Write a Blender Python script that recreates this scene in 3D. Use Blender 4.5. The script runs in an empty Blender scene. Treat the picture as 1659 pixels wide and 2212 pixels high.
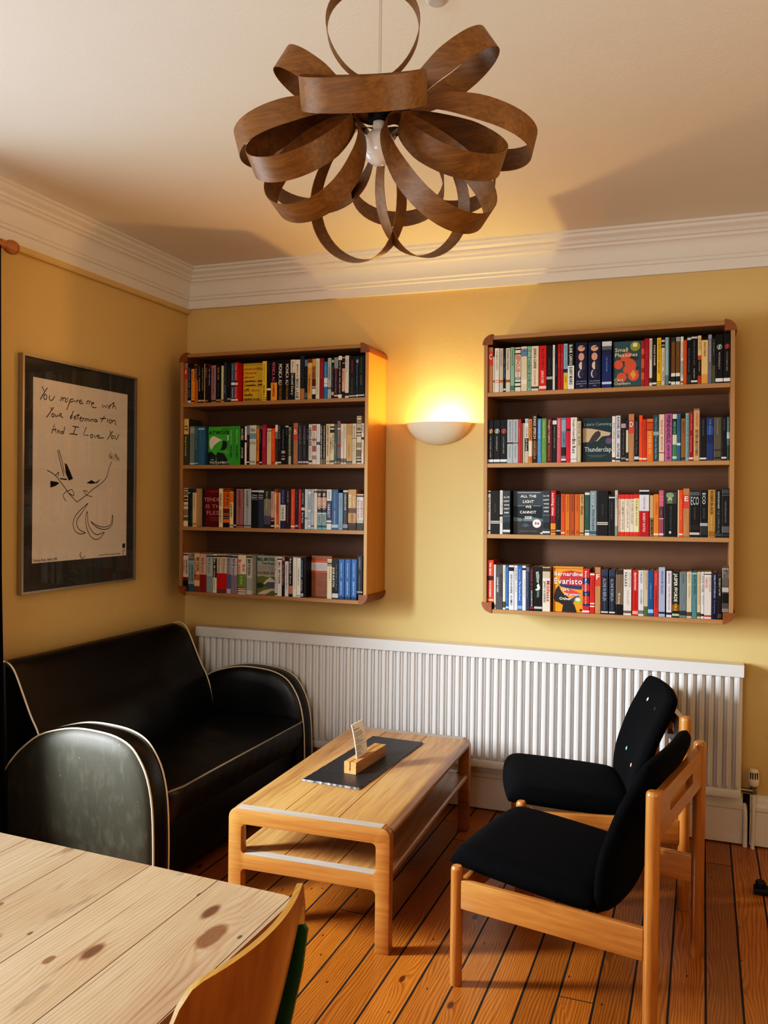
import bpy, bmesh, math, random
from mathutils import Vector, Matrix
random.seed(7)
SC = bpy.context.scene
COL = SC.collection
PI = math.pi

# ------------------------------------------------------------------ colour + materials
def lin(h, a=1.0):
    h = h.lstrip('#')
    o = []
    for i in (0, 2, 4):
        c = int(h[i:i + 2], 16) / 255
        o.append(c / 12.92 if c <= 0.04045 else ((c + 0.055) / 1.055) ** 2.4)
    return (o[0], o[1], o[2], a)

class NT:
    def __init__(s, name):
        s.m = bpy.data.materials.new(name)
        s.m.use_nodes = True
        s.t = s.m.node_tree
        s.b = s.t.nodes['Principled BSDF']
        s.out = s.t.nodes['Material Output']
    def n(s, kind, **kw):
        nd = s.t.nodes.new('ShaderNode' + kind)
        ins = kw.pop('ins', {})
        for k, v in kw.items():
            setattr(nd, k, v)
        for k, v in ins.items():
            s.set(nd.inputs[k], v)
        return nd
    def set(s, sock, v):
        if isinstance(v, bpy.types.NodeSocket):
            s.t.links.new(v, sock)
        else:
            sock.default_value = v
    def math(s, op, a, b=0.0, c=0.0):
        nd = s.t.nodes.new('ShaderNodeMath')
        nd.operation = op
        s.set(nd.inputs[0], a); s.set(nd.inputs[1], b); s.set(nd.inputs[2], c)
        return nd.outputs[0]
    def mix(s, f, a, b, mode='MIX'):
        nd = s.t.nodes.new('ShaderNodeMix')
        nd.data_type = 'RGBA'; nd.blend_type = mode
        s.set(nd.inputs['Factor'], f)
        s.set(nd.inputs[6], a); s.set(nd.inputs[7], b)
        return nd.outputs[2]
    def ramp(s, f, stops):
        nd = s.t.nodes.new('ShaderNodeValToRGB')
        e = nd.color_ramp.elements
        while len(e) < len(stops):
            e.new(0.5)
        for el, (p, c) in zip(e, stops):
            el.position = p
            el.color = lin(c) if isinstance(c, str) else (c, c, c, 1)
        s.set(nd.inputs[0], f)
        return nd.outputs[0]
    def noise(s, vec, scale, detail=3, rough=0.55, dist=0.0):
        nd = s.n('TexNoise', ins={'Scale': scale, 'Detail': detail, 'Roughness': rough, 'Distortion': dist})
        if vec is not None:
            s.set(nd.inputs['Vector'], vec)
        return nd.outputs['Fac']
    def obj(s):
        return s.n('TexCoord').outputs['Object']
    def mapv(s, vec, scale=(1, 1, 1), loc=(0, 0, 0), rot=(0, 0, 0)):
        nd = s.n('Mapping', ins={'Scale': scale, 'Location': loc, 'Rotation': rot})
        s.set(nd.inputs['Vector'], vec)
        return nd.outputs[0]
    def xyz(s, vec):
        nd = s.n('SeparateXYZ'); s.set(nd.inputs[0], vec)
        return nd.outputs
    def comb(s, x, y, z):
        nd = s.n('CombineXYZ')
        s.set(nd.inputs[0], x); s.set(nd.inputs[1], y); s.set(nd.inputs[2], z)
        return nd.outputs[0]
    def bump(s, h, strength=0.2, dist=0.01):
        nd = s.n('Bump', ins={'Strength': strength, 'Distance': dist})
        s.set(nd.inputs['Height'], h)
        s.t.links.new(nd.outputs[0], s.b.inputs['Normal'])
    def P(s, **kw):
        for k, v in kw.items():
            s.set(s.b.inputs[k.replace('_', ' ')], v)
        return s

_cache = {}
def flat(h, rough=0.5, var=0.06, **kw):
    key = (h, rough, tuple(sorted(kw.items())))
    if key in _cache:
        return _cache[key]
    t = NT('paint_' + h)
    f = t.noise(t.obj(), 60, 3)
    c = lin(h)
    d = tuple(x * (1 - 2 * var) for x in c[:3]) + (1,)
    t.P(Base_Color=t.mix(f, d, c), Roughness=rough)
    for k, v in kw.items():
        t.set(t.b.inputs[k.replace('_', ' ')], v)
    _cache[key] = t.m
    return t.m

def wood(name, dark, light, axis=1, scale=22, stretch=0.06, rough=0.42, coat=0.0, big=0.35, bump=0.15):
    t = NT(name)
    sc = [1, 1, 1]; sc[axis] = stretch
    v = t.mapv(t.obj(), tuple(sc))
    warp = t.noise(v, 5, 2)
    fine = t.noise(v, scale * 4, 5, 0.6, 0.4)
    mid = t.noise(v, scale, 3, 0.5, 1.2)
    f = t.math('ADD', t.math('MULTIPLY', fine, 0.45), t.math('MULTIPLY', mid, 0.35))
    f = t.math('ADD', f, t.math('MULTIPLY', warp, big))
    col = t.ramp(f, [(0.38, dark), (0.72, light)])
    t.P(Base_Color=col, Roughness=rough, Coat_Weight=coat, Coat_Roughness=0.15)
    t.bump(fine, bump, 0.002)
    return t.m

# ------------------------------------------------------------------ object helpers
def link(name, bm, mats, parent=None, smooth=None):
    me = bpy.data.meshes.new(name)
    bmesh.ops.recalc_face_normals(bm, faces=bm.faces[:])
    bm.to_mesh(me); bm.free()
    if not isinstance(mats, (list, tuple)):
        mats = [mats]
    for m in mats:
        me.materials.append(m)
    o = bpy.data.objects.new(name, me)
    COL.objects.link(o)
    if parent is not None:
        o.parent = parent
    if smooth is not None:
        for p in me.polygons:
            p.use_smooth = True
        try:
            me.set_sharp_from_angle(angle=math.radians(smooth))
        except Exception:
            pass
    return o

def tag(o, label, cat, group=None):
    o['label'] = label; o['category'] = cat
    if group:
        o['group'] = group
    return o

def thing(name, label, cat, loc=(0, 0, 0), rot=(0, 0, 0), group=None):
    o = bpy.data.objects.new(name, None)
    COL.objects.link(o)
    o.location = loc; o.rotation_euler = rot
    o.empty_display_size = 0.05
    return tag(o, label, cat, group)

def struct(name, bm, mats, smooth=None):
    o = link(name, bm, mats, None, smooth)
    o['kind'] = 'structure'
    return o

def box(bm, x0, x1, y0, y1, z0, z1, mi=0, bev=0.0, seg=2, M=None):
    vs = [bm.verts.new((x, y, z)) for x in (x0, x1) for y in (y0, y1) for z in (z0, z1)]
    fs = [bm.faces.new([vs[i] for i in q]) for q in
          ((0, 1, 3, 2), (4, 6, 7, 5), (0, 4, 5, 1), (2, 3, 7, 6), (0, 2, 6, 4), (1, 5, 7, 3))]
    for f in fs:
        f.material_index = mi
    if bev > 0:
        es = list({e for f in fs for e in f.edges})
        r = bmesh.ops.bevel(bm, geom=es, offset=bev, segments=seg, affect='EDGES', profile=0.5)
        for f in r['faces']:
            f.material_index = mi
        vs = list({v for f in r['faces'] for v in f.verts} | {v for v in vs if v.is_valid})
    if M is not None:
        bmesh.ops.transform(bm, matrix=M, verts=[v for v in vs if v.is_valid])
    return vs

def quad(bm, pts, mi=0):
    f = bm.faces.new([bm.verts.new(p) for p in pts])
    f.material_index = mi
    return f

def tube(bm, pts, r, n=8, closed=False, mi=0, caps=True):
    pts = [Vector(p) for p in pts]
    m = len(pts)
    rs = r if isinstance(r, (list, tuple)) else [r] * m
    rings = []
    up = None
    for i, p in enumerate(pts):
        a = pts[(i - 1) % m] if (closed or i > 0) else p
        b = pts[(i + 1) % m] if (closed or i < m - 1) else p
        d = (b - a).normalized()
        if up is None:
            up = Vector((0, 0, 1)) if abs(d.z) < 0.9 else Vector((1, 0, 0))
        s = d.cross(up)
        if s.length < 1e-6:
            s = d.orthogonal()
        s.normalize(); up = s.cross(d).normalized()
        rings.append([bm.verts.new(p + (s * math.cos(2 * PI * k / n) + up * math.sin(2 * PI * k / n)) * rs[i]) for k in range(n)])
    for i in range(m if closed else m - 1):
        A, B = rings[i], rings[(i + 1) % m]
        for k in range(n):
            f = bm.faces.new((A[k], A[(k + 1) % n], B[(k + 1) % n], B[k]))
            f.material_index = mi
    if caps and not closed:
        for R_ in (rings[0], rings[-1]):
            f = bm.faces.new(R_); f.material_index = mi

def lathe(bm, prof, n=24, c=(0, 0), mi=0, a0=0, a1=2 * PI, M=None):
    full = abs(a1 - a0 - 2 * PI) < 1e-6
    cnt = n if full else n + 1
    allv = []
    rings = []
    for r, z in prof:
        if r < 1e-6:
            v = bm.verts.new((c[0], c[1], z)); rings.append([v]); allv.append(v)
        else:
            R_ = [bm.verts.new((c[0] + r * math.cos(a0 + (a1 - a0) * k / n), c[1] + r * math.sin(a0 + (a1 - a0) * k / n), z)) for k in range(cnt)]
            rings.append(R_); allv += R_
    for A, B in zip(rings, rings[1:]):
        for k in range(cnt if full else cnt - 1):
            k2 = (k + 1) % cnt
            if len(A) == 1 and len(B) == 1:
                continue
            if len(A) == 1:
                q = (A[0], B[k2], B[k])
            elif len(B) == 1:
                q = (A[k], A[k2], B[0])
            else:
                q = (A[k], A[k2], B[k2], B[k])
            f = bm.faces.new(q); f.material_index = mi
    if M is not None:
        bmesh.ops.transform(bm, matrix=M, verts=allv)
    return allv

def plate(bm, loops, t, mi=0, M=None):
    """2-D outline (x,z) with holes, thickness t along +y from 0."""
    es = []
    vs = []
    for L in loops:
        lv = [bm.verts.new((x, 0, z)) for x, z in L]
        vs += lv
        es += [bm.edges.new((lv[i], lv[(i + 1) % len(lv)])) for i in range(len(lv))]
    r = bmesh.ops.triangle_fill(bm, use_beauty=True, use_dissolve=False, edges=es)
    fs = [g for g in r['geom'] if isinstance(g, bmesh.types.BMFace)]
    ex = bmesh.ops.extrude_face_region(bm, geom=fs)
    nv = [g for g in ex['geom'] if isinstance(g, bmesh.types.BMVert)]
    bmesh.ops.translate(bm, vec=(0, t, 0), verts=nv)
    allv = vs + nv
    for v in allv:
        for f in v.link_faces:
            f.material_index = mi
    if M is not None:
        bmesh.ops.transform(bm, matrix=M, verts=allv)
    return allv

def rrect(x0, x1, z0, z1, r, n=5):
    """rounded rectangle outline; r = (bl, br, tr, tl) radii"""
    if not isinstance(r, (list, tuple)):
        r = (r,) * 4
    out = []
    for (cx, cz, rr, a) in ((x0, z0, r[0], PI), (x1, z0, r[1], 1.5 * PI), (x1, z1, r[2], 0), (x0, z1, r[3], PI / 2)):
        if rr <= 0:
            out.append((cx, cz)); continue
        ox = cx + (rr if cx == x0 else -rr); oz = cz + (rr if cz == z0 else -rr)
        for k in range(n + 1):
            th = a + k / n * PI / 2
            out.append((ox + rr * math.cos(th), oz + rr * math.sin(th)))
    return out

def prism(bm, prof, a0, a1, axis='x', mi=0, closed=True):
    """sweep a 2-D profile. axis x: prof=(y,z); axis y: prof=(x,z)"""
    def P(p, a):
        return (a, p[0], p[1]) if axis == 'x' else (p[0], a, p[1])
    A = [bm.verts.new(P(p, a0)) for p in prof]
    B = [bm.verts.new(P(p, a1)) for p in prof]
    n = len(prof)
    for i in range(n if closed else n - 1):
        j = (i + 1) % n
        f = bm.faces.new((A[i], A[j], B[j], B[i])); f.material_index = mi
    if closed:
        for V in (A, B):
            f = bm.faces.new(V); f.material_index = mi
    return A + B

def bevel_all(bm, off, seg=2, ang=0.6):
    es = [e for e in bm.edges if len(e.link_faces) == 2 and e.calc_face_angle(0) > ang]
    bmesh.ops.bevel(bm, geom=es, offset=off, segments=seg, affect='EDGES', profile=0.5, clamp_overlap=True)

def smoothcurve(pts, n=6):
    """Catmull-Rom through points"""
    P = [Vector(p) for p in pts]
    out = []
    for i in range(len(P) - 1):
        p0 = P[max(i - 1, 0)]; p1 = P[i]; p2 = P[i + 1]; p3 = P[min(i + 2, len(P) - 1)]
        for k in range(n):
            t = k / n
            out.append(0.5 * ((2 * p1) + (p2 - p0) * t + (2 * p0 - 5 * p1 + 4 * p2 - p3) * t * t + (3 * p1 - p0 - 3 * p2 + p3) * t ** 3))
    out.append(P[-1])
    return out

def dup(root, loc, rotz, label=None):
    r = root.copy(); COL.objects.link(r)
    r.location = loc; r.rotation_euler = (0, 0, rotz)
    if label:
        r['label'] = label
    for ch in list(root.children):
        c = ch.copy(); COL.objects.link(c); c.parent = r
        for g in list(ch.children):
            d = g.copy(); COL.objects.link(d); d.parent = c
    return r

# ------------------------------------------------------------------ lettering
_gl = {}
def glyph(ch):
    if ch in _gl:
        return _gl[ch]
    cu = bpy.data.curves.new('g', 'FONT')
    cu.body = ch; cu.size = 1.0; cu.resolution_u = 2; cu.offset = 0.012
    o = bpy.data.objects.new('g', cu); COL.objects.link(o)
    bpy.context.view_layer.update()
    me = bpy.data.meshes.new_from_object(o.evaluated_get(bpy.context.evaluated_depsgraph_get()))
    vs = [(v.co.x, v.co.y) for v in me.vertices]
    fs = [tuple(p.vertices) for p in me.polygons]
    bpy.data.objects.remove(o); bpy.data.curves.remove(cu); bpy.data.meshes.remove(me)
    if vs:
        x0 = min(v[0] for v in vs); x1 = max(v[0] for v in vs)
        vs = [(x - x0, y) for x, y in vs]
        r = (vs, fs, x1 - x0)
    else:
        r = ([], [], 0.25)
    _gl[ch] = r
    return r

def letter(bm, s, origin, ex, ey, length, height, mi=0, maxst=1.5, align='L', minst=0.0):
    """write s from origin along ex (unit), letter height along ey, fitted to length"""
    x = 0.0
    items = []
    for ch in s:
        if ch == ' ':
            x += 0.28; continue
        g = glyph(ch)
        items.append((g, x)); x += g[2] + 0.075
    x = max(x - 0.075, 0.01)
    cap = 0.72
    sy = height / cap
    sx = min(length / x, sy * maxst)
    off = 0.0
    if align == 'C':
        off = (length - sx * x) / 2
    elif align == 'R':
        off = length - sx * x
    o = Vector(origin); ex = Vector(ex); ey = Vector(ey)
    for (vs, fs, w), gx in items:
        bv = [bm.verts.new(o + ex * (off + (gx + a) * sx) + ey * (b * sy)) for a, b in vs]
        for f in fs:
            try:
                fc = bm.faces.new([bv[i] for i in f]); fc.material_index = mi
            except ValueError:
                pass

def ribbon(bm, pts, w, mi=0):
    """flat pen stroke: pts are 3-D points lying on a plane with normal +x"""
    P = [Vector(p) for p in pts]
    prev = None
    for i, p in enumerate(P):
        a = P[max(i - 1, 0)]; b = P[min(i + 1, len(P) - 1)]
        d = (b - a)
        if d.length < 1e-9:
            continue
        d.normalize()
        s = d.cross(Vector((1, 0, 0))) * w / 2
        cur = (bm.verts.new(p + s), bm.verts.new(p - s))
        if prev:
            f = bm.faces.new((prev[0], prev[1], cur[1], cur[0])); f.material_index = mi
        prev = cur

def cushion(bm, S, halft, nu=20, nv=20, k=0.35, pw=4.0, mi=0):
    """padded slab: S(a,b)->(centre point, normal), a,b in [-1,1]; rounded outline, pillow thickness"""
    F = []; B = []
    for i in range(nu + 1):
        rf = []; rb = []
        for j in range(nv + 1):
            a = -1 + 2 * i / nu; b = -1 + 2 * j / nv
            a = math.sin(a * PI / 2) * 0.5 + a * 0.5; b = math.sin(b * PI / 2) * 0.5 + b * 0.5
            x = a * math.sqrt(max(0, 1 - b * b * k / 2)) / math.sqrt(1) ; y = b * math.sqrt(max(0, 1 - a * a * k / 2))
            c, nrm = S(x, y)
            edge = max(0.0, (1 - abs(a) ** pw)) ** 0.5 * max(0.0, (1 - abs(b) ** pw)) ** 0.5
            c = Vector(c); nrm = Vector(nrm).normalized()
            h = halft * edge
            if i in (0, nu) or j in (0, nv):
                v = bm.verts.new(c); rf.append(v); rb.append(v)
            else:
                rf.append(bm.verts.new(c + nrm * h)); rb.append(bm.verts.new(c - nrm * h))
        F.append(rf); B.append(rb)
    for i in range(nu):
        for j in range(nv):
            for G in (F, B):
                try:
                    f = bm.faces.new((G[i][j], G[i + 1][j], G[i + 1][j + 1], G[i][j + 1])); f.material_index = mi
                except ValueError:
                    pass
# ------------------------------------------------------------------ materials
def wall_mat(name, c, rough=0.75):
    t = NT(name)
    v = t.obj()
    f = t.noise(v, 2.2, 3)
    g = t.noise(v, 90, 4)
    base = lin(c); dk = tuple(x * 0.93 for x in base[:3]) + (1,)
    t.P(Base_Color=t.mix(f, dk, base), Roughness=rough)
    h = t.math('ADD', t.math('MULTIPLY', g, 0.5), t.math('MULTIPLY', t.noise(v, 9, 3), 1.0))
    t.bump(h, 0.12, 0.01)
    return t.m

M_WALL = wall_mat('yellow_wall_paint', 'd7bb82')
M_CEIL = wall_mat('white_ceiling_paint', 'e9e1d6')
M_TRIM = wall_mat('white_gloss_paint', 'e6e0d8', 0.45)
M_BLACK = flat('0a0a0a', 0.6)

def plank_mat(name, width, stops, gap, gapcol, rough, knot_s, coat, axis_len, tone, gscale=1.0, knots=(), stain=0.0, off=0.0, gamp=.3, kcol='30160a'):
    """boards running along y: per board tone, swirling grain, knots, dark joints"""
    t = NT(name)
    x, y, z = t.xyz(t.obj())
    xs = t.math('DIVIDE', t.math('ADD', x, off), width)
    bid = t.math('FLOOR', xs)
    fr = t.math('SUBTRACT', xs, bid)
    wn = t.n('TexWhiteNoise', noise_dimensions='1D'); t.set(wn.inputs['W'], bid)
    rnd = wn.outputs['Value']
    yo = t.math('ADD', y, t.math('MULTIPLY', rnd, 17.0))
    ys = t.math('DIVIDE', yo, axis_len)
    jid = t.math('FLOOR', ys)
    jf = t.math('SUBTRACT', ys, jid)
    wn2 = t.n('TexWhiteNoise', noise_dimensions='2D'); t.set(wn2.inputs['Vector'], t.comb(bid, jid, 0.0))
    rnd2 = wn2.outputs['Value']
    yy = t.math('ADD', yo, t.math('MULTIPLY', jid, 3.7))
    # knots
    vec = t.comb(t.math('MULTIPLY', t.math('ADD', x, t.math('MULTIPLY', bid, 0.31)), knot_s * 1.0), t.math('MULTIPLY', yy, knot_s * 0.42), 0.0)
    vo = t.n('TexVoronoi', voronoi_dimensions='2D', ins={'Scale': 1.0, 'Randomness': 1.0}); t.set(vo.inputs['Vector'], vec)
    kd = vo.outputs['Distance']
    vis = t.math('GREATER_THAN', t.xyz(vo.outputs['Color'])[0], 0.4)
    knot = t.math('MULTIPLY', t.ramp(kd, [(0.03, 1.0), (0.05, 0.0)]), vis)
    bul = t.math('MULTIPLY', t.math('POWER', 2.718, t.math('MULTIPLY', kd, -9.0)), vis)
    warp = t.noise(t.comb(t.math('MULTIPLY', x, 5.0), t.math('MULTIPLY', yy, 0.8), t.math('MULTIPLY', rnd2, 9.0)), 1.6, 2)
    gx = t.math('ADD', t.math('MULTIPLY', x, 520.0 * gscale), t.math('MULTIPLY', warp, 46.0 * gscale))
    gx = t.math('ADD', gx, t.math('MULTIPLY', bul, 22.0))
    bk = None
    for (kx, ky, ka, kb, amp) in knots:
        dx = t.math('DIVIDE', t.math('SUBTRACT', x, kx), ka); dy = t.math('DIVIDE', t.math('SUBTRACT', y, ky), kb)
        wob = t.math('MULTIPLY', t.math('SUBTRACT', t.noise(t.obj(), 22, 2), 0.5), 0.5)
        d2 = t.math('SQRT', t.math('ADD', t.math('MULTIPLY', dx, dx), t.math('MULTIPLY', dy, dy)))
        d2 = t.math('ADD', d2, wob)
        e = t.math('POWER', 2.718, t.math('MULTIPLY', d2, -0.7))
        gx = t.math('ADD', gx, t.math('MULTIPLY', e, amp))
        core = t.ramp(d2, [(0.75, 1.0), (1.0, 0.0)])
        bk = core if bk is None else t.math('MAXIMUM', bk, core)
    w = t.math('MULTIPLY', t.math('ADD', t.math('SINE', gx), 1.0), 0.5)
    w = t.math('POWER', w, 1.8)
    fine = t.noise(t.comb(t.math('MULTIPLY', x, 260.0), t.math('MULTIPLY', yy, 7.0), 0.0), 1.0, 4)
    f = t.math('ADD', t.math('MULTIPLY', w, gamp), t.math('MULTIPLY', fine, 0.55))
    col = t.ramp(f, stops)
    shade = t.math('ADD', 1.0 - tone, t.math('MULTIPLY', rnd2, 2 * tone))
    sc = t.n('VectorMath', operation='SCALE'); t.set(sc.inputs[0], col); t.set(sc.inputs['Scale'], shade)
    col = sc.outputs[0]
    if stain:
        big_ = t.noise(t.comb(t.math('MULTIPLY', x, 6.0), t.math('MULTIPLY', yy, 2.0), 0.0), 1.0, 3)
        col = t.mix(t.ramp(big_, [(0.4, 0.0), (0.7, 0.32)]), col, lin('b98a60'), 'MULTIPLY')
        stk = t.noise(t.comb(t.math('MULTIPLY', x, 120.0), t.math('MULTIPLY', yy, 2.2), 0.0), 1.0, 3)
        col = t.mix(t.ramp(stk, [(0.60, 0.0), (0.72, 0.55)]), col, lin('7a5434'))
        st = t.noise(t.comb(t.math('MULTIPLY', x, 14.0), t.math('MULTIPLY', yy, 3.0), 0.0), 1.0, 4, 0.6)
        st = t.ramp(st, [(0.60, 0.0), (0.72, stain)])
        sel = t.ramp(rnd, [(0.45, 0.15), (0.55, 1.0)])
        col = t.mix(t.math('MULTIPLY', st, sel), col, lin('5c5244'))
    col = t.mix(t.math('MULTIPLY', knot, 0.85), col, lin(kcol))
    if bk is not None:
        col = t.mix(t.math('MULTIPLY', bk, 0.8), col, lin('8a5a38'))
    # nail specks
    v2 = t.n('TexVoronoi', voronoi_dimensions='2D', ins={'Scale': 9.0}); t.set(v2.inputs['Vector'], t.comb(x, t.math('MULTIPLY', yy, 0.5), 0.0))
    sp = t.math('MULTIPLY', t.ramp(v2.outputs['Distance'], [(0.022, 1.0), (0.04, 0.0)]), t.math('GREATER_THAN', t.xyz(v2.outputs['Color'])[1], 0.45))
    col = t.mix(t.math('MULTIPLY', sp, 0.75), col, lin('1c0d06'))
    g = gap / width / 2
    gm = t.math('MAXIMUM', t.math('LESS_THAN', fr, g), t.math('GREATER_THAN', fr, 1 - g))
    if axis_len < 50:
        gm = t.math('MAXIMUM', gm, t.math('LESS_THAN', jf, 0.0018))
    col = t.mix(gm, col, lin(gapcol))
    rr = t.math('ADD', rough, t.math('MULTIPLY', fine, 0.15))
    t.P(Base_Color=col, Roughness=t.math('MAXIMUM', rr, gm), Coat_Weight=coat, Coat_Roughness=0.25)
    t.bump(t.math('SUBTRACT', t.math('MULTIPLY', f, 0.3), gm), 0.35, 0.003)
    return t.m

M_FLOOR = plank_mat('varnished_pine_boards', 0.1055, [(0.12, 'b4762f'), (0.4, '985a20'), (0.8, '5e3210')], 0.007, '0e0603', 0.30, 4.6, 0.25, 2.3, 0.24, 1.3, gamp=.26)
M_PINE = plank_mat('scrubbed_pine', 0.1655, [(0.1, 'f4e4d0'), (0.42, 'e6cbac'), (0.85, 'ae845a')], 0.0018, '4a3422', 0.34, 3.4, 0.25, 90.0, 0.07, 1.25,
                   knots=[(1.925, -2.855, 0.022, 0.05, 34.0), (1.72, -3.02, 0.009, 0.016, 16.0), (1.50, -2.90, 0.007, 0.012, 12.0)], stain=0.85, off=0.0, gamp=.2, kcol='6a4428')
M_OAK = wood('golden_oak', '84562a', 'b5824c', 1, 26, 0.05, 0.38, 0.15)
M_OAKX = wood('golden_oak_cross', '8a5628', 'b57c42', 0, 26, 0.05, 0.38, 0.15)
M_OAKZ = wood('golden_oak_upright', '8a5628', 'b57c42', 2, 26, 0.05, 0.38, 0.15)
M_OAKTOP = wood('oak_planks', '6c4420', 'b58854', 1, 30, 0.04, 0.36, 0.2, 0.45)
M_WORN = wood('worn_pale_oak', '8c8276', 'b0a89e', 0, 30, 0.06, 0.4)
M_BEECH = wood('honey_beech', '9c6430', 'c48a4a', 0, 20, 0.08, 0.34, 0.3, 0.3, 0.05)
M_BEECHZ = wood('honey_beech_upright', '905826', 'bd8040', 2, 20, 0.08, 0.34, 0.3, 0.3, 0.05)
M_BEECHY = wood('honey_beech_cross', '965e2c', 'bd8042', 1, 20, 0.08, 0.34, 0.3, 0.3, 0.05)
M_PLY = wood('bookcase_ply', '866038', 'a47c50', 0, 18, 0.06, 0.5, 0.0, 0.5, 0.05)
M_PLYZ = wood('bookcase_ply_upright', '866038', 'a47c50', 2, 18, 0.06, 0.5, 0.0, 0.5, 0.05)
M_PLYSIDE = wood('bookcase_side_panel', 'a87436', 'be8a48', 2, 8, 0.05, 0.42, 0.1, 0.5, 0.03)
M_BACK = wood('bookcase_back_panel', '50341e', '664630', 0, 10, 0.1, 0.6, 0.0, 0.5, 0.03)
M_MOULD = wood('brown_corner_moulding', '6a3a18', '8c5228', 1, 30, 0.1, 0.45)
M_LAMP = wood('steam_bent_oak_veneer', '684521', '98682f', 0, 46, 0.04, 0.45, 0.0, 0.12, 0.1)
M_DIV = wood('divider_wood', '8a5c34', 'b88454', 2, 60, 0.05, 0.5)
M_BLOCK = wood('brown_block_wood', '7a4830', 'a0664a', 0, 16, 0.3, 0.5, 0.0, 0.5)

def leather():
    t = NT('black_leather')
    v = t.obj()
    a = t.noise(v, 3.5, 4); b = t.noise(v, 240, 3)
    c = t.mix(t.ramp(t.noise(v, 14, 5, 0.7), [(0.62, 0.0), (0.8, 0.5)]), lin('030303'), lin('0e0e0d'))
    t.P(Base_Color=c, Roughness=t.math('ADD', 0.26, t.math('MULTIPLY', a, 0.22)))
    t.b.inputs['Specular IOR Level'].default_value = 0.55
    t.bump(t.math('ADD', t.math('MULTIPLY', a, 2.0), t.math('MULTIPLY', b, 0.25)), 0.25, 0.006)
    return t.m
M_LEATHER = leather()
def leather2():
    t = NT('lit_worn_leather')
    v = t.obj()
    a = t.noise(v, 3.0, 4); s = t.noise(t.mapv(v, (1, 1, 0.4)), 30, 5, 0.7)
    c = t.mix(t.ramp(s, [(0.5, 0.0), (0.85, 0.8)]), lin('33332a'), lin('504f43'))  # lighter base paints in the light falling on the near arm's outer panel
    vo = t.n('TexVoronoi', ins={'Scale': 22.0}); t.set(vo.inputs['Vector'], v)
    sp = t.ramp(vo.outputs['Distance'], [(0.04, 1.0), (0.07, 0.0)])
    c = t.mix(t.math('MULTIPLY', sp, 0.35), c, lin('a8a698'))
    t.P(Base_Color=c, Roughness=t.math('ADD', 0.42, t.math('MULTIPLY', a, 0.25)))
    t.b.inputs['Specular IOR Level'].default_value = 0.4
    t.bump(a, 0.15, 0.01)
    return t.m
M_LEATHERLIT = leather2()
M_PIPING = flat('d8cdb8', 0.4)

def fabric():
    t = NT('black_wool')
    v = t.obj()
    a = t.noise(v, 420, 2); b = t.noise(v, 40, 4)
    c = t.mix(t.ramp(t.math('ADD', t.math('MULTIPLY', a, .6), t.math('MULTIPLY', b, .4)), [(0.45, 0.0), (0.8, 1.0)]), lin('040508'), lin('0b0d12'))
    t.P(Base_Color=c, Roughness=0.95)
    t.b.inputs['Specular IOR Level'].default_value = 0.15
    t.bump(a, 0.5, 0.002)
    return t.m
M_WOOL = fabric()
M_RAD = flat('dad9d8', 0.28, 0.02)
M_PLASTER = flat('e6ddc8', 0.7, 0.03)
M_METAL = flat('8c877c', 0.35, 0.05, Metallic=0.9)
M_ALU = flat('b4ada0', 0.38, 0.04, Metallic=0.75)
def slate():
    t = NT('black_slate')
    v = t.obj()
    a = t.noise(v, 18, 6, 0.7, 1.5); b = t.noise(t.mapv(v, (1, .6, 1), rot=(0, 0, .6)), 60, 4, .7)
    f = t.math('MULTIPLY', t.ramp(a, [(0.5, 0.0), (0.75, 1.0)]), t.ramp(b, [(0.55, 0.0), (0.75, 1.0)]))
    c = t.mix(f, lin('1d1e21'), lin('6a6c70'))
    t.P(Base_Color=c, Roughness=0.42)
    t.bump(a, 0.4, 0.004)
    return t.m
M_SLATE = slate()
M_PAPER = flat('ece6dc', 0.7, 0.02)
M_PAGES = None
def pages():
    t = NT('book_pages')
    x, y, z = t.xyz(t.obj())
    w = t.noise(t.comb(t.math('MULTIPLY', x, 900.0), 0.0, 0.0), 1.0, 2)
    t.P(Base_Color=t.mix(w, lin('a8865c'), lin('cdb48c')), Roughness=0.85)
    return t.m
M_PAGES = pages()
def glassy():
    t = NT('picture_glass')
    nt = t.t
    tr = t.n('BsdfTransparent'); gl = t.n('BsdfGlossy', ins={'Roughness': 0.02})
    lw = t.n('LayerWeight', ins={'Blend': .5}); mx = t.n('MixShader')
    t.set(mx.inputs[0], t.math('ADD', .06, t.math('MULTIPLY', t.math('POWER', lw.outputs['Facing'], 4.0), .6))); nt.links.new(tr.outputs[0], mx.inputs[1]); nt.links.new(gl.outputs[0], mx.inputs[2])
    nt.links.new(mx.outputs[0], t.out.inputs[0])
    return t.m
M_GLASS = glassy()

# ------------------------------------------------------------------ the room
RX, RY, H = 4.1, -5.6, 2.763
bm = bmesh.new(); box(bm, -0.5, RX + .12, RY - .12, 0.12, -0.12, 0.0)
struct('floor', bm, M_FLOOR)
bm = bmesh.new(); box(bm, -0.5, RX + .12, RY - .12, 0.12, H, H + .12)
struct('ceiling', bm, M_CEIL)
bm = bmesh.new(); box(bm, -0.45, RX + .12, 0, 0.12, 0, H)
struct('wall_back', bm, M_WALL)
bm = bmesh.new(); box(bm, RX, RX + .12, RY, 0, 0, H)
struct('wall_right', bm, M_WALL)
bm = bmesh.new(); box(bm, -0.45, RX + .12, RY - .12, RY, 0, H)
struct('wall_front', bm, M_WALL)
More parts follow.
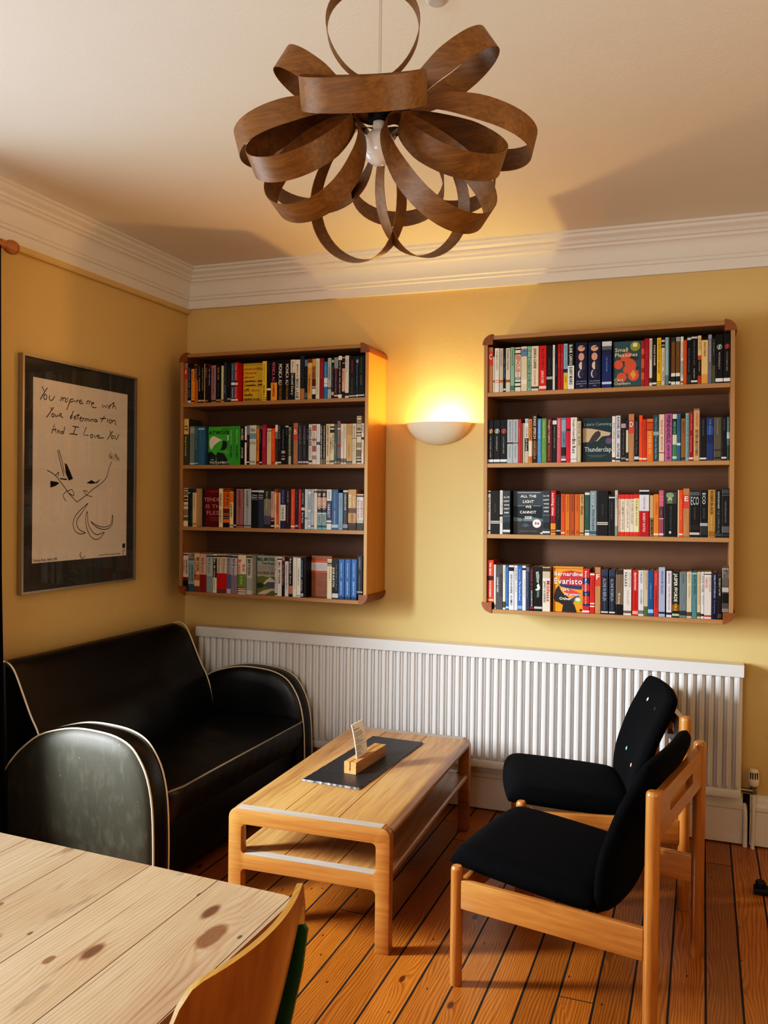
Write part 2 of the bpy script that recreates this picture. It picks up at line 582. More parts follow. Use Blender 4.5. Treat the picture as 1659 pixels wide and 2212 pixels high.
# left wall with a deep window opening
WY0, WY1, WZ0, WZ1 = -4.05, -1.75, 0.62, 2.36
bm = bmesh.new()
box(bm, -0.4, 0, WY1, 0, 0, H); box(bm, -0.4, 0, RY, WY0, 0, H)
box(bm, -0.4, 0, WY0, WY1, 0, WZ0); box(bm, -0.4, 0, WY0, WY1, WZ1, H)
struct('wall_left', bm, M_WALL)
bm = bmesh.new()
fx0, fx1 = -0.38, -0.33
for y0, y1, z0, z1 in ((WY0, WY0 + .06, WZ0, WZ1), (WY1 - .06, WY1, WZ0, WZ1), (WY0 + .06, WY1 - .06, WZ0, WZ0 + .06), (WY0 + .06, WY1 - .06, WZ1 - .06, WZ1), ((WY0 + WY1) / 2 - .025, (WY0 + WY1) / 2 + .025, WZ0 + .06, WZ1 - .06), (WY0 + .06, WY1 - .06, 1.5, 1.54)):
    box(bm, fx0, fx1, y0, y1, z0, z1)
win = struct('window_1', bm, M_TRIM)
bm = bmesh.new(); box(bm, -0.358, -0.352, WY0 + .06, WY1 - .06, WZ0 + .06, WZ1 - .06)
link('pane', bm, M_GLASS, win)

# cornice and rails
def cove():
    P = [(0, 2.552), (.018, 2.552), (.018, 2.596), (.026, 2.600), (.026, 2.612), (.032, 2.618)]
    for k in range(9):
        a = k / 8 * PI / 2
        P.append((.032 + .026 * (1 - math.cos(a)), 2.620 + .072 * math.sin(a)))
    P += [(.060, 2.704), (.070, 2.708), (.074, 2.716), (.072, 2.724), (.080, 2.728), (.090, 2.736), (.092, 2.748), (.104, 2.752), (.104, H + .002), (0, H + .002)]
    return P
bm = bmesh.new(); prism(bm, [(-d, z) for d, z in cove()], 0.0, RX, 'x')
struct('trim_1', bm, M_TRIM, 35)
bm = bmesh.new(); prism(bm, cove(), RY, 0.0, 'y')
struct('trim_2', bm, M_TRIM, 35)
bm = bmesh.new(); prism(bm, [(0, 2.526), (.016, 2.526), (.02, 2.532), (.02, 2.552), (0, 2.552)], RY, -.001, 'y')
struct('trim_3', bm, M_WALL)
def skirt():
    return [(0, 0.006), (.022, 0.006), (.022, .155), (.026, .162), (.026, .178), (.018, .188), (.016, .205), (.010, .214), (.008, .226), (0, .226)]
bm = bmesh.new(); prism(bm, [(-d, z) for d, z in skirt()], 0.0, 2.897, 'x'); prism(bm, [(-d, z) for d, z in skirt()], 2.926, RX, 'x')
struct('baseboard_back', bm, M_TRIM)
bm = bmesh.new(); prism(bm, skirt(), RY, -.03, 'y')
struct('baseboard_left', bm, M_TRIM)
bm = bmesh.new(); box(bm, 2.897, 2.926, -.004, -.001, .0, .226)
struct('skirting_gap_sheet', bm, M_BLACK)  # black sheet that darkens the gap left in the skirting

# curtain and rod at the window
t = thing('curtain_rod', 'round wooden curtain rod with ball finial high on yellow left wall', 'curtain rod', (.1, -1.5, 2.5))
bm = bmesh.new(); tube(bm, [(0, -2.3, 0), (0, 0.03, 0)], .014, 12); link('pole', bm, M_BEECHY, t, 40)
bm = bmesh.new()
lathe(bm, [(0, 0), (.016, .0), (.019, .012), (.015, .022), (.0145, .03), (.021, .04), (.0275, .055), (.029, .068), (.025, .085), (.012, .097), (0, .1)], 20, M=Matrix.Translation((0, .02, 0)) @ Matrix.Rotation(-PI / 2, 4, 'X'))
link('finial', bm, wood('turned_beech', '9a5c34', 'c08050', 1, 30, .1, .4), t, 50)
bm = bmesh.new(); tube(bm, [(-.1, -.02, 0), (0, -.02, 0)], .01, 8); link('bracket', bm, M_BEECH, t, 40)
bm = bmesh.new()
N = 46
prev = None
for i in range(N + 1):
    y = -1.80 + (.29 * i / N)
    x = .1 + .032 * math.sin(i * 1.15) + .006 * math.sin(i * .37)
    # the hem falls closer to the sofa
    cur = (bm.verts.new((x, y + .02 * i / N, 2.482)), bm.verts.new((x + .02, y + .015 * i / N, 1.2)), bm.verts.new((x + .06, y + .01 * i / N, .03)))
    if prev:
        for k in range(2):
            bm.faces.new((prev[k], cur[k], cur[k + 1], prev[k + 1]))
    prev = cur
bmesh.ops.solidify(bm, geom=bm.faces[:], thickness=.003)
tag(link('curtain', bm, flat('1a1114', 0.95), None, 60), 'dark heavy curtain hanging beside the sofa at left picture edge', 'curtain')
WR=[[(-1146.9,1982.2),(-1134.0,1962.8)],[(-1113.7,1980.6),(-1133.9,1955.6),(-1157.4,1923.9)],[(-1116.9,1939.4),(-1118.1,1933.4),(-1121.4,1928.8),(-1126.0,1926.7),(-1130.6,1927.8),(-1134.0,1931.6),(-1135.3,1937.3),(-1134.1,1943.2),(-1130.8,1947.9),(-1126.2,1950.0),(-1121.6,1948.9),(-1118.2,1945.1),(-1116.9,1939.4)],[(-1100.5,1948.6),(-1102.9,1933.7),(-1092.5,1925.7),(-1079.5,1932.7),(-1069.2,1948.6)],[(-1021.4,1951.2),(-1034.6,1930.4)],[(-1016.0,1949.3),(-1016.9,1932.3)],[(-1016.0,1943.7),(-1004.1,1950.6),(-999.8,1947.4),(-1002.3,1932.1)],[(-982.3,1951.3),(-994.3,1942.4),(-986.0,1937.7),(-994.1,1930.4),(-1000.7,1931.2)],[(-966.9,1947.4),(-991.0,1894.6)],[(-966.9,1945.5),(-950.3,1950.4),(-947.4,1940.1),(-969.5,1933.1)],[(-938.0,1945.0),(-941.8,1936.2)],[(-926.7,1946.2),(-928.9,1934.5)],[(-927.8,1942.3),(-913.8,1949.6)],[(-908.0,1941.4),(-891.0,1944.5),(-895.1,1951.7),(-906.4,1947.7),(-909.7,1938.6),(-899.4,1933.2),(-880.6,1939.1)],[(-850.6,1954.8),(-859.1,1935.2)],[(-852.3,1948.8),(-840.7,1955.1),(-838.9,1947.5),(-841.7,1937.1)],[(-838.9,1947.5),(-827.2,1953.5),(-824.1,1940.2)],[(-818.2,1942.8),(-803.3,1945.2),(-809.4,1950.8),(-819.4,1944.6),(-824.0,1932.4),(-812.0,1925.8),(-788.2,1927.1)],[(-746.0,1947.5),(-740.9,1932.1),(-727.5,1943.9),(-721.2,1932.5),(-710.2,1948.5)],[(-699.6,1945.6),(-702.5,1931.3)],[(-687.1,1953.0),(-693.1,1930.2)],[(-696.4,1942.0),(-674.6,1956.4),(-657.5,1966.4)],[(-657.5,1966.4),(-671.1,1934.5)],[(-668.1,1945.0),(-655.4,1950.4),(-649.0,1947.0),(-646.9,1932.9)],[(-1092.2,1897.5),(-1086.9,1883.4)],[(-1074.0,1899.5),(-1117.5,1850.8)],[(-1071.5,1864.3),(-1072.4,1860.6),(-1075.1,1857.6),(-1078.7,1856.3),(-1082.4,1856.9),(-1085.1,1859.3),(-1086.1,1862.9),(-1085.2,1866.7),(-1082.5,1869.6),(-1078.9,1871.0),(-1075.2,1870.3),(-1072.5,1867.9),(-1071.5,1864.3)],[(-1063.1,1869.9),(-1064.1,1860.6),(-1055.1,1859.6),(-1047.3,1869.6),(-1046.1,1860.5)],[(-1035.6,1874.5),(-1039.2,1861.1)],[(-1036.7,1873.6),(-1024.9,1877.4),(-1023.2,1871.2),(-1035.5,1867.1),(-1013.9,1857.9)],[(-946.9,1896.5),(-965.9,1860.5)],[(-952.2,1874.3),(-967.1,1869.9),(-967.0,1857.8),(-952.1,1865.6)],[(-941.0,1866.6),(-928.1,1869.8),(-932.7,1875.0),(-942.7,1869.1),(-940.9,1859.0),(-928.0,1861.4)],[(-913.1,1886.5),(-920.1,1859.8)],[(-928.2,1876.6),(-904.5,1881.6)],[(-904.3,1863.6),(-887.2,1869.8),(-894.2,1874.9),(-904.3,1866.2),(-901.3,1853.8),(-887.1,1856.3)],[(-881.5,1870.3),(-884.2,1855.4)],[(-882.6,1865.6),(-872.9,1871.9)],[(-865.3,1869.9),(-869.8,1855.1)],[(-867.0,1865.8),(-855.5,1870.8),(-855.3,1856.4)],[(-855.4,1865.7),(-843.8,1870.7),(-841.9,1856.5)],[(-832.1,1870.2),(-834.8,1857.1)],[(-822.0,1870.0),(-826.0,1857.9)],[(-823.2,1866.0),(-810.2,1871.1),(-808.2,1858.3)],[(-785.0,1866.7),(-786.1,1863.8),(-789.2,1861.5),(-793.3,1860.4),(-797.5,1860.8),(-800.6,1862.5),(-801.8,1865.2),(-800.7,1868.0),(-797.7,1870.3),(-793.5,1871.4),(-789.3,1871.1),(-786.2,1869.3),(-785.0,1866.7)],[(-783.8,1869.6),(-782.5,1859.8)],[(-729.9,1892.5),(-754.1,1862.3)],[(-763.4,1878.2),(-717.4,1883.6)],[(-705.0,1884.8),(-709.1,1866.3)],[(-676.6,1872.5),(-677.8,1868.3),(-681.3,1865.1),(-686.0,1863.6),(-690.7,1864.2),(-694.2,1866.9),(-695.5,1870.8),(-694.3,1874.9),(-690.9,1878.2),(-686.2,1879.7),(-681.4,1879.0),(-677.9,1876.4),(-676.6,1872.5)],[(-667.2,1880.2),(-670.2,1865.7)],[(-669.0,1874.0),(-654.5,1881.4),(-648.1,1875.8),(-647.9,1861.6),(-639.5,1860.3)],[(-1085.8,1783.2),(-1069.0,1825.1),(-1059.6,1788.9)],[(-1080.7,1798.3),(-1056.1,1804.0)],[(-1046.5,1801.1),(-1049.0,1786.0)],[(-1047.5,1796.2),(-1038.5,1800.6),(-1034.7,1787.1)],[(-1011.6,1792.6),(-1012.7,1789.9),(-1015.6,1787.8),(-1019.6,1786.8),(-1023.7,1787.2),(-1026.6,1788.9),(-1027.7,1791.4),(-1026.7,1794.1),(-1023.8,1796.2),(-1019.7,1797.2),(-1015.7,1796.9),(-1012.7,1795.2),(-1011.6,1792.6)],[(-1002.7,1819.6),(-1011.5,1787.0)],[(-951.7,1825.8),(-909.5,1824.7)],[(-929.3,1825.8),(-948.5,1789.9)],[(-971.8,1790.8),(-917.6,1790.4)],[(-859.1,1829.7),(-879.4,1791.3),(-842.9,1792.9)],[(-812.2,1791.3),(-813.3,1787.2),(-816.5,1784.1),(-821.0,1782.8),(-825.4,1783.5),(-828.7,1786.1),(-829.9,1789.9),(-828.8,1793.9),(-825.6,1797.0),(-821.2,1798.4),(-816.7,1797.7),(-813.4,1795.1),(-812.2,1791.3)],[(-804.5,1796.9),(-795.4,1784.6),(-783.6,1798.5)],[(-777.5,1792.2),(-762.4,1796.1),(-769.7,1801.5),(-780.5,1793.6),(-775.6,1785.2),(-732.9,1789.1)],[(-687.4,1827.1),(-680.8,1808.2)],[(-666.5,1825.5),(-708.1,1782.9)],[(-661.1,1797.5),(-662.1,1793.4),(-665.1,1790.2),(-669.2,1788.8),(-673.3,1789.6),(-676.4,1792.4),(-677.5,1796.3),(-676.5,1800.5),(-673.5,1803.6),(-669.4,1805.0),(-665.3,1804.2),(-662.2,1801.5),(-661.1,1797.5)],[(-647.2,1808.7),(-650.1,1792.2),(-637.3,1787.8),(-619.5,1813.7)]]
DR=[[(-1112.6,1621.2),(-1060.3,1599.0),(-1017.2,1563.0),(-973.2,1522.3),(-919.7,1481.5)],[(-919.7,1481.5),(-854.1,1514.0),(-813.3,1540.0),(-753.4,1568.8),(-710.7,1601.9),(-692.6,1646.8),(-672.8,1678.0)],[(-1040.3,1715.0),(-1018.3,1664.0),(-1004.2,1612.1)],[(-1048.2,1710.8),(-1029.0,1656.0),(-1006.8,1597.0)],[(-1060.3,1599.0),(-1039.2,1614.6),(-1044.3,1595.8)],[(-984.3,1533.5),(-1011.2,1510.6),(-989.2,1484.4)],[(-973.2,1522.3),(-939.7,1511.3),(-951.2,1537.8),(-981.5,1531.6)],[(-854.1,1514.0),(-812.9,1506.5)],[(-854.1,1514.0),(-874.7,1535.1),(-842.6,1529.7)],[(-842.0,1477.0),(-899.4,1442.3),(-933.0,1411.9),(-943.8,1377.7),(-926.6,1346.7),(-892.4,1334.1),(-857.9,1338.8)],[(-842.0,1477.0),(-882.1,1434.4),(-916.0,1400.1),(-918.5,1377.2),(-898.4,1353.6),(-857.9,1338.8)],[(-846.2,1439.9),(-858.7,1410.9),(-852.4,1367.9),(-825.5,1324.1),(-786.5,1304.9),(-750.2,1313.5),(-722.9,1338.6)],[(-846.2,1439.9),(-840.9,1383.2),(-810.9,1343.3),(-774.7,1327.1),(-722.9,1338.6)],[(-823.3,1390.7),(-787.3,1366.3),(-732.3,1350.9),(-682.6,1359.7),(-660.8,1387.7),(-662.5,1420.3)],[(-823.3,1390.7),(-775.3,1370.0),(-720.1,1362.7),(-676.5,1375.8),(-662.5,1420.3)]]
FL=[[(-1002.0,1657.2),(-985.6,1650.4),(-968.8,1624.6),(-946.2,1587.4),(-973.8,1579.0),(-993.3,1608.7)],[(-1091.4,1574.2),(-1054.7,1571.4),(-1033.3,1566.3),(-1059.8,1552.7),(-1091.1,1544.8)],[(-854.8,1570.4),(-819.8,1585.0),(-789.8,1573.9),(-753.7,1592.7),(-777.8,1572.2),(-819.5,1567.3)],[(-1033.6,1588.7),(-984.9,1586.3),(-990.3,1580.5),(-1028.2,1583.2)]]
FH=[(-708.8,1696.5),(-693.5,1719.4),(-662.0,1727.3),(-629.8,1710.7),(-610.1,1689.1),(-629.4,1682.1),(-671.1,1688.2)]
# ------------------------------------------------------------------ sofa
def sofa():
    t = thing('leather_sofa', 'black leather two-seat sofa with cream piping under the framed print', 'sofa', (0, 0, 0))
    pr = [(.832, .05), (.834, .187), (.827, .357), (.805, .466), (.768, .538), (.726, .582), (.664, .608), (.59, .619), (.494, .622), (.407, .609), (.307, .577), (.228, .521), (.183, .478), (.142, .425), (.118, .36), (.11, .25), (.108, .05)]
    pr = [(p.x, p.y) for p in smoothcurve([(a, b, 0) for a, b in pr], 3)]
    def arm(y0, y1, zs, xs, mo, mi_, name):
        bm = bmesh.new()
        P = [(x * xs, z * zs) for x, z in pr]
        ny = 6
        rows = []
        for j in range(ny + 1):
            f = j / ny
            y = y0 + (y1 - y0) * f
            puff = 1.0 + 0.018 * math.sin(PI * f)
            cx, cz = .47, .3
            rows.append([bm.verts.new((cx + (x - cx) * puff if z > .06 else x, y, cz + (z - cz) * puff if z > .06 else z)) for x, z in P])
        n = len(P)
        for j in range(ny):
            for i in range(n - 1):
                bm.faces.new((rows[j][i], rows[j][i + 1], rows[j + 1][i + 1], rows[j + 1][i]))
        # padded side panels: rings shrinking inwards, bulging out
        for row, yy, sgn, mi in ((rows[0], y0, -1, 1), (rows[-1], y1, 1, 0)):
            prev = row
            for q, bul in ((.93, .014), (.8, .02), (.4, .022)):
                ring = [bm.verts.new((.47 + (v.co.x - .47) * q, yy + sgn * bul * min(1, max(0, (v.co.z - .03) * 8)), .27 + (v.co.z - .27) * q)) for v in row]
                for i in range(n - 1):
                    f = bm.faces.new((prev[i], prev[i + 1], ring[i + 1], ring[i])); f.material_index = mi
                f = bm.faces.new((prev[-1], prev[0], ring[0], ring[-1])); f.material_index = mi
                prev = ring
            f = bm.faces.new(prev); f.material_index = mi
        a = link(name, bm, [M_LEATHER, M_LEATHERLIT if mo else M_LEATHER], t, 60)
        for y in (y0, y1):
            bm = bmesh.new()
            s = -1 if y == y0 else 1
            tube(bm, [(x + (.002 if x > .5 else 0), y + s * .001, z + .002) for x, z in P[:46]], .004, 6)
            link('piping', bm, M_PIPING, a, 60)
        return a
    arm(-1.47, -1.375, 1.0, 1.0, True, 0, 'armrest')
    arm(-.225, -.14, 1.03, 1.022, False, 0, 'armrest')
    # backrest
    bp = [(.36, .20), (.335, .45), (.298, .574), (.264, .635), (.241, .68), (.206, .755), (.178, .811), (.155, .838), (.128, .849), (.095, .845), (.07, .82), (.06, .76), (.05, .5), (.045, .05), (.33, .05)]
    core = [(p.x, p.y) for p in smoothcurve([(a, b, 0) for a, b in bp[:13]], 3)] + bp[13:]
    bm = bmesh.new()
    rows = []
    y0, y1 = -1.462, -.242
    NY = 26
    for j in range(NY + 1):
        f = j / NY
        y = y0 + (y1 - y0) * f
        e = 1 - 0.02 * (1 if j in (0, NY) else 0)
        rows.append([bm.verts.new((x + .006 * math.sin(PI * f) * (1 if i < 26 else 0) + .0035 * math.sin(f * 26 + i * .2) * math.exp(-((f - .6) * 6) ** 2) * (1 if 3 < i < 12 else 0), y, z * e)) for i, (x, z) in enumerate(core)])
    n = len(core)
    for j in range(NY):
        for i in range(n):
            bm.faces.new((rows[j][i], rows[j][(i + 1) % n], rows[j + 1][(i + 1) % n], rows[j + 1][i]))
    bm.faces.new(rows[0]); bm.faces.new(rows[-1])
    b = link('backrest', bm, M_LEATHER, t, 50)
    for y in (y0, y1):
        bm = bmesh.new(); tube(bm, [(x, y, z) for x, z in core[2:34]], .004, 6)
        link('piping', bm, M_PIPING, b, 60)
    bm = bmesh.new(); tube(bm, [(.06, y0 - .002, .74), (.068, y0 - .004, .6), (.09, y0 - .006, .45), (.11, y0 - .006, .3)], .0045, 6)
    link('piping', bm, M_PIPING, b, 60)
    # seat base and cushion
    bm = bmesh.new(); box(bm, .34, .815, -1.372, -.228, .05, .275, bev=.012)
    link('seat_base', bm, M_LEATHER, t, 40)
    bm = bmesh.new()
    NX, NY = 22, 40
    top = []
    def zt(fx, fy):
        x = .31 + .545 * fx
        z = .40 + .018 * math.sin(PI * min(1, fx * 1.05)) ** .5 * math.sin(PI * fy) ** .4
        z += .004 * math.sin(fy * 37 + fx * 5) * fx * (1 - fx) * 2 + .006 * math.exp(-((fy - .45 - .05 * fx) / .018) ** 2) * (.3 < fx) * (1 - fx) * 2
        return x, z
    rows = []
    Y0, Y1 = -1.368, -.232
    for j in range(NY + 1):
        f = j / NY
        y = Y0 + (Y1 - Y0) * f
        rr = .05
        d = min(f, 1 - f) * (Y1 - Y0)
        pull = rr - math.sqrt(max(0, rr * rr - max(0, rr - d) ** 2)) if d < rr else 0
        row = []
        for i in range(NX + 1):
            x, z = zt(i / NX, f)
            if i > NX - 5:
                x -= pull * (i - NX + 5) / 5
            if j in (0, NY): z -= .02
            row.append(bm.verts.new((x, y, z)))
        for k in range(1, 7):
            g = k / 6
            x = .855 - pull + .012 * math.sin(PI * g) - .02 * g + .004 * math.sin(f * 70 + k) * math.sin(PI * g)
            row.append(bm.verts.new((x, y, .395 - .125 * g - (.02 if j in (0, NY) else 0) * (1 - g))))
        rows.append(row)
    for j in range(NY):
        for i in range(len(rows[0]) - 1):
            bm.faces.new((rows[j][i], rows[j][i + 1], rows[j + 1][i + 1], rows[j + 1][i]))
    for row in (rows[0], rows[-1]):
        lo = [bm.verts.new((v.co.x, v.co.y, .272)) for v in row[:-1]]
        for i in range(len(lo) - 1):
            bm.faces.new((row[i], row[i + 1], lo[i + 1], lo[i]))
        bm.faces.new((row[-2], row[-1], lo[-1]))
    s = link('seat_cushion', bm, M_LEATHER, t, 60)
    bm = bmesh.new()
    pts = [(r_[NX].co if False else None) for r_ in rows]
    P = []
    for j in range(NY + 1):
        f = j / NY
        d = min(f, 1 - f) * (Y1 - Y0); rr = .05
        pull = rr - math.sqrt(max(0, rr * rr - max(0, rr - d) ** 2)) if d < rr else 0
        P.append((.857 - pull, Y0 + (Y1 - Y0) * f, .400 - (.018 if j in (0, NY) else 0)))
    P = [(.70, Y0 - .001, .392)] + P + [(.70, Y1 + .001, .392)]
    tube(bm, P, .0042, 6)
    link('piping', bm, flat('8c8474', 0.4), s, 60)
    bm = bmesh.new()
    for x in (.14, .78):
        for y in (-1.43, -.18):
            lathe(bm, [(0, 0), (.018, 0), (.024, .052), (0, .052)], 12, (x, y))
    link('foot', bm, M_BLACK, t, 40)
sofa()

# ------------------------------------------------------------------ radiator
def radiator():
    t = thing('radiator', 'long white ribbed panel radiator under the bookcases on yellow wall', 'radiator', (.141, 0, .228))
    L = 2.745
    bm = bmesh.new()
    p = .0381
    n = int(L / p)
    p = L / n
    prof = []
    for i in range(n):
        x = i * p
        prof += [(x + .0006, -.078), (x + .0035, -.089), (x + .0115, -.0925), (x + .0145, -.1), (x + p - .0145, -.1), (x + p - .0115, -.0925), (x + p - .0035, -.089), (x + p - .0006, -.078)]
    zz = [.035, .052, .520, .535]
    rows = []
    for k, z in enumerate(zz):
        off = .008 if k in (0, 3) else 0
        rows.append([bm.verts.new((x, min(-.078, y + off) if k in (0, 3) else y, z)) for x, y in prof])
    for a, b in zip(rows, rows[1:]):
        for i in range(len(prof) - 1):
            bm.faces.new((a[i], a[i + 1], b[i + 1], b[i]))
    box(bm, 0, L, -.079, -.06, .0, .57)
    box(bm, 0, L, -.098, -.078, .0, .036, bev=.004)
    link('ribbed_panel', bm, M_RAD, t, 25)
    bm = bmesh.new()
    prism(bm, [(-.106, .532), (-.106, .575), (-.101, .583), (-.022, .583), (-.018, .577), (-.018, .53), (-.028, .53), (-.028, .571), (-.098, .571), (-.098, .532)], -.003, L + .003, 'x')
    link('top_cover', bm, M_RAD, t, 30)
    bm = bmesh.new(); box(bm, .004, L - .004, -.058, -.03, .01, .53)
    link('rear_panel', bm, M_RAD, t)
    bm = bmesh.new()
    for x in (.3, 1.37, 2.45):
        box(bm, x, x + .03, -.03, -.001, .1, .5)
    link('bracket', bm, M_RAD, t)
    bm = bmesh.new(); tube(bm, [(L - .005, -.055, .03), (L + .05, -.055, .03)], .011, 10); link('valve_pipe', bm, M_METAL, t, 50)
    v = thing('radiator_valve', 'white slotted thermostatic valve on the radiator pipe at right', 'valve', (2.938, -.055, 0))
    bm = bmesh.new()
    lathe(bm, [(0, .281), (.017, .281), (.0225, .288), (.0225, .31), (.0195, .345), (.0175, .352), (0, .356)], 20)
    hd = link('valve_head', bm, M_PLASTER, v, 50)
    bm = bmesh.new()
    for a in (-2.25, -1.8, -1.35, -.9):
        M = Matrix.Rotation(a, 4, 'Z')
        box(bm, .0195, .0224, -.0022, .0022, .314, .342, M=M)
    link('slot', bm, M_BLACK, hd)
    bm = bmesh.new(); lathe(bm, [(0, .245), (.013, .245), (.013, .255), (.01, .256), (.01, .27), (.014, .272), (.014, .281), (0, .281)], 14); link('valve_body', bm, M_METAL, v, 40)
    bm = bmesh.new(); tube(bm, [(0, 0, .245), (0, 0, .12), (0, .012, .08), (0, .012, .0)], .0085, 10); link('pipe', bm, M_TRIM, v, 50)
    v2 = bmesh.new(); tube(v2, [(2.905, .0, .176), (2.905, -.012, .17), (2.906, -.022, .155), (2.907, -.026, .12), (2.908, -.034, .0)], .0105, 10)
    tag(link('pipe_stub', v2, M_TRIM, None, 50), 'short white painted pipe bending into the gap in the skirting', 'pipe')
radiator()

# ------------------------------------------------------------------ coffee table
def fillet_frame(w, h, lw, th, m0, m1):
    """end frame outline with two openings"""
    out = [(-w / 2, 0), (-w / 2 + lw, 0)]
    r = .016
    def arc(cx, cz, a0, a1, rr=r, n=5):
        return [(cx + rr * math.cos(a0 + (a1 - a0) * k / n), cz + rr * math.sin(a0 + (a1 - a0) * k / n)) for k in range(n + 1)]
    xi = w / 2 - lw
    out += arc(-xi + r, m0 - r, PI, PI / 2) + arc(xi - r, m0 - r, PI / 2, 0)
    out += [(xi, 0), (w / 2, 0)]
    R = .034
    out += arc(w / 2 - R, h - R, 0, PI / 2, R) + arc(-w / 2 + R, h - R, PI / 2, PI, R)
    hole = rrect(-xi, xi, m1, h - th, r)
    return [out, hole]
def coffee_table():
    t = thing('coffee_table', 'low oak coffee table with a shelf, between sofa and black chairs', 'coffee table', (1.443, -.887, 0), (0, 0, math.radians(1.5)))
    W_, L, Hh = .60, 1.185, .42
    for s in (-1, 1):
        bm = bmesh.new()
        y = s * L / 2 - (0 if s < 0 else .04)
        plate(bm, fillet_frame(W_, Hh, .05, .055, .208, .262), .04, M=Matrix.Translation((0, y, 0)))
        bevel_all(bm, .0025, 2, .9)
        e = link('end_frame', bm, M_OAKX, t, 30)
        bm = bmesh.new()
        box(bm, -W_ / 2 + .03, W_ / 2 - .03, y + .001, y + .039, Hh, Hh + .0008)
        wt = link('worn_strip', bm, M_WORN, e); wt['label'] = 'pale worn upper edge of the frame'
        bm = bmesh.new()
        box(bm, -W_ / 2 + .052, W_ / 2 - .052, y + .001, y + .039, .2622, .2628)
        wt = link('worn_strip', bm, M_WORN, e); wt['label'] = 'pale worn lower rail edge'
    ya, yb = -L / 2 + .0402, L / 2 - .0402
    # top planks: outer ones with rounded edge
    def rounded(x0, x1, z0, z1, rl, rr):
        return rrect(x0, x1, z0, z1, (min(rl, .012), min(rr, .012), rr, rl), 6)
    g = .0016
    for z1, th, nm, R in ((Hh, .034, 'top_plank', .03), (.262, .026, 'shelf_plank', .012)):
        hw = W_ / 2 if nm == 'top_plank' else W_ / 2 - .004
        for x0, x1, rl, rr in ((-hw, -.1 - g, R, 0), (-.1 + g, .1 - g, 0, 0), (.1 + g, hw, 0, R)):
            bm = bmesh.new(); prism(bm, rounded(x0, x1, z1 - th, z1, rl, rr), ya, yb, 'y')
            link(nm, bm, M_OAKTOP, t, 30)
coffee_table()

s = bmesh.new()
random.seed(3)
def ragged(w, l, n=40):
    out = []
    for (x0, y0), (x1, y1) in zip([(-w, -l), (w, -l), (w, l), (-w, l)], [(w, -l), (w, l), (-w, l), (-w, -l)]):
        m = n if abs(y1 - y0) > abs(x1 - x0) else n // 2
        for k in range(m):
            f = k / m
            nx, ny = (y1 - y0), -(x1 - x0)
            q = math.hypot(nx, ny)
            j = random.uniform(-.0014, .0014)
            out.append((x0 + (x1 - x0) * f + nx / q * j, y0 + (y1 - y0) * f + ny / q * j))
    return out
rg = ragged(.123, .342)
lo = [s.verts.new((x, y, 0)) for x, y in rg]; hi = [s.verts.new((x * .975, y * .99, .0065)) for x, y in rg]
s.faces.new(lo); s.faces.new(hi)
for i in range(len(lo)):
    s.faces.new((lo[i], lo[(i + 1) % len(lo)], hi[(i + 1) % len(lo)], hi[i]))
o = tag(link('slate_board', s, M_SLATE), 'black slate slab lying on the oak coffee table', 'slate board')
o.location = (1.4135, -.802, .4211); o.rotation_euler = (0, 0, math.radians(-2.8))
t = thing('menu_holder', 'small slotted wooden block standing on the black slate', 'card holder', (1.432, -.862, .4279), (0, 0, math.radians(-4)))
bm = bmesh.new()
box(bm, -.026, -.0022, -.145, .145, .012, .046); box(bm, .0022, .026, -.145, .145, .012, .046); box(bm, -.026, .026, -.145, .145, 0, .012)
link('block', bm, wood('holder_wood', '8a5a2c', 'c8955a', 1, 40, .1, .45), t)
bm = bmesh.new()
box(bm, -.0018, .0018, -.1445, .1445, .0122, .014)
link('slot_lining', bm, flat('5a1418', .7), t)
# menu card: slightly curved sheaf of paper
t = thing('menu_card', 'white printed menu card standing curved in the wooden holder', 'menu card', (1.432, -.905, .4402), (0, 0, math.radians(-4)))
bm = bmesh.new()
NZ = 14
rows = []
def cardx(z): return -.001 - .030 * (max(0, z - .035) / .17) ** 1.6 - .006 * max(0, z - .035) / .17
for k in range(NZ + 1):
    z = .0005 + .165 * k / NZ
    rows.append([bm.verts.new((cardx(z) + d, y, z)) for d, y in ((.0012, -.05), (.0012, .05), (-.0012, .05), (-.0012, -.05))])
for a, b in zip(rows, rows[1:]):
    for i in range(4):
        bm.faces.new((a[i], a[(i + 1) % 4], b[(i + 1) % 4], b[i]))
bm.faces.new(rows[0]); bm.faces.new(rows[-1])
link('paper', bm, M_PAPER, t, 40)
bm = bmesh.new()
random.seed(5)
z = .156
def cardline(z0, y0, y1, h):
    quad(bm, [(cardx(z0) + .0016, y0, z0), (cardx(z0) + .0016, y1, z0), (cardx(z0 + h) + .0016, y1, z0 + h), (cardx(z0 + h) + .0016, y0, z0 + h)])
cardline(.151, -.043, -.036, .004)
letter(bm, 'Wheelwright', (cardx(.142) + .002, -.043, .140), (0, 1, 0), (-.2, 0, .98), .05, .0065)
z = .131
for k in range(22):
    if k % 6 == 5:
        z -= .004; continue
    cardline(z, -.043, -.043 + random.uniform(.03, .082), .0014); z -= .0043
link('printed_text', bm, flat('4a443e', .8), t)

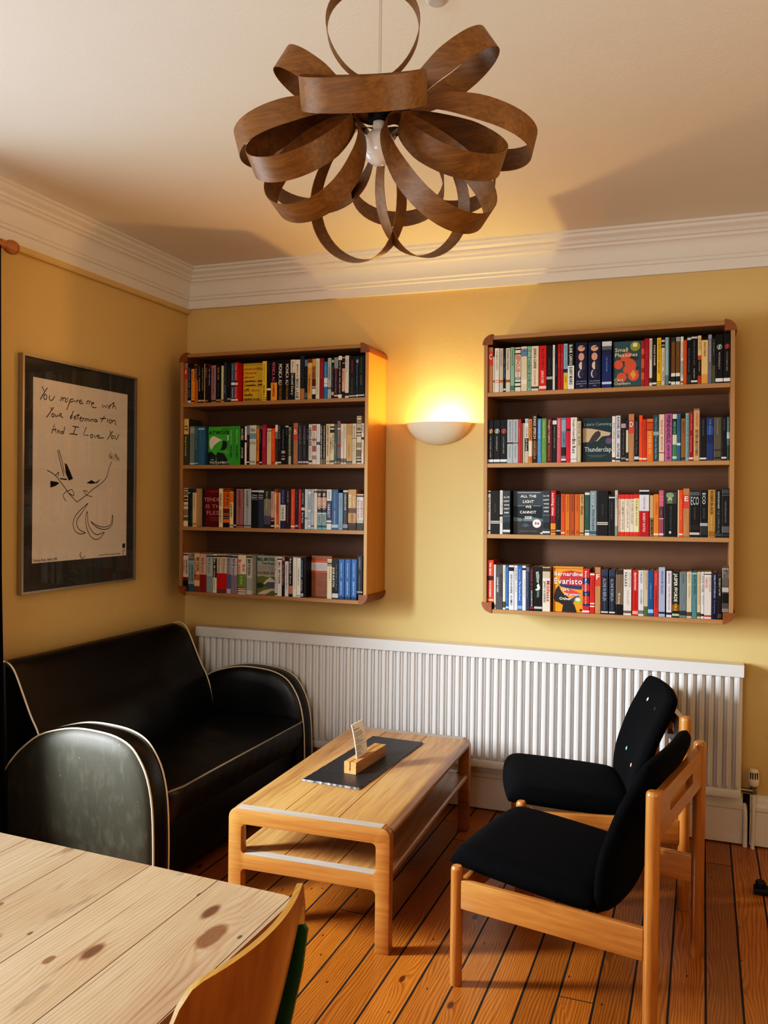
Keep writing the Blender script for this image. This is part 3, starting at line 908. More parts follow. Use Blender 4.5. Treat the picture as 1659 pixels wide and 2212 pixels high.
# ------------------------------------------------------------------ easy chairs
def chair():
    t = thing('easy_chair', 'black wool easy chair with round beech legs, nearest the camera', 'armchair', (2.01, -1.55, 0), (0, 0, math.radians(-11.5)), 'black and beech easy chairs')
    Wd = .594
    def leg(x, y, h, r):
        bm = bmesh.new()
        lathe(bm, [(0, 0), (r * .93, 0), (r, .006), (r, h - .012), (r * .93, h - .005), (r * .7, h), (0, h + .001)], 20, (x, y))
        link('leg', bm, M_BEECHZ, t, 40)
    for y in (0, Wd):
        leg(0, y, .372, .0195); leg(.598, y, .718, .0205)
    for y in (0, Wd):
        bm = bmesh.new(); box(bm, .017, .580, y - .0115, y + .0115, .244, .334, bev=.004); link('side_rail', bm, M_BEECH, t, 40)
    bm = bmesh.new(); box(bm, -.011, .011, .017, Wd - .017, .25, .315, bev=.004); link('front_rail', bm, M_BEECHY, t, 40)
    bm = bmesh.new(); box(bm, .39, .412, .012, Wd - .012, .246, .30, bev=.004); link('rear_rail', bm, M_BEECHY, t, 40)
    # slotted back rail between rear posts, leaning
    bm = bmesh.new()
    for ya_, yb_, za_, zb_ in ((.014, Wd - .014, .575, .620), (.014, Wd - .014, .654, .70), (.014, .15, .620, .654), (Wd - .15, Wd - .014, .620, .654)):
        box(bm, .587, .609, ya_, yb_, za_, zb_)
    link('back_rail', bm, M_BEECHY, t, 30)
    # seat pad
    def Sseat(a, b):
        u = .185 + .25 * a
        f = (a + 1) / 2
        z = .376 - .044 * f - .022 * max(0, (-a - .7) / .3) ** 2 + .004 * math.cos(b * PI / 2)
        return (u, Wd / 2 + .262 * b, z), (0.08, 0, 1)
    bm = bmesh.new(); cushion(bm, Sseat, .038, 26, 26, .2, 12.0)
    link('seat', bm, M_WOOL, t, 80)
    # backrest pad: curved side profile
    pf = smoothcurve([(.425, .285, 0), (.437, .36, 0), (.446, .43, 0), (.464, .50, 0), (.5, .60, 0), (.532, .67, 0), (.562, .735, 0), (.578, .775, 0)], 6)
    # arc-length sampler
    def prof(f):
        k = f * (len(pf) - 1); i = min(int(k), len(pf) - 2)
        p = pf[i].lerp(pf[i + 1], k - i); d = (pf[i + 1] - pf[i]).normalized()
        return p, Vector((-d.y, d.x, 0))
    def Sback(a, b):
        p, n = prof((a + 1) / 2)
        return (p.x + .022 * b * b * -1 + .012, Wd / 2 + .262 * b, p.y), (n.x, 0, n.y)
    bm = bmesh.new(); cushion(bm, Sback, .028, 28, 24, .40, 10.0)
    b = link('backrest', bm, M_WOOL, t, 80)
    for (v, f, c, l) in ((.62, .75, 'e6dfb8', 'cream button'), (.62, .40, '7fc0c8', 'pale blue button'), (.30, .36, 'e4b49c', 'pink button'), (.30, .75, '16171c', 'black button')):
        p, n = Sback(-1 + 2 * f, -1 + 2 * v)
        n = Vector(n).normalized()
        bm = bmesh.new()
        lathe(bm, [(0, -.006), (.009, -.006), (.0095, 0), (.007, .003), (0, .0042)], 14, M=Matrix.Translation(Vector(p) + n * .0265) @ n.to_track_quat('Z', 'Y').to_matrix().to_4x4())
        k = link('button', bm, flat(c, .6), b, 50); k['label'] = l
    bm = bmesh.new(); box(bm, .575, .5955, .2, Wd - .2, .60, .69); link('back_mount', bm, M_BEECH, t)
    return t
c1 = chair()
c2 = dup(c1, (2.081, -.893, 0), math.radians(13.4), 'black wool easy chair turned a little towards the camera, against the radiator')

# ------------------------------------------------------------------ pine dining table and the chairs tucked against it
def dining():
    t = thing('dining_table', 'scrubbed pine plank table with a large knot, in the lower left foreground', 'table', (0, 0, 0))
    ang = -3.4
    bm = bmesh.new()
    P = [(.62, -2.598), (1.972, -2.668), (1.991, -2.675), (1.997, -2.695), (1.968, -4.05), (.60, -4.05)]
    lo = [bm.verts.new((x, y, .716)) for x, y in P]; hi = [bm.verts.new((x, y, .75)) for x, y in P]
    bm.faces.new(lo); bm.faces.new(hi)
    for i in range(len(P)):
        bm.faces.new((lo[i], lo[(i + 1) % len(P)], hi[(i + 1) % len(P)], hi[i]))
    bevel_all(bm, .004, 2, .7)
    link('tabletop', bm, M_PINE, t, 40)
    bm = bmesh.new()
    box(bm, .72, 1.90, -2.74, -2.715, .6, .7155); box(bm, .72, 1.87, -3.98, -3.955, .6, .7155); box(bm, .70, .72, -3.98, -2.715, .6, .7155); box(bm, 1.87, 1.89, -3.955, -2.74, .6, .7155)
    link('apron', bm, M_OAKX, t)
    for x, y in ((.735, -2.77), (1.84, -2.775), (.735, -3.925), (1.83, -3.925)):
        bm = bmesh.new(); box(bm, x - .035, x + .035, y - .035, y + .035, 0, .7155, bev=.004); link('leg', bm, M_OAKZ, t)
dining()

def shell_chair(name, label, loc, rot, mats, zt, lean, legmat):
    t = thing(name, label, 'chair', loc, (0, 0, rot))
    # curved plywood back: local y across (-.25...25), bulging to +x, top at zt
    bm = bmesh.new()
    NU, NV = 24, 12
    th = .011
    F = []; B = []
    hw = .262
    for j in range(NV + 1):
        b = j / NV
        rf = []; rb = []
        for i in range(NU + 1):
            a = -1 + 2 * i / NU
            # rounded top corners
            zz = .47 + (zt - .47) * b
            w = hw * (0.92 + .08 * b)
            if b > .75:
                q = (b - .75) / .25
                w *= (1 - .10 * q ** 3)
                zz -= (zt - .47) * .30 * (max(0, abs(a) - .68) / .32) ** 2.2 * q
            x = .055 * (1 - a * a) + lean * (b - 1) - .02 * (1 - b) ** 2
            y = a * w
            nx = Vector((1, .11 * a / hw * hw / .26 * 2, 0)).normalized()
            rf.append(bm.verts.new((x - nx.x * th / 2, y - nx.y * th / 2, zz))); rb.append(bm.verts.new((x + nx.x * th / 2, y + nx.y * th / 2, zz)))
        F.append(rf); B.append(rb)
    for j in range(NV):
        for i in range(NU):
            bm.faces.new((F[j][i], F[j][i + 1], F[j + 1][i + 1], F[j + 1][i])); bm.faces.new((B[j][i], B[j][i + 1], B[j + 1][i + 1], B[j + 1][i]))
    rim = [(F[j][0], B[j][0]) for j in range(NV + 1)] + [(F[NV][i], B[NV][i]) for i in range(1, NU + 1)] + [(F[j][NU], B[j][NU]) for j in range(NV - 1, -1, -1)]
    for (p, q), (r_, s_) in zip(rim, rim[1:]):
        f = bm.faces.new((p, q, s_, r_)); f.material_index = 1
    for i in range(NU):
        f = bm.faces.new((F[0][i], F[0][i + 1], B[0][i + 1], B[0][i])); f.material_index = 1
    link('backrest', bm, mats, t, 50)
    for sgn in (-1, 1):
        bm = bmesh.new()
        P = [(-.022, .713), (-.020, .700), (-.030, .62), (-.056, .50), (-.105, .25), (-.135, 0)]
        rows = []
        for k, (x, z) in enumerate(P):
            hw2 = .010 if k == 0 else .019
            rows.append([bm.verts.new((x + a * hw2, sgn * (.266 + b * .007), z)) for a, b in ((-1, -.6), (-.6, -1), (.6, -1), (1, -.6), (1, .6), (.6, 1), (-.6, 1), (-1, .6))])
        for A, B in zip(rows, rows[1:]):
            for q in range(8): bm.faces.new((A[q], A[(q + 1) % 8], B[(q + 1) % 8], B[q]))
        bm.faces.new(rows[0]); bm.faces.new(rows[-1])
        g = link('upright', bm, M_GREEN, t, 40); g['label'] = 'glossy dark green upright'
    bm = bmesh.new()
    def Ss(a, b): return (-.24 + .20 * a - lean, .21 * b, .44 + .012 * a * a - .01 * (1 - b * b)), (0, 0, 1)
    cushion(bm, Ss, .007, 14, 14, .3, 10); link('seat', bm, mats[0], t, 60)
    for y in (-.17, .17):
        bm = bmesh.new(); tube(bm, [(-.46, y, 0), (-.40, y * .95, .43), (-.04, y * .95, .43)], .009, 10); link('leg', bm, legmat, t, 50)
M_PLYCH = wood('honey_ply_face', '74411a', '945a24', 2, 14, .1, .32, .3, .3, .03)
M_PLYEDGE = wood('ply_edge', 'b07c38', 'e6bc70', 1, 90, .01, .45)
M_GREEN = flat('1c5226', .3)
shell_chair('dining_chair', 'honey plywood dining chair with curved back and green uprights at the pine table', (2.030, -2.947, 0), math.radians(0.5), [M_PLYCH, M_PLYEDGE], .832, .06, M_METAL)

# ------------------------------------------------------------------ picture on the left wall
def picture():
    t = thing('framed_poster', 'framed black and white handwritten print on the left wall above the sofa', 'picture', (0, -.88, 1.09))
    oy, oz = -.88, 1.09
    y0, y1, z0, z1 = -1.268 - oy, -.488 - oy, 0, 1.018
    w = .010
    bm = bmesh.new()
    for a in ((y0, y0 + w, z0, z1), (y1 - w, y1, z0, z1), (y0 + w, y1 - w, z0, z0 + w), (y0 + w, y1 - w, z1 - w, z1)):
        box(bm, .001, .027, a[0], a[1], a[2], a[3])
    link('frame', bm, M_ALU, t)
    bm = bmesh.new(); box(bm, .002, .017, y0 + w, y1 - w, z0 + w, z1 - w); link('mount_board', bm, flat('3e3e3c', .8), t)
    bm = bmesh.new(); box(bm, .0172, .0178, -1.199 - oy, -.554 - oy, 1.2175 - oz, 2.0165 - oz); pp = link('print', bm, flat('e6dccf', .8), t)
    bm = bmesh.new()
    X = .0181
    for st in WR:
        ribbon(bm, [(X, y / 1000 - oy, z / 1000 - oz) for y, z in st], .0042)
    def one(s, y, z, l, h): letter(bm, s, (X, y - oy, z - oz), (0, 1, 0), (0, 0, 1), l, h)
    one('Tracey Emin, Birds 2012', -1.194, 1.224, .15, .011)
    one('London 2012 Paralympic Games', -.765, 1.226, .165, .008)
    link('handwriting', bm, flat('14141c', .7), pp)
    bm = bmesh.new()
    for st in DR:
        p = smoothcurve([(X, y / 1000 - oy, z / 1000 - oz) for y, z in st], 4)
        ribbon(bm, p, .0033)
    for st in FL:
        bm.faces.new([bm.verts.new((X, y / 1000 - oy, z / 1000 - oz)) for y, z in st])
    random.seed(2)
    fh = [(y / 1000 - oy, z / 1000 - oz) for y, z in FH]
    cy = sum(p[0] for p in fh) / 7; cz = sum(p[1] for p in fh) / 7
    for k in range(70):
        a = random.uniform(0, 2 * PI); q = random.random() ** .5
        i = int(a / (2 * PI) * 7) % 7; f = a / (2 * PI) * 7 % 1
        ey = fh[i][0] * (1 - f) + fh[(i + 1) % 7][0] * f; ez = fh[i][1] * (1 - f) + fh[(i + 1) % 7][1] * f
        y = cy + (ey - cy) * q; z = cz + (ez - cz) * q; r_ = random.uniform(.003, .007); b = random.uniform(0, 3)
        ribbon(bm, [(X, y, z), (X, y + r_ * math.cos(b), z + r_ * math.sin(b))], .0022)
    # small emblem of three crescents
    for (a0, a1, rr, dy, dz) in ((1.7, 3.9, .012, -.004, .004), (2.6, 5.0, .012, .0, -.002), (3.9, 6.0, .012, .008, .002)):
        ribbon(bm, [(X, -.880 + dy + rr * math.cos(a0 + (a1 - a0) * k / 8) - oy, 1.234 + dz + rr * math.sin(a0 + (a1 - a0) * k / 8) - oz) for k in range(9)], .003)
    link('ink_drawing', bm, flat('121214', .7), pp)
    bm = bmesh.new()
    quad(bm, [(X, -.585 - oy, 1.255 - oz), (X, -.564 - oy, 1.255 - oz), (X, -.564 - oy, 1.277 - oz), (X, -.585 - oy, 1.277 - oz)], 0)
    letter(bm, '20', (X, -.587 - oy, 1.237 - oz), (0, 1, 0), (0, 0, 1), .022, .0115, 1); letter(bm, '12', (X, -.587 - oy, 1.2225 - oz), (0, 1, 0), (0, 0, 1), .022, .0115, 1)
    link('corner_emblem', bm, [flat('3a3026', .7), flat('b02020', .7)], pp)
    bm = bmesh.new(); quad(bm, [(.0215, y0 + w, z0 + w), (.0215, y1 - w, z0 + w), (.0215, y1 - w, z1 - w), (.0215, y0 + w, z1 - w)])
    link('glass', bm, M_GLASS, t)
picture()

# ------------------------------------------------------------------ small fittings
t = thing('wall_sconce', 'half-bowl plaster wall light glowing between the two bookcases', 'wall light', (1.468, 0, 1.895))
bm = bmesh.new()
def bowl(r_, d_, h_, n=24, m=12):
    rows = []
    for j in range(m + 1):
        b = j / m * PI / 2
        rows.append([bm.verts.new((-r_ * math.cos(b) * math.cos(PI * i / n), -d_ * math.cos(b) * math.sin(PI * i / n) - .0005, -h_ * math.sin(b) ** 1.15)) for i in range(n + 1)] if j < m else [bm.verts.new((0, -.0005, -h_))])
    for A, B in zip(rows, rows[1:]):
        for i in range(n):
            bm.faces.new((A[i], A[i + 1], B[i + 1], B[i]) if len(B) > 1 else (A[i], A[i + 1], B[0]))
    return rows[0]
ra = bowl(.167, .115, .11); rb = bowl(.160, .108, .102)
for i in range(24):
    bm.faces.new((ra[i], ra[i + 1], rb[i + 1], rb[i]))
link('bowl', bm, M_PLASTER, t, 60)
bm = bmesh.new(); box(bm, -.03, .09, -.02, -.0005, -.09, -.045); link('backplate', bm, M_PLASTER, t)
bm = bmesh.new(); tube(bm, [(.05, -.02, -.06), (.05, -.05, -.055), (.05, -.055, -.035)], .012, 10); link('lamp_holder', bm, M_PLASTER, t, 40)
def emis(name, c, s):
    m = NT(name)
    tr = m.n('BsdfTransparent'); em = m.n('Emission', ins={'Color': c, 'Strength': s}); mx = m.n('MixShader', ins={0: .15})
    m.t.links.new(tr.outputs[0], mx.inputs[1]); m.t.links.new(em.outputs[0], mx.inputs[2]); m.t.links.new(mx.outputs[0], m.out.inputs[0])
    return m.m
bm = bmesh.new(); lathe(bm, [(0, -.035), (.012, -.034), (.016, -.022), (.022, -.004), (.0225, .006), (.016, .018), (0, .023)], 16, (.05, -.055))
bl = link('bulb', bm, emis('glowing_bulb', (1.0, .78, .42, 1), 260), t, 60)

t = thing('smoke_detector', 'small round white smoke detector on the ceiling at the top edge', 'smoke detector', (2.077, -2.100, H))
bm = bmesh.new(); lathe(bm, [(0, -.001), (.032, -.001), (.032, -.016), (.029, -.024), (.024, -.026), (0, -.026)], 28); link('case', bm, M_PLASTER, t, 40)
bm = bmesh.new(); lathe(bm, [(.022, -.0262), (.021, -.031), (.016, -.033), (0, -.033)], 24); link('sensor_grille', bm, flat('b4b2b0', .5), t, 40)

t = thing('floor_clamp', 'small black object lying on the floorboards at the right edge', 'clamp', (2.95, -.5, 0))
bm = bmesh.new(); box(bm, -.03, .30, -.028, .028, .001, .022, bev=.004); link('body', bm, M_BLACK, t)
bm = bmesh.new(); lathe(bm, [(0, .0225), (.02, .0225), (.02, .04), (.014, .046), (0, .046)], 16, (-.005, .005)); link('knob', bm, M_BLACK, t, 40)
SH={
 'L1':(2.0019,[
  (148.5,168.614,214.70,'WOOD',[(0.13,0.4,'c23a1c')],[('A',0.16,0.28,'e8e2d6','h')],'','wooden letter divider with red label reading A','',0),
  (169.474,188.667,208.36,'141c3a',[(0.93,0.99,'cfd2d8')],[('THE SECRET RIVER',0.1,0.62,'aab4c8',0.4),('KATE',0.66,0.86,'c8ccd4',0.4)],'','navy paperback with pale lettering and white foot mark','',0),
  (189.898,209.031,206.38,'e8a02c',[(0,0.13,'15151a'),(0.93,0.97,'3a1a10')],[('HALF OF A',0.18,0.45,'6a2a10',0.5),('YELLOW SUN',0.5,0.88,'b06a18',0.4)],'','golden yellow paperback with black top band','',0),
  (209.907,230.603,197.74,'b8662c',[(0,0.4,'5a1416')],[('ADICHIE',0.08,0.4,'e0b890',0.45)],'','maroon and tawny paperback','',0),
  (232.195,250.801,200.27,'0c0c0f',[(0.92,0.96,'c8c8c8')],[('NAOMI ALDERMAN',0.05,0.3,'7fa7a0',0.4),('THE POWER',0.34,0.75,'d8d8d8',0.35)],'','black paperback with fine white lettering and round badge','',0),
  (252.416,268.548,199.41,'101015',[(0.92,0.96,'d8a850')],[('THE LIARS GOSPEL',0.08,0.8,'b8b49a',0.45)],'','black paperback with beige lettering and gold foot mark','',0),
  (269.325,273.351,202.40,'d0b48c',[],[],'','very thin cream paperback','',0),
  (274.587,291.869,198.38,'2a1014',[(0.93,0.96,'b08888')],[('THE EYE',0.08,0.42,'c8a8a0',0.4)],'','dark maroon paperback with dusty lettering','',0),
  (292.643,309.876,201.04,'26101c',[(0,0.1,'5c2432')],[('ALL THE LIVING',0.12,0.55,'d8d0d0',0.4)],'','dark plum paperback with red head band','',0),
  (311.135,337.892,193.05,'a07a84',[(0.93,0.97,'30202a')],[('MATERNITY LEAVE OF ABSENCE',0.08,0.8,'6a4450',0.4)],'','mauve pink paperback','',0),
  (339.811,369.622,200.33,'0e0c0e',[(0.92,0.97,'b08a3a')],[('FEAR AND',0.1,0.42,'c8a44c',0.4),('SERVANT OF THE WORLD',0.5,0.85,'5a5a60',0.35)],'','black paperback with gold lettering and gold foot mark','',0),
  (370.504,383.576,188.96,'c8c8a8',[(0.92,0.97,'6a6a50')],[],'','pale sage paperback','',0),
  (385.025,403.198,203.70,'2e3a40',[],[('MY NAME IS MINA',0.1,0.5,'55666c',0.45),('DAVID',0.57,0.78,'a8b4b8',0.4)],'','dark slate paperback with grey lettering','',0),
  (405.170,426.825,202.69,'1c0a0c',[(0.9,0.95,'a09080')],[('SKELLIG AND OTHERS',0.12,0.65,'7a4038',0.35)],'','blackish brown paperback with rust lettering','',0),
  (428.412,448.303,199.94,'36688a',[(0.48,0.6,'10141a'),(0.5,0.57,'e8e8e8'),(0.93,0.97,'e0e0e0')],[('ISABEL ALLENDE',0.06,0.45,'90b8d0',0.4),('DAUGHTER',0.64,0.9,'d0dce4',0.4)],'','steel blue paperback with black and white emblem','',0),
  (448.903,467.950,202.45,'c8201c',[(0.48,0.6,'1a0c0c'),(0.51,0.58,'e0c8c0'),(0.93,0.97,'e8e0d8')],[('ISABEL ALLENDE',0.06,0.45,'f0b0a0',0.5),('EVA LUNA',0.64,0.9,'f0d8d0',0.4)],'','bright red paperback with black and white emblem','',0),
  (471.967,608.281,201.78,'d8b83c',[],[],'F_everything','yellow paperback facing forward with red and crossed-out lettering','face',0.05),
  (608.881,633.663,200.67,'e4c544',[(0.91,0.97,'8a3a18'),(0.925,0.955,'e4c544')],[('everything I know about love',0.06,0.55,'b08a30',0.35),('dolly alderton',0.6,0.88,'3a2a18',0.5)],'','yellow paperback with small black lettering','',0),
  (634.796,656.444,200.55,'0d1412',[(0.69,0.74,'e8e4da')],[('DANTE',0.06,0.3,'50605a',0.3)],'','black paperback with narrow white band','',0),
  (657.566,692.345,200.86,'0c0c10',[(0.55,1,'f0a03a')],[('MONICA ALI',0.05,0.52,'d86a8a',0.62),('LOVE MARRIAGE',0.58,0.9,'3a1a10',0.42)],'','black and orange paperback with pink lettering','',0),
  (693.074,732.155,201.78,'140a0c',[],[('MONICA ALI',0.1,0.61,'e8e2d6',0.62),('IN THE KITCHEN',0.63,0.99,'a8823c',0.45)],'','black paperback with bold white lettering, right of black and orange one','',0),
  (734.309,766.804,200.00,'140a0c',[],[('MONICA ALI',0.1,0.61,'e8e2d6',0.62),('IN THE KITCHEN',0.63,0.99,'a8823c',0.45)],'','black paperback with bold white lettering, left of white and black one','',0),
  (767.527,792.807,200.94,'dcd4c8',[(0.33,1,'1a1214')],[('MONICA ALI',0.05,0.31,'b07878',0.4),('Untold Story',0.36,0.88,'e8e2d6',0.62)],'','white and black paperback with white lower lettering','',0),
  (793.549,820.201,199.68,'e0d8c8',[],[('MONICA ALI',0.12,0.45,'555048',0.35),('BRICK LANE',0.48,0.97,'4a4a2a',0.75)],'','white paperback with thick dark olive lettering','',0),
  (821.494,845.083,217.73,'20262a',[(0.75,1,'b07a48')],[('DESERT ISLAND',0.08,0.5,'3c4448',0.5)],'','tall slate black paperback with tan foot','',0),
  (846.003,861.067,197.47,'0f1216',[(0,0.17,'5a88a0'),(0.83,0.97,'4a6a80')],[('A SPELL OF',0.2,0.7,'384450',0.4)],'','black paperback with blue ends','',0),
  (861.763,886.546,200.47,'d09c54',[(0,0.1,'8a2c20'),(0.1,0.22,'d8b07a')],[('A Special Love',0.4,0.85,'6a4418',0.5)],'','tan orange paperback with red head','',0),
  (887.146,906.001,199.41,'a87838',[(0,0.18,'c8a050'),(0.5,0.68,'5a1c18'),(0.68,0.72,'c8a0a0'),(0.72,1,'101014'),(0.74,0.88,'e0dccc')],[('WAKE',0.2,0.48,'4a2010',0.7)],'','tan and black paperback with small white label','',0),
  (906.714,927.137,200.08,'ddd6c0',[],[('THE BASTARD OF ISTANBUL',0.05,0.9,'a8a890',0.45)],'','cream paperback with faint lettering','',0),
  (927.737,950.262,200.03,'8c1a1e',[],[('HONOUR ELIF',0.12,0.5,'c86a60',0.3)],'','dark red paperback, right of cream one','',0),
  (951.141,969.919,183.18,'2f7aa8',[(0.44,0.59,'d4dce0'),(0.6,0.68,'d4dce0')],[('TAHMIMA ANAM',0.06,0.42,'a8c8d8',0.4)],'','blue paperback with two pale panels','',0),
  (970.829,990.624,199.67,'a8b0b4',[(0.72,0.77,'7a5a5a')],[('THE GOOD MUSLIM',0.22,0.52,'50585c',0.35)],'','pale grey paperback with small round mark','',0),
  (991.686,1005.19,200.46,'141a16',[(0.06,0.12,'b8b08a'),(0.84,0.92,'b8b08a')],[('THE DAYLIGHT GATE',0.2,0.75,'8a9080',0.4)],'','dark green black paperback with beige ends','',0),
  (1005.79,1027.14,200.59,'3c1426',[(0,0.26,'8a9698'),(0.26,0.28,'8a6a70'),(0.92,0.95,'e0dcdc')],[('EVERYTHING',0.3,0.55,'b06a80',0.4),('Beautiful Began',0.55,0.88,'a87888',0.4)],'','plum paperback with grey head','',0),
  (1027.78,1047.04,206.78,'0e0e10',[(0,0.1,'e6e0d4'),(0.91,1,'e6e0d4')],[('MARTIN AMIS TIMES ARROW',0.13,0.88,'c8c4bc',0.45)],'','black paperback with white ends','',0),
  (1047.80,1063.29,200.98,'d8a890',[(0.03,0.14,'181414'),(0.16,0.28,'181414'),(0.84,1,'14100f')],[('Martin Amis',0.34,0.6,'a85040',0.4)],'','peach paperback with black squares','',0),
  (1063.89,1083.94,206.63,'d4d0cc',[(0.88,0.95,'181818')],[('Martin Amis',0.1,0.55,'908c88',0.3)],'','tall pale grey paperback with black foot mark','',0),
  (1084.68,1120.31,201.97,'0b0b0d',[(0.94,0.97,'c0c0c0')],[('MARGARET ATWOOD',0.1,0.4,'a03c3c',0.32),('THE YEAR OF THE FLOOD',0.52,0.9,'7a4a4c',0.3)],'','thick black paperback with dull red lettering','',0),
  (1121.37,1134.37,200.74,'16343c',[(0.08,0.16,'8a9aa0'),(0.93,0.97,'d0d8d8')],[('Margaret Atwood',0.2,0.85,'6a9aa0',0.5)],'','narrow dark teal paperback','',0),
  (1135.05,1166.91,201.24,'09090b',[(0.93,0.96,'d0d0d0')],[('Margaret Atwood',0.05,0.4,'6a7070',0.25),('Oryx and Crake',0.46,0.7,'9a9060',0.3)],'','black paperback with dim lettering at shelf end','',0),
 ]),
 'L2':(1.6787,[
  (148.5,176.729,242.83,'4a4a20',[(0,0.335,'d8b878')],[('IT',0.15,0.28,'2a2018',0.8),('Margaret Atwood',0.38,0.8,'d8cc98',0.5)],'','tall cream and olive paperback','',0),
  (183.173,211.703,203.36,'788488',[(0.04,0.18,'98a4a8'),(0.95,0.98,'d0d4d4')],[('ALIAS GRACE',0.22,0.6,'8a9698',0.3)],'','grey blue paperback','',0),
  (212.517,233.223,202.84,'3c6468',[(0.94,0.97,'a8b8b8')],[('MARGARET ATWOOD',0.05,0.6,'8ab0b0',0.35)],'','dark teal paperback with pale lettering','',0),
  (234.042,272.433,201.16,'3a6a8c',[(0.05,0.08,'b8ccd8')],[('Margaret Atwood',0.1,0.5,'5a8cac',0.3)],'','steel blue paperback beside green cover','',0),
  (278.805,416.070,200.18,'4cae3c',[],[],'F_green','green paperback facing forward with black capitals','face',0.03),
  (416.670,448.509,198.15,'3fa03c',[],[('MARGARET ATWOOD',0.1,0.46,'a8d89a',0.3),('THE TESTAMENTS',0.5,0.83,'124a1c',0.35)],'','green paperback spine, left of its twin','',0),
  (449.284,484.472,198.47,'3fa03c',[],[('MARGARET ATWOOD',0.1,0.46,'a8d89a',0.3),('THE TESTAMENTS',0.5,0.83,'124a1c',0.35)],'','green paperback spine, right of its twin','',0),
  (485.651,509.775,196.80,'0c0c0f',[],[('HAG-SEED',0.06,0.36,'e8e2d6',0.62),('ATWOOD',0.55,0.83,'e8e2d6',0.55)],'','black paperback with bold white lettering beside green ones','',0),
  (510.552,521.416,196.42,'e4e0d8',[(0.36,0.42,'101010')],[],'','narrow white paperback with black blot','',0),
  (522.151,537.637,200.58,'3c1426',[(0,0.24,'7a8c94'),(0.92,0.95,'e0dcdc')],[('EVERYTHING',0.3,0.55,'a86a7a',0.4)],'','narrow plum paperback with grey blue head','',0),
  (538.404,576.181,200.68,'cdd2c8',[(0.205,0.345,'7a9cb0')],[('The Museum',0.05,0.16,'9aa098','h'),('of You',0.4,0.48,'8a9088','h'),('Rosie',0.88,0.95,'8a9088','h')],'','pale sage paperback with blue square','',0),
  (578.640,593.990,183.07,'d88228',[(0.9,0.97,'8a3a10')],[('THE WASP',0.3,0.62,'8a3a10',0.5)],'','narrow amber paperback','',0),
  (594.809,610.12,176.97,'0d0e12',[(0.92,0.96,'d0d0d0')],[('THE BRIDGE',0.05,0.4,'707880',0.4)],'','narrow black paperback between amber and raspberry ones','',0),
  (610.660,633.934,201.35,'a8284c',[],[('JULIAN BARNES',0.08,0.55,'d87898',0.3)],'','raspberry paperback','',0),
  (637.906,662.599,182.82,'d8c4a4',[(0.05,0.09,'9a8a70')],[('THE SENSE',0.12,0.4,'b09c80',0.35)],'','cream paperback left of orange one','',0),
  (663.351,683.788,183.03,'e05a1c',[(0.92,0.97,'a83a10')],[('FLAUBERTS PARROT',0.08,0.6,'f0a070',0.35)],'','bright orange paperback','',0),
  (684.388,699.327,199.87,'45423e',[(0,0.17,'e0dad0'),(0.17,0.35,'8a847a'),(0.93,1,'d8d0c4')],[],'','narrow grey and white picture paperback','',0),
  (699.927,718.966,198.49,'0c0c0f',[(0.93,0.97,'d8d8d8')],[('PAT BARKER',0.03,0.36,'8a9498',0.6),('TOBYS ROOM',0.4,0.65,'4a5458',0.5)],'','black paperback with grey lettering','',0),
  (719.717,740.722,198.05,'0c0d10',[(0.65,0.72,'a8a8a0'),(0.78,0.8,'b87a60'),(0.84,0.88,'b8b090')],[('THE SILENCE OF',0.1,0.6,'8a8c90',0.35)],'','black paperback with small pale pictures low on spine','',0),
  (741.461,759.034,198.63,'08080b',[(0.02,0.06,'c8c8c8')],[('NOONDAY',0.12,0.28,'808488',0.35)],'','black paperback with small white head mark','',0),
  (759.496,773.881,188.89,'8a8a70',[(0.1,0.78,'6a6c54'),(0.78,1,'b8b8a8')],[('The Bones of Grace',0.2,0.75,'dcdccc',0.55)],'','narrow olive grey paperback with white lettering','',0),
  (774.481,786.231,197.99,'24282a',[],[('WALTZ',0.2,0.5,'50585c',0.4)],'','narrow charcoal paperback beside wooden divider','',0),
  (786.882,811.366,207.29,'WOOD',[(0.12,0.41,'c23a1c')],[('B',0.15,0.27,'e8e2d6','h')],'','wooden letter divider with red label reading B','',0),
  (812.167,837.290,200.38,'2c2c34',[(0.92,0.97,'b0b0b8')],[('A MAN CALLED OVE',0.05,0.5,'8a8a98',0.5),('FREDRIK',0.55,0.88,'5a5a68',0.35)],'','charcoal paperback with grey capitals beside wooden divider','',0),
  (838.027,858.639,199.88,'2c2c34',[(0.92,0.97,'b0b0b8')],[('A MAN CALLED OVE',0.05,0.5,'8a8a98',0.5),('FREDRIK',0.55,0.88,'5a5a68',0.35)],'','charcoal paperback with grey capitals, right of its twin','',0),
  (859.393,869.672,197.53,'0a0a0e',[(0.92,0.97,'d8d8d8')],[('THE LONELY',0.1,0.6,'a85aa0',0.5)],'','narrow black paperback with purple lettering','',0),
  (870.386,890.039,199.19,'d0ccc4',[(0.9,0.95,'303030')],[('HIGH-RISE',0.09,0.54,'101010',0.75),('J G BALLARD',0.58,0.84,'686460',0.3)],'','white paperback with heavy black capitals','',0),
  (890.639,912.049,199.40,'dcd8d0',[(0.03,0.17,'b86a5a'),(0.36,0.42,'b86a5a'),(0.54,0.68,'b86a5a'),(0.78,0.88,'a88a80')],[('KINGDOM COME',0.2,0.7,'787470',0.35)],'','white paperback with rust patches','',0),
  (913.506,933.143,198.92,'e6e6e6',[(0.44,0.52,'5a5a78')],[('LINWOOD BARCLAY',0.05,0.42,'80808a',0.35),('TRUST YOUR',0.56,0.95,'a0a0a8',0.35)],'','white paperback with grey violet square','',0),
  (933.869,949.097,198.53,'0c0c0f',[(0.87,1,'8a7250')],[('CANAL DREAMS IAIN BANKS',0.04,0.85,'e8e2d6',0.55)],'','narrow black paperback with white capitals and brown foot','',0),
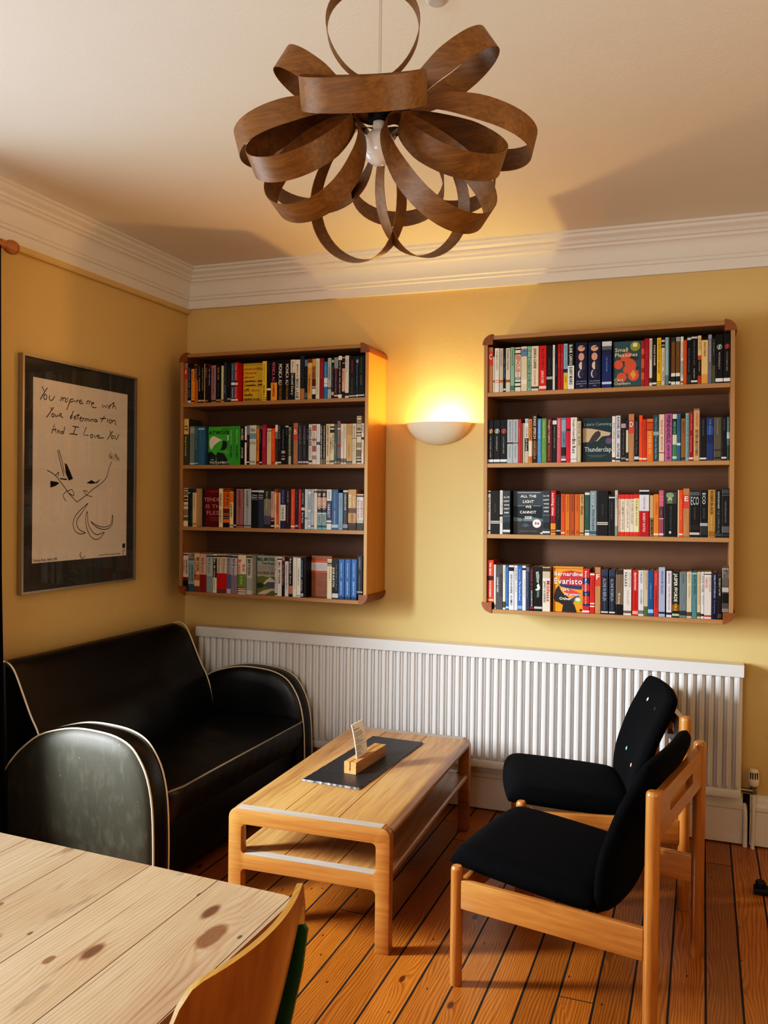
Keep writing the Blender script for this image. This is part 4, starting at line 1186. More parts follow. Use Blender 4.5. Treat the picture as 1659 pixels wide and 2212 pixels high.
  (949.821,964.287,198.20,'0c0c0f',[(0.87,1,'5a6a7a')],[('WALKING ON GLASS IAIN BANKS',0.04,0.85,'e8e2d6',0.55)],'','narrow black paperback with white capitals and blue foot','',0),
  (965.003,985.916,198.46,'dcc8a8',[(0.9,0.96,'b8a488')],[('ESPEDAIR STREET IAIN BANKS',0.04,0.8,'201810',0.42)],'','cream paperback with black capitals, left of its neighbour','',0),
  (986.636,1008.91,197.98,'dccba6',[(0.06,0.22,'1a1612'),(0.1,0.14,'dccba6'),(0.9,0.96,'6a5c40')],[('IAIN BANKS',0.25,0.62,'15120e',0.35),('COMPLICITY',0.34,0.74,'2a2418',0.38)],'','cream paperback with black head picture','',0),
  (1009.62,1024.67,197.56,'44605c',[(0.94,0.97,'a8b4b0')],[('IAN BANKS',0.06,0.34,'304844',0.5),('the quarry',0.48,0.85,'9ab0a8',0.4)],'','dark teal green paperback','',0),
  (1025.24,1043.10,211.30,'7c6258',[(0.16,0.2,'c8b8a8'),(0.54,0.61,'9a2a22'),(0.86,0.92,'302420')],[('BEFORE I GO',0.24,0.52,'a08a80',0.4)],'','tall taupe paperback with red dot','',0),
  (1043.94,1059.61,197.79,'d8ccc0',[(0.86,0.96,'6a625a')],[('SEBASTIAN BARRY',0.2,0.58,'8a8078',0.35)],'','cream paperback, left of its thinner neighbour','',0),
  (1060.68,1074.18,197.45,'d8ccc0',[(0.86,0.96,'6a625a')],[('ANNIE DUNNE',0.05,0.4,'8a8078',0.35)],'','narrow cream paperback left of tan one','',0),
  (1074.89,1104.97,196.96,'c49c5c',[(0.04,0.28,'b09058'),(0.92,1,'6a8a90'),(0.93,0.96,'303028')],[('A Long Long Way',0.5,0.85,'5a4420',0.3)],'','tan paperback with dark picture','',0),
  (1105.66,1126.10,197.38,'cfc2ae',[(0.36,0.38,'6a6050')],[('SIMON BARNES',0.06,0.34,'5a5244',0.35),('The Meaning of Birds',0.42,0.9,'7a7264',0.3)],'','cream paperback right of tan one','',0),
  (1127.84,1152.41,233.27,'d0c2a8',[(0.02,0.035,'3a342a'),(0.07,0.17,'8a7c64'),(0.19,0.2,'3a342a'),(0.25,0.3,'9a8c74'),(0.33,0.36,'3a342a'),(0.39,0.43,'8a7c64'),(0.55,0.66,'8a7c64'),(0.7,0.85,'6a5c48'),(0.87,0.97,'3c342a'),(0.9,0.93,'d0c2a8')],[('CAIRO',0.22,0.3,'3a342a','h')],'','tall cream paperback with ornate black pattern at shelf end','',0),
  (1153.82,1166.06,197.72,'e0d8cc',[(0.34,0.4,'15120f')],[('BAUBY',0.04,0.24,'303840',0.6),('the diving-bell',0.45,0.92,'c87a68',0.4)],'','white paperback with black dot at shelf end','',0),
 ]),
 'L3':(1.3563,[
  (148.5,175.584,201.82,'dcc49c',[(0.02,0.05,'3a342a'),(0.07,0.2,'8a7a60'),(0.24,0.28,'6a5c48'),(0.32,0.36,'3a342a'),(0.43,0.48,'9a8a70'),(0.55,0.72,'8a7a60'),(0.75,0.85,'6a5c48'),(0.89,0.96,'e4d4b4')],[('CAIRO',0.22,0.3,'3a342a','h')],'','cream paperback with ornate brown pattern','',0),
  (176.832,188.280,199.45,'141c2c',[(0.1,0.13,'a8b0b8')],[],'','narrow navy black paperback','',0),
  (188.689,202.563,199.51,'1c3438',[(0.6,0.9,'2c4838')],[('SECRET',0.25,0.55,'3a585c',0.5)],'','narrow dark green blue paperback','',0),
  (203.378,226.163,199.59,'d8bc90',[(0,0.11,'28383c'),(0.9,0.96,'a88a60')],[('SISTER BARRETT',0.15,0.55,'b89a70',0.4)],'','cream paperback with dark head','',0),
  (228.494,361.816,199.03,'6a0d10',[],[],'F_red','dark red paperback facing forward with pink capitals','face',0.055),
  (362.416,385.047,200.26,'e4cfa8',[],[('THE SELLOUT',0.12,0.47,'15120f',0.5),('PAUL BEATTY',0.53,0.9,'15120f',0.48)],'','cream paperback with black capitals','',0),
  (387.029,423.379,200.39,'d8741c',[(0.01,0.04,'301410'),(0.055,0.08,'301410'),(0.52,0.64,'5a2c1c'),(0.66,0.68,'301410'),(0.7,0.74,'301410'),(0.76,0.79,'301410'),(0.88,1,'18121c')],[('THE WOLF',0.09,0.45,'4a1408',0.45),('BORDER',0.12,0.48,'a84a10',0.35)],'','orange paperback with dark stripes','',0),
  (425.489,447.116,184.31,'dfcba4',[(0.02,0.3,'d8762c'),(0.92,0.96,'8a7450')],[('RULES OF CIVILITY',0.34,0.72,'14100e',0.55)],'','cream paperback with orange block','',0),
  (448.892,463.004,205.76,'0a0a0c',[(0.93,0.96,'d0d0d0')],[('THE PANOPTICON',0.13,0.55,'606468',0.35)],'','narrow black paperback beside dusty pink one','',0),
  (463.848,504.826,199.00,'a06c6c',[(0.92,0.96,'604040')],[('ALAN BENNETT',0.04,0.52,'5c3438',0.34),('Untold Stories',0.54,0.9,'885456',0.28)],'','dusty pink paperback with dark lettering','',0),
  (508.715,550.181,199.20,'a8aeb4',[(0.93,0.96,'50585c')],[('ALAN BENNETT',0.04,0.52,'585e66',0.34),('Untold Stories',0.54,0.9,'868c94',0.28)],'','silver grey paperback with dark lettering','',0),
  (552.498,590.994,199.38,'10161f',[(0.04,0.08,'d0d8dc')],[('Alan',0.14,0.18,'d8d8d8','h'),('Bennett',0.19,0.24,'d8d8d8','h'),('Writing',0.25,0.28,'a8a8b0','h')],'','navy black paperback with short white lettering','',0),
  (591.762,623.152,199.54,'34405a',[(0.04,0.09,'d0d8dc'),(0.12,0.3,'202838')],[('Alan',0.14,0.18,'d8d8d8','h'),('Bennett',0.19,0.24,'d8d8d8','h'),('Home',0.25,0.28,'a8a8b0','h')],'','slate blue paperback with short white lettering','',0),
  (623.915,662.361,199.69,'34342c',[(0.26,0.68,'8a887c'),(0.68,0.9,'5a5472')],[('Alan Bennett',0.06,0.5,'b8b49a',0.4)],'','dark olive picture paperback with violet patch','',0),
  (663.506,683.206,199.14,'cfa698',[(0,0.06,'14100f'),(0.72,0.8,'705048'),(0.82,1,'16120f'),(0.92,0.96,'d0c8c0')],[('Alan Bennett',0.1,0.65,'8a6058',0.4)],'','pale pink paperback with black foot','',0),
  (684.505,694.215,181.30,'d8c8b0',[],[('PLAYS',0.35,0.5,'807060',0.5)],'','narrow cream paperback left of orange one','',0),
  (694.815,707.523,182.38,'d8601c',[(0.9,0.96,'f0c8a8')],[('STEVEN BERKOFF',0.1,0.6,'8a3408',0.5)],'','narrow orange paperback','',0),
  (708.286,716.946,181.44,'c4bca8',[],[],'','thin putty paperback','',0),
  (717.438,746.414,199.40,'202a58',[(0.4,0.8,'d8d8d4')],[('MARK BILLING',0.04,0.36,'8a94c0',0.35),('THE BLADE',0.46,0.76,'404048',0.4)],'','navy paperback with white label','',0),
  (747.014,773.616,199.53,'24100f',[],[('DANIEL BIRD',0.06,0.35,'b8a8a0',0.3),('The Sweetest Blessing',0.4,0.85,'a0584c',0.32)],'','dark brown paperback with rust lettering','',0),
  (775.489,797.813,198.64,'d8b898',[(0.005,0.995,'d84c20'),(0.92,0.96,'f0d8c0')],[('POPPY SHAKESPEARE',0.15,0.75,'f0a080',0.3)],'','vermilion paperback with cream foot mark','',0),
  (798.937,817.476,197.73,'0e0d10',[(0.9,0.95,'a8a8a8')],[('THE ZAHIR BOY',0.04,0.5,'4c4c54',0.5)],'','black paperback left of red one','',0),
  (818.207,832.998,198.81,'c02430',[],[('EMMA LEE BOOKS',0.12,0.55,'e89098',0.35)],'','narrow red paperback','',0),
  (833.736,852.172,198.89,'1c1c1c',[(0.08,0.4,'20201c'),(0.46,0.53,'d0ccc0')],[('BOTTOMLESS',0.1,0.38,'b8b48a',0.5),('Silver Bones',0.58,0.85,'e4e0d8',0.6)],'','black and white paperback','',0),
  (852.909,869.086,198.97,'c4d4da',[(0.71,0.75,'808a90')],[],'','pale ice blue paperback, left of pale picture ones','',0),
  (869.820,885.953,199.04,'a8bcca',[(0.06,0.12,'e0e4e4'),(0.52,0.56,'e0e4e4'),(0.78,0.8,'e0e4e4'),(0.9,0.95,'e0e4e4')],[('WILLIAM BOYD',0.2,0.5,'6a8498',0.4)],'','pale blue paperback with white flecks','',0),
  (886.685,902.044,199.12,'b0bcc8',[(0.9,0.94,'506070')],[('RESTLESS WILLIAM',0.1,0.6,'708498',0.4)],'','pale grey blue paperback','',0),
  (903.140,921.007,199.20,'d8d4cc',[(0.04,0.09,'30302c')],[('W',0.05,0.09,'d8d4cc',0.3)],'','white paperback with small black head mark','',0),
  (921.752,945.734,197.63,'38140f',[(0,0.03,'a8a098'),(0.2,0.42,'caa080'),(0.44,0.46,'d0c8c0'),(0.46,0.58,'3a1c18'),(0.58,0.61,'c8d0cc'),(0.61,1,'6aa8aa'),(0.65,0.85,'90a0a0'),(0.9,0.95,'285058')],[('BOYD',0.1,0.55,'e4dcd4',0.6),('ORDINARY',0.66,0.84,'506468',0.4)],'','brown and turquoise picture paperback, left of its twin','',0),
  (946.459,971.069,197.75,'38140f',[(0,0.03,'a8a098'),(0.2,0.42,'caa080'),(0.44,0.46,'d0c8c0'),(0.46,0.58,'3a1c18'),(0.58,0.61,'c8d0cc'),(0.61,1,'6aa8aa'),(0.65,0.85,'90a0a0'),(0.9,0.95,'285058')],[('BOYD',0.1,0.55,'e4dcd4',0.6),('ORDINARY',0.66,0.84,'506468',0.4)],'','brown and turquoise picture paperback, right of its twin','',0),
  (971.791,998.097,197.87,'dcd8d4',[(0.28,0.77,'2c406a'),(0.82,0.85,'202020')],[('DON BOYD',0.04,0.24,'7a8088',0.35),('MARGOT',0.36,0.7,'d8dce4',0.62)],'','white paperback with navy middle','',0),
  (999.176,1033.95,198.02,'2c5a8a',[(0.87,0.95,'a8c0d4')],[('MALCOLM BRADBURY',0.06,0.48,'7aa0c0',0.22),('THE HISTORY MAN',0.52,0.85,'b8ccdc',0.25)],'','broad blue paperback','',0),
  (1034.83,1058.73,181.73,'7a98b0',[],[('DARK WATER',0.16,0.4,'506880',0.3),('EDGE',0.78,0.95,'506880',0.3)],'','light blue paperback','',0),
  (1059.28,1085.57,197.62,'0c0d12',[(0.02,0.06,'d8d8d8'),(0.86,0.95,'8a8a90')],[('CHARLIE BROOKER',0.1,0.52,'c8ccd4',0.4),('SCREEN BURN',0.55,0.85,'4c586a',0.35)],'','black paperback with pale capitals','',0),
  (1086.28,1129.37,198.44,'b89058',[(0.46,0.58,'58401c'),(0.82,0.89,'3c1c10'),(0.89,1,'120c0a')],[('DAN',0.18,0.42,'e8d8b0',0.3),('BROWN',0.13,0.44,'f0e4c4',0.42),('INFERNO',0.6,0.8,'8a3c14',0.35)],'','thick tan paperback with cream lettering','',0),
  (1131.71,1167.49,175.83,'dcd2cc',[(0.03,0.08,'303030'),(0.7,0.8,'a8aaa4'),(0.8,1,'20281c')],[('DAN BROWN',0.18,0.65,'b02a24',0.42),('THE DA VINCI CODE',0.12,0.68,'403c38',0.3)],'','thick white paperback with red lettering','',0),
 ]),
 'L4':(1.0154,[
  (148.5,179.170,201.14,'d8c0ae',[(0.03,0.07,'2a2420'),(0.73,0.83,'6a2c28'),(0.83,1,'0e0c0e')],[('DAN BROWN',0.2,0.63,'1c1614',0.42),('ANGELS',0.2,0.6,'806a60',0.3)],'','cream paperback with black foot','raised',0),
  (180.985,215.284,180.38,'8aa4ac',[(0.78,1,'3c5a70'),(0.03,0.09,'506a74')],[('DAN BROWN',0.22,0.7,'28343a',0.42),('DIGITAL FORTRESS',0.2,0.7,'50666e',0.28)],'','pale blue paperback with dark blue foot','',0),
  (215.940,248.434,200.76,'d8b48c',[(0.55,0.7,'b06a30'),(0.85,1,'6a4a3a')],[('BRYSON',0.1,0.46,'14100e',0.55),('DOWN UNDER',0.12,0.6,'8a3c2c',0.35)],'','cream and orange paperback with black capitals','',0),
  (250.482,288.848,199.09,'c8a498',[(0.54,1,'8a2424')],[('Bill Bryson',0.1,0.5,'94706a',0.5)],'','rose paperback with red lower half','',0),
  (290.875,327.403,198.55,'a8b0ac',[(0.57,1,'8a989a'),(0.03,0.07,'40484a')],[('Bill Bryson',0.1,0.5,'788480',0.45)],'','pale grey green paperback with tinted lower half','',0),
  (328.995,350.968,200.54,'d8d0c0',[(0.11,0.61,'12100f'),(0.04,0.08,'202020')],[('BILL BRYSON',0.13,0.6,'e0d8c8',0.6),('Shakespeare',0.65,0.93,'8a8478',0.35)],'','white paperback with black name band','',0),
  (353.369,381.613,200.33,'ccb8a4',[(0.49,1,'b81418'),(0.03,0.07,'30241f'),(0.9,1,'6a3c38')],[('Bill Bryson',0.11,0.47,'8a7464',0.45)],'','cream paperback with bright red lower half, left of its twin','',0),
  (382.804,410.525,201.22,'ccb8a4',[(0.49,1,'b81418'),(0.03,0.07,'30241f'),(0.9,1,'6a3c38')],[('Bill Bryson',0.11,0.47,'8a7464',0.45)],'','cream paperback with bright red lower half, right of its twin','',0),
  (410.929,434.593,200.98,'9c9aa8',[(0.51,1,'5a6088'),(0.03,0.07,'28282c'),(0.88,1,'b8a8b0')],[('Bill Bryson',0.1,0.5,'5a5a6c',0.45)],'','lavender paperback with blue lower half','',0),
  (436.189,471.515,199.52,'b8b0b4',[(0.52,1,'847484'),(0.03,0.07,'28282c')],[('Bill Bryson',0.1,0.5,'5a545c',0.45)],'','lavender paperback with mauve lower half','',0),
  (476.601,523.753,200.95,'dccab4',[(0.49,1,'6a8a3c'),(0.83,0.86,'b03028'),(0.86,1,'d8d4cc'),(0.88,0.9,'141414'),(0.93,0.95,'141414'),(0.97,0.98,'141414')],[('Bill',0.24,0.42,'b06a60',0.35),('Bryson',0.12,0.47,'c0392c',0.42),('At Home',0.53,0.75,'c8d8a0',0.3)],'','cream and green paperback with zebra foot','',0),
  (527.268,559.394,199.88,'b8bab4',[(0.02,0.06,'30302c'),(0.58,0.9,'9aa09c')],[('BRYSON',0.1,0.5,'121212',0.6)],'','pale grey paperback with black capitals','',0),
  (567.281,687.639,198.90,'8a8e70',[],[],'F_bryson','green landscape paperback facing forward','face',0.04),
  (688.239,702.221,199.18,'c8c4c4',[(0.93,0.97,'404040')],[('Bill Bryson',0.08,0.45,'b07a70',0.5),('Notes',0.55,0.85,'606060',0.4)],'','narrow pale grey paperback','',0),
  (703.360,727.844,199.14,'d8d6d2',[(0.05,0.08,'202020')],[('BILL BRYSON',0.14,0.68,'2a2a2a',0.5)],'','white paperback with black capitals, right of pale grey one','',0),
  (728.878,743.895,199.80,'5a241c',[(0,0.1,'b09480'),(0.65,1,'141014')],[('The Map of Bones',0.2,0.72,'c8a898',0.5)],'','narrow rust and black paperback','',0),
  (745.036,765.996,198.72,'d4d4d8',[(0,0.11,'181414')],[('FINDING STAR',0.2,0.6,'606878',0.4),('SMALL',0.62,0.85,'808890',0.35)],'','white paperback with black head','',0),
  (767.522,788.780,196.07,'0e0b0c',[(0.72,0.93,'b87c68'),(0.93,1,'141010')],[('Bukowski',0.02,0.42,'e4dcd0',0.6),('Women',0.46,0.68,'dcd4c8',0.45)],'','black paperback with bold white lettering above pink patch','',0),
  (789.509,810.321,198.44,'e0dfd6',[],[('THE WHITE GARDEN',0.2,0.8,'c0bfae',0.3)],'','white paperback with faint lettering','',0),
  (811.46,833.308,196.48,'e2e0da',[(0.95,0.98,'a0a09a')],[('THE PASSAGE OF',0.24,0.7,'909088',0.35)],'','white paperback with grey lettering','',0),
  (834.038,848.805,198.09,'12161c',[(0.9,0.98,'a8b0b8')],[('THE BEAR PERFORMER',0.06,0.5,'7ab0cc',0.6),('of Barnaby',0.55,0.85,'d8dcdc',0.5)],'','narrow black paperback with blue lettering','',0),
  (849.511,863.822,201.99,'08080a',[],[('SOOT',0.2,0.9,'30303a',0.4)],'','glossy black paperback beside wooden block','',0),
  (864.422,977.091,206.75,'WOODB',[],[],'F_block','brown wooden block facing forward with orange and white label','block',0.06),
  (977.691,1003.28,196.23,'d8ceb0',[(0.04,0.1,'b0aa90'),(0.1,0.14,'383024'),(0.16,0.18,'30302c')],[('THE CONFESSIONS',0.22,0.52,'8a8064',0.25)],'','cream paperback with small head emblem','',0),
  (1004.73,1037.72,195.58,'0c0c0e',[(0.86,0.97,'c8c8c8')],[('THE MINIATURIST',0.1,0.8,'585a60',0.36),('JESSIE BURTON',0.2,0.7,'e8e2d6',0.36)],'','black paperback with white capitals left of blue ones','',0),
  (1038.80,1070.54,196.01,'3468a8',[(0.93,1,'1c3c60')],[('THE MINIATURIST',0.08,0.46,'a8c4e0',0.28),('JESSIE BURTON',0.55,0.88,'c8d8e8',0.28)],'','royal blue paperback, leftmost of three alike','',0),
  (1072.68,1103.89,197.11,'3468a8',[(0.93,1,'1c3c60')],[('THE MINIATURIST',0.08,0.46,'a8c4e0',0.28),('JESSIE BURTON',0.55,0.88,'c8d8e8',0.28)],'','royal blue paperback, middle of three alike','',0),
  (1106.37,1135.30,198.17,'3468a8',[(0.93,1,'1c3c60')],[('THE MINIATURIST',0.08,0.46,'a8c4e0',0.28),('JESSIE BURTON',0.55,0.88,'c8d8e8',0.28)],'','royal blue paperback, rightmost of three alike','',0),
  (1136.51,1166.34,218.74,'0a0a0c',[(0.92,0.95,'a8a8a8')],[('A S BYATT',0.06,0.36,'a8a8ac',0.32),('A WHISTLING WOMAN',0.48,0.9,'787880',0.24)],'','tall black paperback at shelf end','raised',0),
 ]),
 'R1':(1.9905,[
  (1793.5,1815.20,209.13,'WOOD',[(0.1,0.41,'c23a1c')],[('C',0.15,0.27,'e8e2d6','h')],'','wooden letter divider with red label reading C','',0),
  (1816.14,1821.99,164.20,'e0d8cc',[(0.66,0.71,'a04028')],[],'','very thin white booklet','',0),
  (1823.26,1844.04,202.74,'dcd4c4',[(0.72,0.78,'b0643c'),(0.735,0.765,'e8dcc8')],[('TRUMAN CAPOTE',0.06,0.5,'787064',0.3)],'','white paperback with small orange mark','',0),
  (1845.50,1862.94,200.82,'bcb4a4',[(0.72,0.78,'b0643c')],[('Truman Capote',0.06,0.4,'706858',0.4)],'','stone paperback with small orange mark','',0),
  (1863.66,1874.17,199.95,'0a0c12',[(0.92,0.96,'d0d0d0')],[('CAREY THE DIARIES',0.22,0.7,'7a8aa0',0.5)],'','narrow black paperback with blue lettering','',0),
  (1874.89,1895.48,200.42,'c8c0ac',[(0.72,0.78,'a05434')],[('Truman Capote',0.03,0.5,'5a5448',0.4)],'','grey cream paperback with small red mark','',0),
  (1896.90,1915.26,202.75,'86ac94',[(0.86,0.97,'507860')],[('CHOOSE PETER',0.05,0.42,'486a58',0.35)],'','mint green paperback','',0),
  (1917.78,1943.58,200.58,'dcd0ba',[(0.03,0.16,'181614'),(0.06,0.13,'dcd0ba'),(0.67,0.74,'8a9aa4'),(0.78,0.9,'181614'),(0.81,0.87,'dcd0ba')],[('JEEPHOUSE',0.17,0.56,'c84c3c',0.8),('THE LIT',0.57,0.67,'a06a6a',0.4)],'','cream paperback with big red letters and black circles','',0),
  (1945.35,1972.81,203.15,'d0c4a6',[(0.05,0.22,'6484a0'),(0.73,0.84,'e0d6bc')],[('a',0.08,0.12,'30485c','h')],'','cream paperback with blue square','',0),
  (1974.58,1991.27,202.79,'84aa94',[(0.1,0.11,'203828'),(0.25,0.26,'203828'),(0.42,0.43,'203828'),(0.6,0.61,'203828'),(0.75,0.76,'203828')],[('The rights of the Reader',0.3,0.95,'284434',0.4)],'','mint paperback with dark green lines','',0),
  (1992.33,2024.85,201.97,'dccab2',[(0.9,0.95,'504438')],[('JOHN le CARRE',0.05,0.5,'181410',0.42),('The Little Drummer',0.53,0.87,'b86a58',0.28)],'','cream paperback with black name lettering','',0),
  (2026.96,2059.63,201.65,'d01c18',[(0.9,0.96,'e8c8c0')],[('SILVERVIEW',0.06,0.52,'80100e',0.45),('JOHN LE CARRE',0.56,0.84,'f4d8d0',0.42)],'','bright red paperback with dark red and white lettering','',0),
  (2060.67,2087.23,200.87,'080808',[(0.7,0.75,'e8e4dc'),(0.715,0.735,'504c48')],[('SAPPHIRE AND THE',0.26,0.65,'484848',0.3)],'','black paperback with white band beside bright red one','',0),
  (2088.26,2098.01,202.17,'dcd4c8',[],[('YESTERDAY',0.1,0.4,'a09080',0.4)],'','narrow white paperback','',0),
  (2099.05,2109.82,202.54,'1a0c0e',[(0.3,1,'0c0e16')],[('THE BLACK',0.42,0.85,'4a6a98',0.5)],'','narrow black paperback with blue lettering, left of red ones','',0),
  (2110.51,2122.64,204.25,'a8141a',[],[('GIRL UP STAIRS',0.2,0.95,'d06860',0.4)],'','narrow red paperback, left of its twin','',0),
  (2123.33,2135.79,203.82,'a8141a',[],[('GIRL UP STAIRS',0.2,0.95,'d06860',0.4)],'','narrow red paperback, right of its twin','',0),
  (2136.82,2154.06,204.25,'94b8c8',[(0.66,1,'dcb43c'),(0.55,0.63,'28303a')],[('JUSTIN CARTWRIGHT',0.03,0.55,'5a7a8c',0.5),('LION',0.7,0.95,'5a4a18',0.4)],'','sky blue and yellow paperback','',0),
  (2154.73,2183.25,206.29,'0d0e10',[(0.49,1,'e0dcd4')],[('BLANK CANVAS',0.04,0.48,'e8e8e0',0.6),('BUNNY MUNRO',0.52,0.9,'101010',0.6)],'','black and white paperback with slanted lettering','',0),
  (2188.37,2240.16,206.30,'14183a',[],[],'F_moons','thick navy paperback with phases of a moon, left of its twin','',0),
  (2244.22,2298.18,203.85,'14183a',[],[],'F_moons','thick navy paperback with phases of a moon, right of its twin','',0),
  (2303.52,2345.27,203.68,'1c2c64',[(0,0.1,'c8c8c8'),(0.1,0.18,'5a6064'),(0.18,0.28,'20283c'),(0.87,0.92,'b8c4dc')],[('THE COAST ROAD',0.34,0.65,'7a94c0',0.2)],'','thick royal blue paperback with grey picture head','',0),
  (2351.44,2469.31,201.03,'34545a',[],[],'F_small','dark teal paperback facing forward with orange fruit','face',0.012),
  (2469.91,2482.58,198.23,'a02418',[(0.18,0.3,'c85a30'),(0.4,0.6,'c85a30'),(0.7,0.85,'c85a30')],[],'','narrow brick red paperback beside teal cover','',0),
  (2483.18,2502.28,205.64,'9c1428',[],[('RAYMOND CHANDLER',0.1,0.45,'c8505c',0.25)],'','crimson paperback','',0),
  (2503.25,2515.19,205.28,'d0c4b8',[(0.83,0.93,'383430')],[('Raymond Chandler',0.05,0.45,'605850',0.45)],'','narrow off-white paperback right of crimson one','',0),
  (2516.15,2533.54,205.31,'0a0a0a',[(0.93,0.97,'d8d8d8'),(0.72,0.85,'2c0c0c')],[('ROALD DAHLIER',0.15,0.58,'e0dcd0',0.45)],'','black paperback with white capitals left of yellow one','',0),
  (2534.49,2551.49,205.84,'e8b81c',[(0.91,0.97,'30281c'),(0.925,0.955,'e8b81c')],[('RAYMOND CHANDLER THE BIG SLEEP',0.04,0.75,'5c4810',0.4)],'','bright yellow paperback','',0),
  (2552.77,2566.84,205.46,'c8baa4',[(0,0.21,'141614'),(0.05,0.09,'c8baa4'),(0.14,0.18,'8a8a80')],[('Tracy Chevalier',0.3,0.65,'a06858',0.35),('FALLING',0.7,0.95,'38302c',0.4)],'','cream paperback with black head','',0),
  (2568.11,2582.78,205.47,'86acb0',[(0.79,1,'587c80')],[('TRACY CHEVALIER',0.06,0.75,'a8ccd0',0.4)],'','pale teal paperback','',0),
  (2583.42,2591.69,204.71,'2a0c10',[(0.92,0.96,'d0c8c8')],[],'','narrow dark red paperback','',0),
  (2592.96,2610.10,203.83,'6a4a1e',[(0,0.09,'28302c'),(0.75,1,'d4d4cc'),(0.82,0.93,'20201c')],[('LEE CHILD',0.12,0.7,'8a6a34',0.4)],'','olive brown paperback with white foot, left of its twin','',0),
  (2611.98,2629.38,204.29,'6a4a1e',[(0,0.09,'8aa09c'),(0.75,1,'d4d4cc'),(0.82,0.93,'20201c')],[('LEE CHILD',0.12,0.7,'8a6a34',0.4)],'','olive brown paperback with white foot, right of its twin','',0),
  (2630.94,2642.29,204.94,'d8d0c8',[(0.5,0.85,'b8b4b0'),(0.92,0.97,'a06838')],[('KATE CHOPIN',0.12,0.45,'c8642c',0.55),('THE AWAKEN',0.5,0.85,'4c5058',0.4)],'','narrow white paperback with orange lettering','',0),
  (2643.02,2656.23,189.17,'b8551c',[],[],'','rust orange paperback','',0),
  (2657.37,2672.74,204.80,'0c0e18',[(0.03,0.08,'b8bcc8'),(0.8,0.97,'2c3430')],[('SUSANNA CLARKE PIRANESI',0.25,0.75,'6c7484',0.35)],'','black paperback with small star at head','',0),
  (2673.35,2699.27,205.76,'09090b',[(0.02,0.06,'b8b8b8'),(0.92,0.96,'c8c8c8')],[('jonathan strange and mr norrell',0.1,0.6,'787c80',0.25),('Susanna Clarke',0.68,0.88,'c8c8c8',0.22)],'','thick black paperback with thin white lettering','',0),
  (2699.89,2713.89,204.78,'d8bc90',[(0.41,0.5,'b84c18'),(0.5,0.83,'2c1c14'),(0.83,1,'a83c18')],[('CLAVELL',0.05,0.4,'8a6a40',0.5),('THE KING',0.53,0.8,'b89870',0.35)],'','cream and rust paperback','',0),
  (2714.64,2740.36,185.00,'d8b478',[(0.78,1,'cf9848')],[('PAULO COELHO',0.05,0.38,'30281c',0.28)],'','tan paperback with small black lettering','',0),
  (2740.83,2755.64,206.09,'6c6c78',[(0,0.08,'8c94a0')],[('JM COETZEE SUMMERTIME',0.05,0.55,'b8bcc8',0.55)],'','tall grey violet paperback','',0),
  (2756.68,2769.91,188.70,'2c2e28',[(0.6,1,'50523c')],[('ELIZABETH',0.1,0.4,'787c70',0.4)],'','charcoal olive paperback','',0),
  (2770.71,2799.83,205.35,'0a0a0b',[(0.9,0.97,'d8d8d8')],[('MOCKINGJAY',0.37,0.72,'a8a8a4',0.28)],'F_ring:a8b0b0','black paperback with silver ring emblem','',0),
  (2801.95,2828.6,206.66,'0a0a0b',[(0.9,0.97,'d8d8d8')],[('CATCHING FIRE',0.37,0.76,'908c88',0.28)],'F_ring:b83028','black paperback with red ring emblem','',0),
 ]),
 'R2':(1.6655,[
  (1793.5,1819.35,199.78,'09090b',[(0.91,0.97,'d8d8d8')],[('THE HUNGER GAMES',0.38,0.87,'908c84',0.26)],'F_ring:d88a38','black paperback with amber ring emblem','',0),
  (1820.44,1850.71,199.56,'09090b',[(0.91,0.97,'d8d8d8')],[('MOCKINGJAY',0.38,0.72,'a0a09c',0.26)],'F_ring:a8b0b0','black paperback with silver ring emblem','',0),
  (1851.80,1882.27,198.61,'09090b',[(0.91,0.97,'d8d8d8')],[('CATCHING FIRE',0.38,0.78,'908c88',0.26)],'F_ring:b83c28','black paperback with red ring emblem','',0),
  (1882.99,1907.89,198.82,'a0a8ac',[(0.52,0.56,'403834')],[('WILKIE COLLINS NOVEL',0.04,0.5,'606c74',0.3),('Vintage Classic',0.6,0.88,'788084',0.3)],'','silver grey paperback with dark oval, left of its twin','',0),
  (1908.61,1933.76,198.75,'a0a8ac',[(0.52,0.56,'706864')],[('WILKIE COLLINS NOVEL',0.04,0.5,'606c74',0.3),('Vintage Classic',0.6,0.88,'788084',0.3)],'','silver grey paperback with dark oval, right of its twin','',0),
  (1934.47,1947.00,199.23,'b42a30',[],[('MERCURY',0.2,0.55,'d87878',0.4)],'','narrow red paperback right of grey ones','',0),
  (1947.45,1956.26,181.16,'7a4c24',[],[],'','narrow brown paperback','',0),
  (1956.86,1963.52,180.92,'b8b8b4',[],[],'','very thin grey white paperback','',0),
  (1964.49,1980.16,200.03,'d8d0c4',[(0.02,0.1,'90a8b4'),(0.44,0.73,'141414'),(0.73,1,'c0a890')],[('COLLINS',0.18,0.42,'50504c',0.55),('J R Crook',0.46,0.72,'dcd8d0',0.6)],'','white paperback with black middle band','',0),
  (1980.88,1997.21,198.46,'cc7c30',[(0.5,0.85,'d8c8a8')],[('BE KIND TO PEOPLE',0.05,0.48,'6a2c10',0.5),('ROAD',0.87,0.97,'8a3c10',0.4)],'','orange and cream paperback','',0),
  (1998.17,2020.81,217.59,'2c100c',[(0.55,0.85,'5c3a1c')],[('KINGS SPEECH',0.04,0.5,'d8ccb0',0.62),('MARK LOGUE',0.54,0.92,'b08a50',0.4)],'','tall dark brown paperback with cream capitals','',0),
